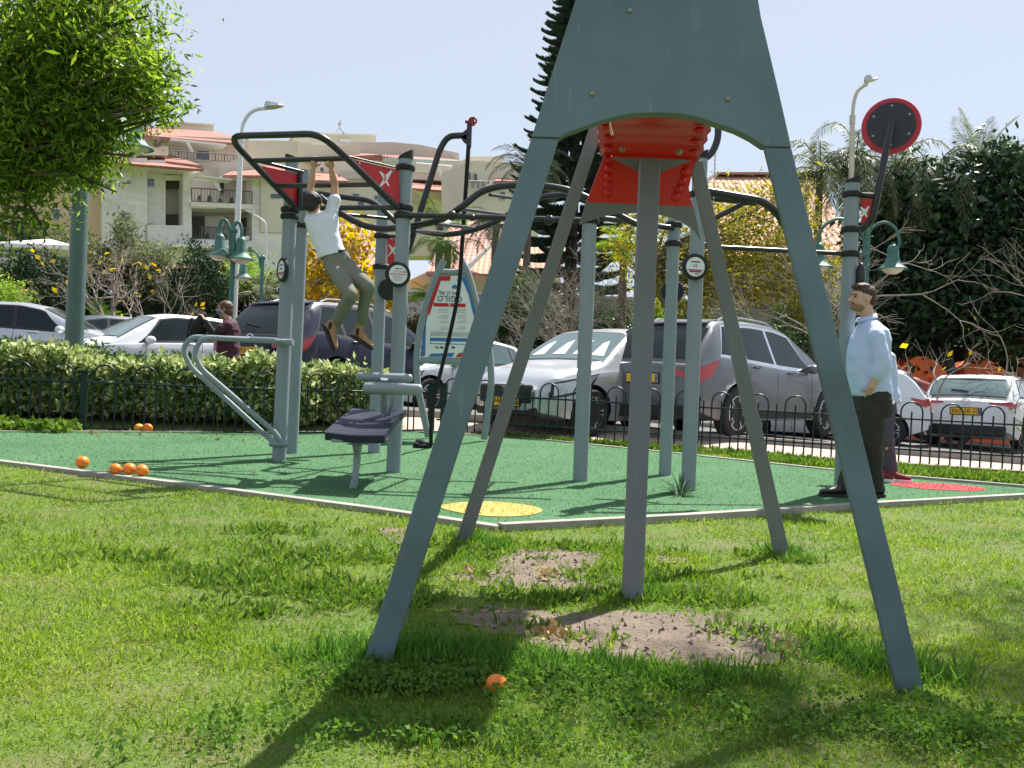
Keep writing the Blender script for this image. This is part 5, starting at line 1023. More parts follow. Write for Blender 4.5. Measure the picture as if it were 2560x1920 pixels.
# ================================================================ lamps
def street_lamp(label, px, base_py, d, top, arm, head, r, mat):
    b = W(px, base_py, d); b.z = gz(b.x, b.y); root = thing('street_lamp', label, 'street lamp', b, group='tall white street lamps'); mb = MB(); T = W(*top, d); mb.tube([b, b+(T-b)*.55, T], [r*1.25, r, r*.75], 12); mb.build('pole', mat, root)
    mb = MB(); mb.tube([T-Vector((0, 0, .1)), T, T+Vector((0, 0, .12))], [r*.9]*3, 12); mb.build('collar', mat, root)
    mb = MB(); mb.tube(spline([T]+[W(*a, d) for a in arm], 6), r*.55, 9); mb.build('arm', mat, root)
    a, b2 = W(*head[0], d), W(*head[1], d); t = (b2-a).normalized(); mb = MB(); n = Vector((0, 1, 0)); u = t.cross(n).normalized(); u = u if u.z > 0 else -u; L = (b2-a).length; wd = .18
    vs = []
    for f, w, h in ((0, .4, .5), (.15, .9, 1), (.4, 1, .8), (.8, .7, .4), (1, .3, .15)): c_ = a.lerp(b2, f); vs += [c_-n*wd*w, c_-n*wd*w*.6+u*.16*h, c_+n*wd*w*.6+u*.16*h, c_+n*wd*w]
    fs = [(0, 1, 2, 3), (16, 17, 18, 19)]
    for i in range(4):
        for k in range(4): fs.append((i*4+k, i*4+(k+1) % 4, i*4+4+(k+1) % 4, i*4+4+k))
    mb.add(vs, fs); mb.build('lamp_head', m_rim, root, False); return root
street_lamp('tall white street lamp curving right, at the left above the green double lamp', 582, 800, 24, (603, 345), [(608, 310), (624, 284), (645, 273), (668, 271)], ((662, 271), (709, 265)), .085, m_wpole)
street_lamp('tall cream street lamp with a curved arm left of the punch disc', 2125, 860, 24, (2131, 300), [(2134, 260), (2142, 232), (2155, 218), (2168, 210)], ((2163, 206), (2195, 198)), .085, M('cream_lamp_paint', (.55, .52, .42), .5))
street_lamp('small distant street lamp leaning left in front of the stone block', 664, 760, 42, (665, 590), [(664, 560), (650, 545), (632, 536)], ((634, 536), (612, 526)), .07, m_wpole)
def bell(mb, c, s, R=None): mb.lathe([(.03*s, .42*s), (.05*s, .36*s), (.10*s, .33*s), (.135*s, .26*s), (.14*s, .05*s), (.16*s, .02*s), (.16*s, -.02*s), (.2*s, -.10*s), (.27*s, -.18*s), (.36*s, -.23*s), (.36*s, -.25*s), (.26*s, -.22*s)], c, R, 26)
def bowl(mb, c, s, R=None): mb.lathe([(.27*s, -.215*s), (.26*s, -.25*s), (.21*s, -.31*s), (.12*s, -.36*s), (0, -.375*s)], c, R, 22)
def bell_lamp(label, px, base_py, d, topy, arms, r, s, top_extra=0, mat=None, cat='lamp post'):
    mat = mat or m_green
    b = W(px, base_py, d); b.z = gz(b.x, b.y); root = thing('lamp_post', label, cat, b, group='green bell lamps'); T = W(px, topy, d); T.x = b.x; mb = MB(); mb.tube([b, b+Vector((0, 0, .5)), T], [r*1.3, r, r*.85], 12); mb.ball(T+Vector((0, 0, .03)), r*1.3, 10, 7); mb.build('pole', mat, root)
    for k, (pts, head) in enumerate(arms):
        mb = MB(); mb.tube(spline([W(*p, d) for p in pts], 6), r*.55, 9); mb.build('arm', mat, root)
        c = W(*head, d); mb = MB(); bell(mb, c, s); h = mb.build('lamp_shade', mat, root); mb = MB(); bowl(mb, c, s); mb.build('lamp_bowl', m_glob, h)
    return root
bell_lamp('green double bell lamp post in front of the stone apartment block', 577, 790, 17, 580, [([(577, 640), (574, 575), (566, 552), (555, 551), (549, 563), (548, 592)], (549, 618)), ([(579, 640), (582, 580), (590, 558), (599, 558), (604, 575), (603, 598)], (603, 626))], .055, .68)
bell_lamp('smaller green single bell lamp post right of the double one', 651, 800, 22, 647, [([(651, 670), (648, 645), (637, 628), (622, 626), (611, 636), (609, 655)], (609, 680))], .05, .62)
bell_lamp('green twin arm bell lamp behind the punch disc post', 2160, 850, 19, 565, [([(2160, 640), (2160, 600), (2140, 563), (2095, 547), (2058, 568), (2047, 600), (2046, 612)], (2046, 644)), ([(2162, 640), (2164, 605), (2178, 572), (2210, 556), (2238, 570), (2248, 600), (2246, 620)], (2232, 648))], .06, .84)
# the thick lamp post of the left with a bell lamp among the leaves
b = W(181, 940, 12.3); b.z = gz(b.x, b.y); root = thing('lamp_post', 'thick grey green lamp post rising out of the hedge into the tree at the left', 'lamp post', b, group='green bell lamps')
mpole = M('grey_green_pole_paint', (.085, .14, .14), .45, 0, .2, 3, .0008, 30); mb = MB(); T = W(208, 340, 12.3); mb.tube([b, b.lerp(T, .5), T], [.122, .112, .1], 28); mb.tube([T, W(232, 80, 12.3)], [.08, .07], 20); mb.tube([T-Vector((0, 0, .04)), T+Vector((0, 0, .04))], .115, 28); mb.build('pole', mpole, root)
mb = MB(); mb.tube(spline([W(222, 160, 12.3), W(240, 110, 12.2), (W(290, 130, 12)), W(325, 200, 11.8), W(339, 290, 11.7)], 6), .035, 10); mb.build('arm', m_green, root); c = W(340, 342, 11.7); mb = MB(); bell(mb, c, .62); h = mb.build('lamp_shade', m_green, root); mb = MB(); bowl(mb, c, .62); mb.build('lamp_bowl', m_glob, h)
# recycling bins
m_obin = M('orange_bin_plastic', (.80, .13, .02), .5, var=.06)
def obin(label, px, py, d, w, h, rz):
    c = W(px, py, d); g_ = gz(c.x, d); root = thing('recycling_bin', label, 'recycling bin', (c.x, d, g_), rz, group='orange recycling bins'); H_ = c.z-g_; mb = MB()
    prof = [(-w/2, 0), (-w/2, H_*.78), (-w/2-.03, H_*.80), (-w*.34, H_*.92), (-w*.12, H_), (w*.12, H_), (w*.34, H_*.92), (w/2+.03, H_*.80), (w/2, H_*.78), (w/2, 0)]
    mb.prism([(x, -.7, z) for x, z in prof], (0, 1.4, 0)); mb.build('bin_body', m_obin, root, False, local=True)
    mb = MB(); mb.box((w*.3, -.76, H_*.7), (.4, .14, .2), ch=.03); mb.build('chute', m_obin, root, local=True)
    mb = MB(); mb.lathe([(.16, 0), (.16, .05), (.1, .09)], (-w*.42, -.62, H_*.84), rot_to((-.4, -1, .5)), 18); mb.build('flap', M('red_bin_flap', (.5, .01, .01), .4), root, local=True)
    mb = MB()
    for dx in (-.05, .07): mb.tube([(dx+.09*math.cos(a), -.02+dx*.3, H_+.13+.13*math.sin(a)) for a in [2*math.pi*k/14 for k in range(14)]], .018, 6, closed=True)
    mb.build('lifting_ring', m_rim, root, local=True); return root
obin('orange recycling bin with a red flap just right of the standing man', 2272, 893, 25, 1.35, 1.5, .1); obin('orange recycling bin directly behind the white estate car', 2434, 903, 26, 1.5, 1.5, -.1)
# ================================================================ trees and shrubs
l_fg = LEAF('bright_compound_leaves', [(.04, .08, .015), (.09, .155, .022), (.16, .25, .035), (.29, .36, .06)], .6, .35)
l_dark = LEAF('glossy_dark_leaves', [(.012, .030, .014), (.02, .048, .02), (.035, .07, .028), (.07, .10, .06)], .15, .3)  # palest leaf tone imitates sky glints, put into the colour
l_pine = LEAF('pine_needles', [(.03, .055, .035), (.045, .08, .05), (.07, .10, .07)], .15, .6)
l_con = LEAF('dark_conifer_leaves', [(.014, .035, .014), (.022, .05, .02), (.03, .065, .025)], .15, .6)
l_yel = LEAF('yellow_autumn_leaves', [(.30, .22, .02), (.48, .34, .02), (.60, .46, .04), (.30, .13, .02)], .4, .5)
l_mim = LEAF('olive_yellow_leaves', [(.10, .13, .025), (.17, .19, .035), (.30, .27, .04), (.50, .38, .02)], .4, .45)
l_olive = LEAF('dusty_olive_leaves', [(.08, .105, .045), (.12, .145, .06), (.19, .20, .08)], .3, .55)
l_var = LEAF('variegated_hedge_leaves', [(.05, .09, .025), (.12, .19, .05), (.27, .33, .11), (.46, .50, .25), (.60, .60, .38)], .35, .35)
l_glos = LEAF('dark_shrub_leaves', [(.03, .07, .02), (.05, .11, .03), (.09, .16, .05)], .25, .35)
l_lime = LEAF('lime_shrub_leaves', [(.14, .24, .03), (.22, .34, .05), (.3, .4, .08)], .4, .4)
l_palm = LEAF('palm_leaflets', [(.06, .12, .025), (.10, .18, .035), (.16, .24, .05)], .35, .35)
l_palmg = LEAF('grey_green_palm_leaflets', [(.08, .11, .065), (.13, .165, .10), (.22, .25, .17)], .3, .4)
l_brown = LEAF('brown_hedge_leaves', [(.05, .05, .025), (.09, .08, .04), (.14, .12, .05)], .2, .6)
def C3(px, py, d): return tuple(W(px, py, d))
def K(**k): return k
# overhanging tree, top left
tree('broadleaf_tree', 'bright green compound leaved tree overhanging the top left corner', (-7.4, 9.2, gz(-7.4, 9.2)), [
    (C3(-200, 60, 9.0), (2.3, 2.0, 2.0), 190, 42, .20, K(shell=.3)), (C3(60, 120, 8.6), (1.15, 1.2, 1.0), 330, 52, .13, K(shell=.1)), (C3(40, 330, 8.4), (.85, .8, .55), 170, 52, .12, K(shell=.1)),
    (C3(240, 140, 8.4), (.55, .65, .58), 120, 46, .11, K(shell=.15)), (C3(360, 205, 8.2), (.34, .4, .27), 44, 44, .09, K(shell=.2)), (C3(215, 320, 8.3), (.34, .5, .26), 42, 44, .09, K(shell=.2)), (C3(410, 260, 8.2), (.14, .2, .12), 9, 30, .08, K(shell=.2)),
    (C3(10, 440, 8.3), (.40, .5, .32), 38, 40, .13, K(shell=.2)), (C3(195, 400, 8.2), (.24, .4, .16), 12, 30, .10, K(shell=.2)), (C3(80, 545, 8.3), (.12, .2, .14), 5, 26, .08, K()), (C3(300, 20, 8.4), (.4, .5, .25), 26, 34, .12, K()), (C3(0, 560, 8.5), (.18, .3, .22), 9, 30, .11, K())],
    l_fg, .080, .27, (0, 0, -.45), m_bark, .17, nlimb=9, trunk_to=(-6.9, 9.1, 2.6))
mb = MB()
for a, b_ in (((-40, 300, 8.6), (430, 215, 8.2)), ((-20, 60, 8.6), (385, 150, 8.2)), ((-40, 420, 8.5), (330, 390, 8.2)), ((0, 400, 8.5), (290, 480, 8.2)), ((60, 200, 8.5), (370, 40, 8.3)), ((-30, 350, 8.4), (120, 590, 8.3))):
    p, q = W(*a), W(*b_); mb.tube(spline([p, p.lerp(q, .35)+Vector((0, .1, .06)), p.lerp(q, .7)+Vector((0, -.05, .05)), q], 5), [.028-.0013*i for i in range(16)], 6)
mb.build('limb', m_dbark, bpy.data.objects['broadleaf_tree'])
# tree outside the picture on the right that shades the lower lawn
tree('broadleaf_tree', 'shade tree standing just outside the right edge, its shadow on the lawn', (7.2, 7.6, 0), [((4.35, 6.2, 7.0), (1.45, 1.0, .7), 110, 42, .2, K()), ((5.9, 7.6, 7.3), (1.3, 1.3, .8), 80, 42, .22, K())], l_fg, .11, .3, (0, 0, -.4), m_bark, .13, nlimb=7, trunk_to=(6.9, 7.4, 4.8))
# norfolk pine
def norfolk(label, px, d, ztop):
    b = W(px, 900, d); b.z = gz(b.x, d); root = thing('norfolk_pine', label, 'pine tree', b); mb = MB(); mb.tube([b, (b.x, b.y, 8), (b.x, b.y, ztop)], [.24, .17, .03], 12); Vs = []; z = 4.0
    while z < ztop-.3:
        R_ = .30+(ztop-z)*.180 if z > 7.2 else 2.0+.06*(z-4); n = 9; a0 = random.uniform(0, 6.28)
        for k in range(n):
            a = a0+k*2*math.pi/n+random.uniform(-.15, .15); L = R_*random.uniform(.85, 1.12); pts = []
            for i in range(9): t = i/8; pts.append(Vector((b.x+math.cos(a)*L*t, b.y+math.sin(a)*L*t, z+L*(.05*t-.26*t*t+.30*t**4))))
            mb.tube(pts, [.03*(1-.8*i/8) for i in range(9)], 4, caps=False); m = int(L*130)
            dirv = Vector((math.cos(a), math.sin(a), 0)); sv = Vector((-math.sin(a), math.cos(a), 0))
            for j in range(m):
                t = .18+.82*j/m; f = t*8; i = min(int(f), 7); p = pts[i].lerp(pts[i+1], f-i)
                for s in (-1, 1, 0):
                    ln = (.34*(1-.55*t))*random.uniform(.7, 1.15)*(1 if s else .8); v = (dirv*.55+sv*s*.8+Vector((0, 0, .75 if s else .9))).normalized()*ln; w = dirv*.028; up = Vector((0, 0, ln*.12)); Vs.append([p-w, p+v*.5-w-up*.4, p+v+up, p+v*.5+w-up*.4])
        z += .40 if z > 7 else .5
    mb.build('trunk', m_dbark, root, 'all'); quads('foliage', np.array([[tuple(q) for q in v] for v in Vs]), l_pine, root)
norfolk('tall dark layered pine rising behind the front steel plate', 1418, 30, 17.0)
# palms
def pm(label, px, py, d, fr, n, mat, **k):
    c = W(px, py, d); g_ = gz(c.x, d); return palm('palm_tree', label, (c.x, d, g_), max(.3, c.z-g_), fr, n, mat, group='palms in the gardens', **k)
pm('palm with yellow green fronds just right of the third grey post', 1100, 560, 28, 1.5, 16, l_palm, droop=.8, elev=(.2, 1.2), leaflet=.42, seed=4)
pm('palm with dark hanging fronds in front of the pink tiled roof', 1120, 615, 27, 1.4, 11, l_palm, droop=1.1, elev=(-.5, .9), leaflet=.4, seed=5)
pm('feathery palm hugging the left side of the tall pine', 1325, 420, 28, 1.6, 18, l_palmg, droop=1.3, elev=(-.2, 1.2), leaflet=.42, seed=8)
pm('small palm between the pine and the tiled roof, low down', 1240, 560, 27, 1.3, 12, l_palmg, droop=1.5, elev=(-.2, .9), leaflet=.35, seed=12)
pm('bright green palm glimpsed between the steel legs', 1560, 625, 24, 1.1, 14, l_lime, droop=.8, elev=(.1, 1.2), leaflet=.45, seed=9)
for i, (px, py, lab) in enumerate(((2050, 430, 'arching feathery palm right beside the grey steel leg'), (2140, 400, 'arching feathery palm directly behind the cream street lamp'), (2235, 440, 'arching feathery palm below the punch disc'), (2330, 470, 'arching feathery palm right of the punch disc, lower than the rest'))):
    pm(lab, px, py, 25, 2.3, 22, l_palmg if i % 2 else l_olive, droop=2.3, elev=(-.1, 1.45), leaflet=.42, seed=20+i)
pm('stiff upright palm rising above the dark tree at the right', 2440, 430, 26, 1.7, 15, l_palmg, droop=.5, elev=(.5, 1.5), leaflet=.5, seed=31)
pm('palm crown cut off by the right edge of the picture', 2575, 440, 26, 1.6, 14, l_palm, droop=.9, elev=(.2, 1.4), leaflet=.45, seed=33)
pm('low grey palm behind the single green bell lamp', 655, 740, 26, 1.7, 14, l_olive, droop=1.3, elev=(.2, 1.3), leaflet=.42, seed=35)
pm('low spiky garden palm in front of the brown hedge', 1075, 745, 25, .75, 14, l_lime, droop=.6, elev=(.1, 1.2), leaflet=.3, seed=37, tr=.06)
pm('ground palm clump left of the pale windscreen car', 250, 815, 24, .8, 12, l_palm, droop=.4, elev=(.5, 1.3), leaflet=.3, seed=39, tr=.05)
def tr_(name, label, px, py, d, crowns, lmat, L, **k):
    b = W(px, py, d); return tree(name, label, (b.x, b.y, gz(b.x, b.y)), [(C3(x, y, d+dd), r, nc, npr, cs, kw) for (x, y, dd, r, nc, npr, cs, kw) in crowns], lmat, L, **k)
# yellow flowering tree centre right
tr_('yellow_tree', 'yellow green flowering tree behind the steel legs and the grey suv', 1850, 860, 22, [(1620, 620, 0, (.9, .8, 1.1), 60, 55, .2, K()), (1800, 560, 0, (1.1, 1.0, .9), 75, 55, .22, K()), (1950, 560, 0, (.9, .9, 1.1), 75, 55, .2, K()), (1870, 680, 0, (1.5, 1.0, .9), 110, 55, .2, K()), (2030, 700, 0, (.7, .7, 1.0), 50, 50, .2, K()), (1700, 730, 0, (1.0, .8, .55), 50, 50, .18, K())], l_mim, .11, asp=.3, bias=(0, 0, -.3), r0=.14, nlimb=6)
# big dark tree right
tr_('evergreen_tree', 'massive dark glossy evergreen tree filling the right side behind the cars', 2400, 900, 25, [(2330, 620, 0, (1.8, 1.4, 1.7), 240, 60, .3, K(shell=.5)), (2480, 560, 0, (1.6, 1.5, 1.7), 170, 60, .3, K(shell=.5)), (2480, 720, 0, (2.0, 1.3, 1.6), 230, 60, .3, K(shell=.4)), (2250, 760, 0, (1.2, 1.2, 1.5), 110, 60, .28, K(shell=.4)), (2600, 650, 0, (1.5, 1.3, 2.2), 120, 60, .3, K(shell=.4))], l_dark, .20, asp=.5, bias=(0, 0, -.2), bark=m_dbark, r0=.25, nlimb=5)
# yellow leaved bush behind the boy
tr_('autumn_tree', 'yellow leaved shrub tree behind the hanging boy', 860, 840, 24, [(850, 630, 0, (1.05, .7, 1.0), 60, 16, .2, K(shell=.1)), (900, 730, 0, (.9, .7, .6), 40, 16, .2, K(shell=.1)), (790, 720, 0, (.5, .6, .8), 30, 14, .18, K(shell=.1))], l_yel, .16, asp=.75, bias=(0, 0, -.3), r0=.07, nlimb=16, bark=m_twig)
twig_tree('bare_tree', 'leafless brown twigs mixed into the yellow shrub behind the boy', (W(870, 840, 24.5).x, 24.5, .45), 5, .05, m_twig, dirs=[(0, 0, 1.3), (.5, 0, 1.2), (-.6, 0, 1.1)], seed=5, spread=.6)
# left side
twig_tree('bare_tree', 'spreading bare grey tree with a few orange leaves behind the left cars', (W(285, 830, 22).x, 22, .6), 6, .075, m_twig, leafmat=l_yel, leafn=90, leafL=.13, dirs=[(.2, 0, 1.0), (-.9, 0, .6), (.9, .2, .5), (-.3, .3, 1.0)], seed=11, spread=.75, length=1.1)
tr_('olive_tree', 'dusty olive green tree in front of the stone block', 330, 800, 27, [(300, 665, 0, (1.2, 1, .5), 50, 50, .2, K()), (385, 670, 0, (.9, .8, .55), 40, 50, .18, K()), (310, 585, 0, (.30, .3, .6), 22, 40, .14, K()), (240, 680, 0, (.7, .7, .7), 40, 50, .2, K()), (400, 715, 0, (.9, .8, .6), 40, 50, .2, K())], l_olive, .13, asp=.3, bias=(0, 0, .3), nlimb=6)
def bushy(label, px, py, d, rx, rz, lmat, L, n, cat='shrub', name='shrub', ry=None, **k):
    c = W(px, py, d); g_ = gz(c.x, d); return tree(name, label, (c.x, d, g_), [(tuple(c), (rx, ry or rx, rz), n, 60, .15, K(shell=.6))], lmat, L, r0=.05, nlimb=4, cat=cat, **k)
bushy('round dark cypress bush left of the thick lamp post', 100, 715, 25, .62, .85, l_con, .10, 90, 'conifer', 'cypress', bias=(0, 0, .8)); bushy('broad dark cypress bush between the bare tree and the lamp post', 502, 715, 25, .72, .95, l_con, .10, 110, 'conifer', 'cypress', bias=(0, 0, .8)); bushy('low dark cypress behind the thick lamp post', 200, 745, 26, .6, .55, l_con, .10, 60, 'conifer', 'cypress', bias=(0, 0, .8))
bushy('lime green shrub at the far left edge behind the silver car', 15, 745, 23, .55, .35, l_lime, .10, 40); bushy('light green shrub behind the green bell lamps', 610, 700, 27, .8, .6, l_lime, .11, 50, bias=(0, 0, .3)); bushy('dark green shrub right of the pale tiled roof', 1320, 760, 24, .6, .6, l_glos, .1, 60)
bushy('dark green garden shrub at the foot of the yellow tree', 2010, 800, 24, .8, .45, l_glos, .1, 60); bushy('lime green sprig shrub under the pine between the steel legs', 1640, 790, 24, .5, .3, l_lime, .1, 30)
bushy('olive shrub left of the tall stone block, behind the parasol', 60, 610, 45, 2.2, 1.0, l_con, .2, 70); bushy('grey green shrub in front of the tan wing', 170, 620, 44, 1.6, 1.1, l_olive, .2, 60)
# bare twig masses
for i, (px, d, z, dirs, sd_, lab, lm, ln) in enumerate(((1400, 22, .35, [(0, 0, 1.2), (.6, 0, .9), (-.5, 0, .9), (.2, .2, 1.1)], 21, 'tangled grey bare tree between the pine and the middle steel leg', None, 0), (1500, 23, .3, [(0, 0, 1.3), (.5, 0, 1.0), (-.4, 0, 1.0)], 27, 'second tangled grey bare tree directly behind the middle steel leg', None, 0), (2085, 20, .1, [(0, 0, 1.5), (.3, 0, 1.3), (-.3, .1, 1.2)], 22, 'bare twiggy tree behind the right grey post', None, 0), (2395, 18.5, -.1, [(.05, 0, 1.3), (.7, 0, .8), (-.6, 0, .9)], 23, 'slim bare sapling with yellow leaves beside the orange bin', l_yel, 40), (2830, 17.5, -.1, [(-.7, 0, 1.3), (-.4, 0, 1.0)], 24, 'pale bare tree reaching in from the right edge', l_yel, 30))):
    x = W(px, 900, d).x; twig_tree('bare_tree', lab, (x, d, z), (6 if i < 2 else 5 if i == 2 else 4 if i == 3 else 5), .06 if i != 3 else .04, m_twig, leafmat=lm, leafn=ln, leafL=.12, dirs=dirs, seed=sd_, spread=.62, length=1.15 if i != 3 else 1.0)
# hedges
def hedge(label, pts, w, h, lmat, L, n, asp=.45, bias=(0, 0, .3), core=None, inner=.35, zfun=None, stem=True):
    A = [Vector((p[0], p[1])) for p in pts]; seg = [(b-a).length for a, b in zip(A[:-1], A[1:])]; T = sum(seg); c0 = A[0]; root = thing('hedge', label, 'hedge', (c0.x, c0.y, gz(c0.x, c0.y)))
    s = RN.random(n)*T; P = np.zeros((n, 3))
    cum = np.cumsum([0]+seg); X = np.interp(s, cum, [p.x for p in A]); Y = np.interp(s, cum, [p.y for p in A])
    # most leaves on the front, top and back skins
    u = RN.random(n); v = RN.random(n); kind = RN.random(n); off = np.where(kind < .40, -.5+.10*u, np.where(kind < .85, u-.5, .5-.08*u)); zz = np.where(kind < .40, v, np.where(kind < .85, 1-.14*v*v, v))
    lump = .11*np.sin(s*2.3)+.09*np.sin(s*5.1+1)+.07*np.sin(s*11+2)+.11*RN.normal(size=n)
    nx = np.interp(s, cum, [(A[min(i+1, len(A)-1)]-A[max(i-1, 0)]).normalized().y for i in range(len(A))]); ny = -np.interp(s, cum, [(A[min(i+1, len(A)-1)]-A[max(i-1, 0)]).normalized().x for i in range(len(A))])
    G = np.array([gz(x, y) for x, y in zip(X[::50], Y[::50])]); G = np.array([gz(x, y) for x, y in zip(X, Y)]) if n < 60000 else np.interp(s, np.linspace(0, T, 60), [gz(np.interp(q, cum, [p.x for p in A]), np.interp(q, cum, [p.y for p in A])) for q in np.linspace(0, T, 60)])
    P[:, 0] = X-nx*off*w*(1+lump); P[:, 1] = Y-ny*off*w*(1+lump); P[:, 2] = G+zz*h*(1+lump*.9)
    quads('foliage', leafverts(P, L, asp, bias), lmat, root)
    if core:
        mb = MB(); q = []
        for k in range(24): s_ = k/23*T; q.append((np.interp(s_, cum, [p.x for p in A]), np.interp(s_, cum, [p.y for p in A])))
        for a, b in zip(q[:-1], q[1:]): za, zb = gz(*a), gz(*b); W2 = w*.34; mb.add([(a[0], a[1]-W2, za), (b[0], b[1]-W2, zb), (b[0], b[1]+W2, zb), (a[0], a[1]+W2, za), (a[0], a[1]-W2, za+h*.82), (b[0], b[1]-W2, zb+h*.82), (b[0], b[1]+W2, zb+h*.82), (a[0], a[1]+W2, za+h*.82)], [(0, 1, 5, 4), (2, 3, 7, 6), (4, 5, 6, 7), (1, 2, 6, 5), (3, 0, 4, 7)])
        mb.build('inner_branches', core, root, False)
    return root
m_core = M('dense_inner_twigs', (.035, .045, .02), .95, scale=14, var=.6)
hedge('broad variegated cream and green hedge behind the left hoop fence', [(-9.5, 11.15), (-5.4, 11.75), (-2.7, 12.55)], 1.2, .62, l_var, .08, 56000, .5, core=m_core)
hedge('low variegated hedge behind the short angled fence run', [(-2.75, 12.6), (-1.75, 13.15)], .75, .60, l_var, .08, 9000, .5, core=m_core)
hedge('darker glossy shrub row between the hedge and the parked cars', [(-9.8, 12.5), (-6, 12.9), (-4.1, 13.2)], .7, .50, l_glos, .08, 13000, .4, core=m_core)
hedge('clipped brown green hedge behind the notice board', [(W(1035, 900, 27).x, 27), (W(1110, 900, 27).x, 27)], .8, 1.9, l_brown, .09, 7000, core=m_core)
hedge('tall dark hedge between the notice board and the tangled bare trees', [(W(1240, 900, 26).x, 26), (W(1520, 900, 26).x, 26)], 1.2, 2.6, l_glos, .11, 15000, core=m_core)
hedge('long low garden hedge behind the yellow tree', [(W(1520, 900, 27).x, 27), (W(2130, 900, 27).x, 27)], 1.0, 2.5, l_glos, .11, 20000, core=m_core)
hedge('dark shaded undergrowth beneath the big evergreen tree', [(W(2120, 900, 28).x, 28), (W(2700, 900, 28).x, 28)], 1.2, 3.4, l_dark, .16, 18000, core=m_core)
hedge('dark garden hedge behind the left parked cars', [(W(-250, 900, 27).x, 27), (W(700, 900, 27).x, 27)], 1.0, 2.6, l_con, .11, 24000, core=m_core)
hedge('garden hedge behind the dark blue suv', [(W(700, 900, 27.5).x, 27.5), (W(1040, 900, 27.5).x, 27.5)], 1.0, 1.8, l_brown, .10, 12000, core=m_core)

gw_ = thing('garden_wall', 'long pale rendered garden wall behind the hedges and cars', 'wall', (W(1000, 900, 33).x, 33, .3)); mb = MB(); a, b = W(990, 900, 33), W(2250, 900, 33); mb.box(((a.x+b.x)/2, 33, 2.1), (b.x-a.x, .25, 3.9)); mb.build('wall', m_shade, gw_, False); mb = MB(); mb.box(((a.x+b.x)/2, 33, 4.1), (b.x-a.x, .4, .12)); mb.build('coping', m_fascia, gw_, False)
# ================================================================ people
m_skin = M('light_skin', (.56, .33, .24), .5, var=.06, scale=12); m_skin2 = M('tanned_boy_skin', (.50, .28, .185), .5, var=.06, scale=12)
m_hairb = M('brown_hair', (.055, .026, .014), .6, scale=60, var=.5, bump=.004, bscale=140); m_hairk = M('near_black_hair', (.014, .010, .009), .6, scale=60, var=.5, bump=.004, bscale=140)
m_hairw = M('chestnut_hair', (.10, .045, .025), .55, scale=60, var=.5, bump=.004, bscale=140)
m_shirt = M('pale_blue_cotton', (.47, .57, .80), .85, var=.04, scale=5, bump=.0008, bscale=300); m_tee = M('white_tee_cotton', (.66, .70, .80), .85, var=.03, bump=.0008, bscale=300)
m_chino = M('dark_olive_twill', (.028, .027, .020), .9, var=.12, bump=.001, bscale=250); m_sage = M('sage_grey_twill', (.17, .18, .145), .9, var=.1, bump=.001, bscale=250); m_jean = M('grey_denim', (.065, .068, .09), .9, var=.15)
m_boot = M('tan_suede', (.36, .20, .09), .85, var=.12, bump=.001, bscale=200); m_sole = M('dark_boot_sole', (.02, .018, .02), .8); m_shoe = M('black_leather_shoe', (.02, .018, .017), .4)
m_coat = M('maroon_coat', (.055, .012, .026), .8, var=.12); m_blackc = M('black_cloth', (.015, .015, .018), .85); m_mask = M('blue_face_mask', (.06, .16, .42), .7); m_eye = M('dark_eye', (.02, .015, .01), .2); m_lip = M('lip_skin', (.36, .12, .10), .5)
m_beard = M('short_beard_skin', (.26, .14, .095), .75, scale=50, var=.3)
CT = bpy.data.textures.new('folds', 'CLOUDS'); CT.noise_scale = .16
CT2 = bpy.data.textures.new('hair_tufts', 'CLOUDS'); CT2.noise_scale = .018
GS = 1.0
def cap(mb, a, b, r0, r1, seg=14):
    r0 *= GS; r1 *= GS
    a, b = Vector(a), Vector(b); L = (b-a).length; R = rot_to(b-a); prof = [(0, -r0)]+[(r0*math.sin(t), -r0*math.cos(t)) for t in (.5, 1.0)]+[(r0, 0), (r1, L)]+[(r1*math.cos(t), L+r1*math.sin(t)) for t in (.5, 1.0)]+[(0, L+r1)]
    mb.lathe(prof, a, R, seg)
def chain_(mb, pts, rs, seg=14):
    for i in range(len(pts)-1): cap(mb, pts[i], pts[i+1], rs[i], rs[i+1], seg)
def loft(mb, secs, seg=24):
    """secs: (center, half width across 'side', half depth along 'fwd', side, fwd)"""
    vs = []
    for c, a, b, s, f in secs:
        a *= GS; b *= GS
        for k in range(seg):
            q = 2*math.pi*k/seg; x, y = math.cos(q), math.sin(q); vs.append(Vector(c)+Vector(s)*a*abs(x)**.85*(1 if x > 0 else -1)+Vector(f)*b*abs(y)**.9*(1 if y > 0 else -1))
    n = len(secs); fs = [tuple(range(seg))[::-1], tuple(range((n-1)*seg, n*seg))]
    for i in range(n-1):
        for k in range(seg): k2 = (k+1) % seg; fs.append((i*seg+k, i*seg+k2, (i+1)*seg+k2, (i+1)*seg+k))
    mb.add(vs, fs)
def fuse(mb, name, mat, parent, vox=.008, sm=4, fold=0., tex=None):
    o = mb.build(name, mat, parent, False); m = o.modifiers.new('r', 'REMESH'); m.mode = 'VOXEL'; m.voxel_size = vox; m.use_smooth_shade = True
    s = o.modifiers.new('s', 'SMOOTH'); s.iterations = sm; s.factor = .6
    if fold: d = o.modifiers.new('d', 'DISPLACE'); d.texture = tex or CT; d.strength = fold; d.mid_level = .5; d.texture_coords = 'LOCAL'
    bpy.context.view_layer.update(); me = evalmesh(o); o.modifiers.clear(); o.data = me; me.polygons.foreach_set('use_smooth', [True]*len(me.polygons))
    if not me.materials: me.materials.append(mat)
    return o
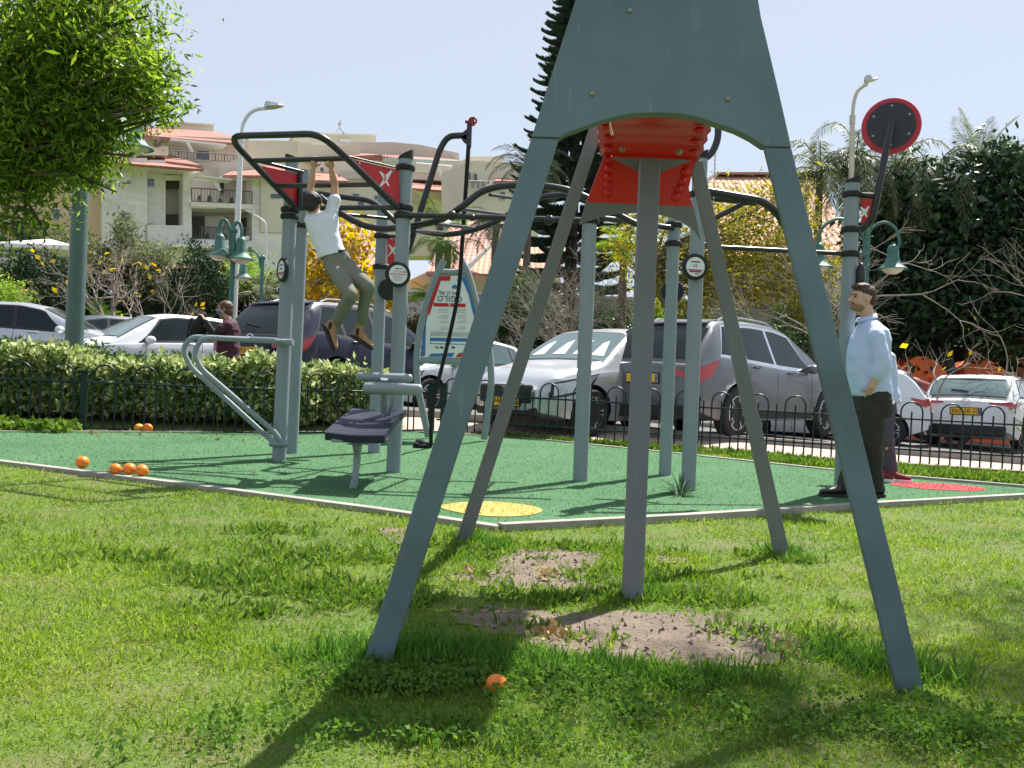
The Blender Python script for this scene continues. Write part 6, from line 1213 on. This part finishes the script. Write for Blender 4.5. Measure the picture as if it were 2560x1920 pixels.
def head(mb, c, f, up, s=1., nose=1.):
    """skull, jaw, nose, ears; c = centre of head, f = facing"""
    f = Vector(f).normalized(); up = Vector(up).normalized(); up = (up-f*up.dot(f)).normalized(); r = f.cross(up).normalized(); R = Matrix((r, f, up)).transposed()
    q = lambda x, y, z: Vector(c)+R@Vector((x*s, y*s, z*s))
    mb.ball(q(0, -.012, .03), (.074*s, .094*s, .083*s), 20, 14, R); mb.ball(q(0, .020, -.03), (.060*s, .068*s, .078*s), 18, 12, R); mb.ball(q(0, .050, -.080), (.034*s, .032*s, .028*s), 14, 10, R)
    cap(mb, q(0, .086, .018), q(0, .108*nose, -.018), .010*s, .015*s); mb.ball(q(0, .084, -.045), (.022*s, .012*s, .008*s), 10, 7, R); mb.ball(q(0, .080, .035), (.05*s, .014*s, .011*s), 12, 7, R)
    for k in (-1, 1): mb.ball(q(k*.076, -.008, -.008), (.011*s, .02*s, .033*s), 10, 8, R); mb.ball(q(k*.040, .052, -.02), (.022*s, .02*s, .022*s), 10, 8, R)
    return q, R
def face(q, R, root, body, s=1., brow=m_hairb):
    mb = MB()
    for k in (-1, 1): mb = MB(); mb.ball(q(k*.030, .082, .012), (.012*s, .007*s, .0065*s), 10, 7, R); mb.build('eye', m_eye, root)
    for k in (-1, 1): mb = MB(); cap(mb, q(k*.016, .094, .030), q(k*.048, .080, .034), .005*s, .004*s, 8); mb.build('eyebrow', brow, root)
    mb = MB(); mb.ball(q(0, .092, -.046), (.023*s, .007*s, .006*s), 10, 6, R); mb.build('lips', m_lip, root)
def hand(mb, wr, d, palm_n, s=1., curl=.6, flip=1, spread=.06):
    """palm and five separate bent fingers; d = along the hand, palm_n = out of the palm"""
    d = Vector(d).normalized(); n = Vector(palm_n); n = (n-d*n.dot(d)).normalized(); r = d.cross(n).normalized()*flip; R = Matrix((r, d, n)).transposed(); wr = Vector(wr)
    mb.ball(wr+d*.045*s, (.040*s, .052*s, .018*s), 14, 9, R)
    for k, (x, L, a) in enumerate(((-.029, .070, 1), (-.010, .078, 1), (.010, .073, 1.05), (.028, .058, 1.1))):
        p = wr+d*.085*s+r*x*s; dd = (d+r*x*spread*25).normalized(); pts = [p-d*.02*s, p]; ang = 0
        for j, fr in enumerate((.45, .32, .23)):
            ang += curl*a*(.75 if j == 0 else 1.); v = dd*math.cos(ang)+n*math.sin(ang); p = p+v*L*s*fr; pts.append(p)
        chain_(mb, pts, [.0095*s, .0092*s, .0085*s, .0078*s, .0065*s], 8)
    p = wr+d*.025*s-r*.036*s; v1 = (d*.6-r*.75+n*.35).normalized(); v2 = (d*.85-r*.1+n*.55).normalized(); v3 = (d*.8+r*.25+n*.5).normalized(); chain_(mb, [p, p+v1*.03*s, p+v1*.03*s+v2*.028*s, p+v1*.03*s+v2*.028*s+v3*.022*s], [.012*s, .011*s, .0095*s, .008*s], 8)
def shoe(mb, heel, toe, up, w, h):
    heel, toe, up = Vector(heel), Vector(toe), Vector(up).normalized(); d = (toe-heel); L = d.length; d.normalize(); up = (up-d*up.dot(d)).normalized(); s = d.cross(up)
    loft(mb, [(heel+d*L*t+up*hh*h*.5, ww*w, hh*h*.5, s, up) for t, ww, hh in ((0, .5, .7), (.04, .72, 1.1), (.2, .82, 1.25), (.42, .86, 1.0), (.6, 1, .72), (.8, .98, .55), (.94, .7, .42), (1, .4, .28))], 18)
def sole(mb, heel, toe, up, w, th):
    heel, toe, up = Vector(heel), Vector(toe), Vector(up).normalized(); d = toe-heel; L = d.length; d.normalize(); up = (up-d*up.dot(d)).normalized(); s = d.cross(up); L_, R_ = [], []
    for t, ww in ((-.02, .35), (0, .68), (.1, .88), (.3, .86), (.45, .84), (.65, 1.06), (.85, 1.0), (.97, .68), (1.02, .3)): L_.append(heel+d*L*t+s*ww*w); R_.append(heel+d*L*t-s*ww*w)
    mb.prism(L_+R_[::-1], -up*th)
X, Y, Z = Vector((1, 0, 0)), Vector((0, 1, 0)), Vector((0, 0, 1))
# ---- the boy hanging from the bar (seen from behind)
D = 7.66; GS = .91
boy = thing('person', 'boy in white tee and sage trousers hanging by both hands from the chin up bar', 'person', W(835, 650, D)); B_ = MB()
hc = W(781, 511, D-.04); q, R = head(B_, hc, (.25, .95, -.12), (.12, .15, 1), .92*GS)
shL, shR = W(779, 534, D+.02), W(836, 520, D+.0); elL, elR = W(776, 470, D+.02), W(837, 463, D+.02); wrL, wrR = W(784, 420, D+.02), W(828, 422, D-.04)
barL, barR = W(787, 398, 7.67), W(826, 397, 7.595)
chain_(B_, [shL, elL, wrL], [.043, .034, .023]); chain_(B_, [elL.lerp(wrL, .05), elL.lerp(wrL, .35), wrL], [.034, .036, .023]); chain_(B_, [shR, elR, wrR], [.043, .034, .023]); chain_(B_, [elR, elR.lerp(wrR, .35), wrR], [.034, .036, .023])
cap(B_, hc-Z*.04, W(800, 548, D), .045, .05)
ch, wa, hp = W(805, 565, D), W(826, 620, D), W(840, 655, D); tor = [(W(806, 536, D), .135, .06, X, Y), (W(806, 556, D), .145, .085, X, Y), (W(812, 585, D), .13, .088, X, Y), (W(825, 620, D), .115, .082, X, Y), (W(838, 648, D), .115, .085, X, Y)]
loft(B_, tor)
knL, knR, anL, anR = W(877, 737, D-.20), W(918, 716, D-.10), W(843, 800, D+.10), W(904, 806, D+.12); hL, hR = W(834, 665, D-.02), W(856, 658, D+.02)
chain_(B_, [hL, knL, anL], [.07, .05, .035]); chain_(B_, [hR, knR, anR], [.07, .05, .035])
hand(B_, wrL-Z*.0, (barL-wrL)+Vector((0, -.01, .008)), (0, 1, 0), .82, .80, 1); hand(B_, wrR, (barR-wrR)+Vector((0, -.01, .008)), (0, 1, 0), .82, .85, -1)
fuse(B_, 'body', m_skin2, boy, .0065, 3)
mb = MB(); mb.ball(q(0, -.020, .034), (.076, .090, .078), 22, 16, R); mb.ball(q(0, -.045, -.015), (.066, .057, .060), 18, 12, R); mb.ball(q(0, .02, .05), (.069, .064, .055), 14, 10, R); fuse(mb, 'hair', m_hairk, boy, .006, 2, .006, CT2); face(q, R, boy, None, .92*GS, m_hairk)
mb = MB(); loft(mb, [(W(795, 530, D), .075, .055, X, Y), (W(806, 538, D), .150, .078, X, Y), (W(804, 552, D), .160, .100, X, Y), (W(808, 580, D), .147, .105, X, Y), (W(818, 608, D), .138, .10, X, Y), (W(828, 632, D), .135, .105, X, Y), (W(831, 640, D), .133, .107, (.97, 0, .26), Y)])
cap(mb, W(785, 545, D), shL.lerp(elL, .28), .062, .055); cap(mb, W(828, 535, D), shR.lerp(elR, .34), .062, .056); fuse(mb, 'tee_shirt', m_tee, boy, .006, 3, .022)
mb = MB(); pts_ = (W(836, 636, D), .118, .096, (.96, 0, .28), Y); loft(mb, [pts_, (W(842, 652, D), .125, .105, (.97, 0, .22), Y), (W(846, 672, D), .125, .105, X, Y)]); kn = [knL, knR]
chain_(mb, [hL, hL.lerp(knL, .55), knL, knL.lerp(anL, .4), anL.lerp(knL, -.06)], [.083, .078, .066, .060, .052]); chain_(mb, [hR, hR.lerp(knR, .55), knR, knR.lerp(anR, .4), anR.lerp(knR, -.06)], [.083, .078, .066, .060, .052]); fuse(mb, 'trousers', m_sage, boy, .007, 3, .035)
mb = MB(); loft(mb, [(W(833, 633, D), .125, .098, (.96, 0, .28), Y), (W(835, 640, D), .126, .100, (.96, 0, .28), Y)]); mb.build('belt', m_blackc, boy, False)
for (an, heel, toe) in ((anL, W(814, 812, D+.11), W(838, 872, D+.02)), (anR, W(882, 836, D+.14), W(930, 868, D+.02))):
    mb = MB(); d_ = (toe-heel); sd_ = d_.cross(Y).normalized(); upv = (an-(heel+toe)/2); shoe(mb, heel+d_*.03, toe, upv, .038, .068); cap(mb, an+(an-(heel+d_*.25)).normalized()*.02, heel+d_*.25+upv.normalized()*.04, .043, .042); bt = fuse(mb, 'boot', m_boot, boy, .006, 3)
    mb = MB(); sole(mb, heel, toe+d_*.02, upv, .041, .025); mb.build('sole', m_sole, bt, False); mb = MB(); p = heel.lerp(toe, .30)+upv.normalized()*.055-Y*.036; mb.ball(p, (.016, .012, .034), 10, 7); mb.build('elastic_gusset', m_sole, bt)
GS = 1.0
# ---- standing man in the pale blue shirt, side on
D = 7.9
man = thing('person', 'bearded man in pale blue shirt and dark olive trousers, hand in pocket, looking left', 'person', ground_pt(2150, 1240)); B_ = MB(); FW = Vector((-1, -.10, 0)).normalized(); SD = Vector((-.10, 1, 0)).normalized()
def L_(p, a, b): return (p, a, b, SD, FW)
hc = W(2156, 748, D); q, R = head(B_, hc, (-1, -.16, .03), (0, 0, 1), 1.04, 1.04)
cap(B_, W(2163, 765, D), W(2172, 808, D), .056, .064)
loft(B_, [L_(W(2176, 812, D), .12, .07), L_(W(2176, 835, D), .18, .10), L_(W(2172, 880, D), .17, .13), L_(W(2172, 940, D), .155, .12), L_(W(2178, 1000, D), .17, .12)])
s_, e_, w_ = W(2190, 842, D-.17), W(2206, 910, D-.22), W(2179, 966, D-.20)
chain_(B_, [s_, e_, w_], [.058, .043, .030]); chain_(B_, [e_, e_.lerp(w_, .35), w_], [.043, .042, .029]); s2, e2, w2 = W(2186, 842, D+.19), W(2196, 910, D+.24), W(2160, 960, D+.2); chain_(B_, [s2, e2, w2], [.058, .043, .03])
hand(B_, w_, W(2168, 1008, D-.10)-w_, (0, 1, 0), 1.0, .25, 1); hand(B_, w2, (-.2, 0, -1), (0, -1, 0), 1.0, .35, -1)
h1, k1, a1 = W(2176, 1020, D-.09), W(2182, 1112, D-.10), W(2190, 1214, D-.02); h2, k2, a2 = W(2172, 1020, D+.09), W(2140, 1120, D-.03), W(2112, 1215, D-.12)
chain_(B_, [h1, k1, a1], [.09, .06, .045]); chain_(B_, [h2, k2, a2], [.09, .06, .045]); fuse(B_, 'body', m_skin, man, .0075, 3)
mb = MB(); mb.ball(q(0, -.022, .052), (.081, .100, .075), 22, 16, R); mb.ball(q(0, -.062, .0), (.073, .054, .066), 18, 12, R); mb.ball(q(0, .045, .098), (.062, .056, .030), 14, 10, R); mb.ball(q(0, .0, .105), (.066, .07, .032), 14, 10, R); fuse(mb, 'hair', m_hairb, man, .006, 2, .008, CT2); face(q, R, man, None, 1.04)
mb = MB(); mb.ball(q(0, .036, -.066), (.062, .066, .044), 16, 10, R); mb.ball(q(0, .085, -.034), (.028, .014, .006), 10, 6, R); fuse(mb, 'beard', m_beard, man, .005, 2)
mb = MB(); loft(mb, [L_(W(2170, 800, D), .078, .075), L_(W(2174, 812, D), .13, .085), L_(W(2178, 826, D), .205, .118), L_(W(2176, 850, D), .215, .150), L_(W(2170, 890, D), .205, .165), L_(W(2171, 930, D), .195, .168), L_(W(2174, 965, D), .20, .168), L_(W(2178, 988, D), .185, .160), L_(W(2196, 1010, D), .17, .11)])
chain_(mb, [s_, e_, e_.lerp(w_, .50)], [.082, .068, .060]); chain_(mb, [s2, e2, e2.lerp(w2, .5)], [.080, .066, .060]); fuse(mb, 'shirt', m_shirt, man, .0085, 3, .03)
mb = MB()
for z_, rr, tl in ((0, .072, .0),): 
    vs = []; n = 26
    for j, (rad, hz) in enumerate(((.080, -.012), (.070, .028), (.078, .030), (.092, -.006))):
        for k in range(n): a = 2*math.pi*k/n; vs.append(W(2168, 798, D)+FW*(rad*math.cos(a)*1.02+.006)+SD*rad*math.sin(a)*.95+Z*(hz-.024*math.cos(a)))
    fs = [(j*n+k, j*n+(k+1) % n, (j+1)*n+(k+1) % n, (j+1)*n+k) for j in range(3) for k in range(n)]; mb.add(vs, fs)
mb.build('collar', m_shirt, man, 'all')
mb = MB(); loft(mb, [L_(W(2176, 965, D), .185, .138), L_(W(2180, 1000, D), .20, .150), L_(W(2180, 1040, D), .18, .14)]); chain_(mb, [h1+Z*-.02, h1.lerp(k1, .5), k1, k1.lerp(a1, .5), a1+Z*.0], [.112, .100, .082, .070, .062]); chain_(mb, [h2, h2.lerp(k2, .5), k2, k2.lerp(a2, .5), a2], [.112, .10, .082, .070, .064]); fuse(mb, 'trousers', m_chino, man, .009, 3, .04)
g1, g2 = ground_pt(2190, 1243).z+.022, ground_pt(2100, 1245).z+.022
for (an, gg) in ((a1, g1), (a2, g2)):
    hl = Vector((an.x+.07, an.y, gg+.025)); to = Vector((an.x-.22, an.y-.03, gg+.025)); mb = MB(); shoe(mb, hl, to, Z, .05, .085); sh = fuse(mb, 'shoe', m_shoe, man, .007, 3); mb = MB(); sole(mb, hl, to, Z, .053, .025); mb.build('sole', m_sole, sh, False)
# ---- second man mostly hidden behind him
gp = ground_pt(2216, 1206); D = gp.y; m2 = thing('person', 'second man in grey jeans and red sneakers, mostly hidden behind the bearded man', 'person', gp); B_ = MB(); gz_ = gp.z+.02
def V2(px, py, dd=0): return W(px+4, py, D+dd)
hc = V2(2158, 828); q, R = head(B_, hc, (-1, .1, 0), (0, 0, 1), 1.0); cap(B_, V2(2168, 845), V2(2190, 880), .054, .06)
loft(B_, [L_(V2(2192, 880), .12, .07), L_(V2(2192, 900), .17, .10), L_(V2(2190, 940), .16, .12), L_(V2(2196, 1010), .16, .12)]); a_, b_2, c_2 = V2(2196, 905, -.16), V2(2206, 965, -.18), V2(2190, 1015, -.18); chain_(B_, [a_, b_2, c_2], [.055, .042, .028]); hand(B_, c_2, (-.3, 0, -1), (0, 1, 0), 1, .4, 1)
a_3, b_3, c_3 = V2(2196, 905, .18), V2(2206, 965, .2), V2(2190, 1015, .2); chain_(B_, [a_3, b_3, c_3], [.055, .042, .028]); hand(B_, c_3, (-.3, 0, -1), (0, -1, 0), 1, .4, -1)
ha, ka, aa = V2(2206, 1020, -.08), V2(2214, 1105, -.1), V2(2226, 1186, -.06); hb, kb_, ab = V2(2200, 1020, .08), V2(2196, 1105, .08), V2(2196, 1185, .02); chain_(B_, [ha, ka, aa], [.09, .06, .042]); chain_(B_, [hb, kb_, ab], [.09, .06, .042]); fuse(B_, 'body', m_skin, m2, .009, 3)
mb = MB(); mb.ball(q(0, -.02, .045), (.083, .1, .08), 20, 14, R); fuse(mb, 'hair', m_hairb, m2, .008, 2, .006, CT2); face(q, R, m2, None)
mb = MB(); loft(mb, [L_(V2(2190, 872), .1, .08), L_(V2(2194, 888), .2, .12), L_(V2(2193, 930), .20, .155), L_(V2(2199, 970), .19, .150), L_(V2(2204, 1006), .19, .16)]); chain_(mb, [a_, b_2, b_2.lerp(c_2, .6)], [.078, .064, .056]); chain_(mb, [a_3, b_3, b_3.lerp(c_3, .6)], [.078, .064, .056]); fuse(mb, 'shirt', m_shirt, m2, .01, 3, .03)
mb = MB(); chain_(mb, [ha, ha.lerp(ka, .5), ka, aa], [.105, .085, .07, .055]); chain_(mb, [hb, hb.lerp(kb_, .5), kb_, ab], [.105, .085, .07, .055]); loft(mb, [L_(V2(2200, 995), .165, .12), L_(V2(2202, 1030), .17, .12)]); fuse(mb, 'trousers', m_jean, m2, .01, 3, .04)
m_redc = M('red_canvas', (.16, .02, .025), .8)
for an in (aa, ab):
    hl = Vector((an.x-.10, an.y+.02, gz_+.03)); to = Vector((an.x+.14, an.y-.14, gz_+.03)) if an is aa else Vector((an.x+.05, an.y-.22, gz_+.03)); mb = MB(); shoe(mb, hl, to, Z, .045, .08); sh = fuse(mb, 'shoe', m_redc, m2, .008, 3); mb = MB(); sole(mb, hl, to, Z, .05, .03); mb.build('sole', m_white, sh, False); mb = MB(); mb.ball(hl.lerp(to, .62)+Z*.035, (.03, .03, .016), 8, 6); mb.build('tongue', m_white, sh)
# ---- woman in the maroon coat beyond the hedge
D = 13.55; gw = Vector((W(570, 900, D).x, D, gz(W(570, 900, D).x, D))); wm = thing('person', 'woman in maroon coat and blue face mask carrying black clothes beside the suv', 'person', gw); B_ = MB()
def V3(px, py, dd=0): return W(px, py, D+dd)
hc = V3(560, 772); q, R = head(B_, hc, (-1, -.25, -.1), (0, 0, 1), 1.0); cap(B_, V3(566, 785), V3(572, 806), .05, .055); FW = Vector((-1, -.2, 0)).normalized(); SD = Vector((-.2, 1, 0)).normalized()
loft(B_, [L_(V3(573, 805), .11, .08), L_(V3(573, 820), .17, .11), L_(V3(570, 860), .15, .12), L_(V3(570, 905), .17, .13)]); s1, e1, w1 = V3(566, 818, -.18), V3(534, 838, -.25), V3(512, 800, -.25); s2, e2, w2 = V3(566, 818, .16), V3(540, 840, .15), V3(508, 806, .05)
chain_(B_, [s1, e1, w1], [.05, .04, .028]); chain_(B_, [s2, e2, w2], [.05, .04, .028]); hand(B_, w1, (-.5, 0, .8), (-.8, 0, -.4), .95, .8, 1); hand(B_, w2, (-1, 0, .2), (0, 0, -1), .95, .8, -1)
fl_ = [V3(560, 930, -.08), V3(566, 930, .1)]; 
for p in fl_: chain_(B_, [p, Vector((p.x, p.y, gw.z+.45)), Vector((p.x, p.y, gw.z+.08))], [.08, .055, .04])
fuse(B_, 'body', m_skin, wm, .009, 3)
mb = MB(); mb.ball(q(0, -.03, .03), (.092, .105, .092), 20, 14, R); mb.ball(q(0, -.055, -.04), (.088, .07, .08), 18, 12, R); fuse(mb, 'hair', m_hairw, wm, .008, 2, .02, CT2); face(q, R, wm, None, 1, m_hairw)
mb = MB(); mb.ball(q(0, .055, -.045), (.058, .055, .045), 16, 10, R); fuse(mb, 'face_mask', m_mask, wm, .006, 2)
mb = MB(); loft(mb, [L_(V3(572, 797), .08, .08), L_(V3(574, 806), .16, .11), L_(V3(574, 825), .215, .15), L_(V3(571, 860), .20, .16), L_(V3(571, 905), .22, .18), L_(V3(570, 940), .23, .19)]); chain_(mb, [V3(568, 816, -.16), e1.lerp(s1, .35)], [.08, .065]); chain_(mb, [V3(568, 816, .16), e2.lerp(s2, .35)], [.08, .065]); fuse(mb, 'coat', m_coat, wm, .01, 3, .05)
mb = MB(); chain_(mb, [s1.lerp(e1, .6), e1, w1.lerp(e1, .1)], [.068, .062, .042]); chain_(mb, [s2.lerp(e2, .6), e2, w2.lerp(e2, .1)], [.066, .06, .042]); fuse(mb, 'sleeves', m_blackc, wm, .01, 2, .03)
mb = MB(); [chain_(mb, [p+Z*.05, Vector((p.x, p.y, gw.z+.45)), Vector((p.x, p.y, gw.z+.1))], [.10, .08, .06]) for p in fl_]; fuse(mb, 'trousers', m_blackc, wm, .012, 2)
for p in fl_: mb = MB(); shoe(mb, (p.x+.06, p.y, gw.z+.02), (p.x-.19, p.y-.03, gw.z+.02), Z, .045, .08); fuse(mb, 'shoe', m_shoe, wm, .009, 2)
mb = MB(); chain_(mb, [V3(508, 790, -.2), V3(495, 812, -.2), V3(484, 838, -.2)], [.055, .10, .085]); chain_(mb, [V3(490, 812, -.1), V3(478, 800, -.1), V3(475, 845, -.1)], [.07, .03, .04]); cap(mb, V3(500, 825, -.15), V3(488, 848, -.15), .09, .05); o = fuse(mb, 'jacket', m_blackc, None, .01, 2, .07); tag(o, 'bundled black jacket held up in the hands of the woman', 'jacket')
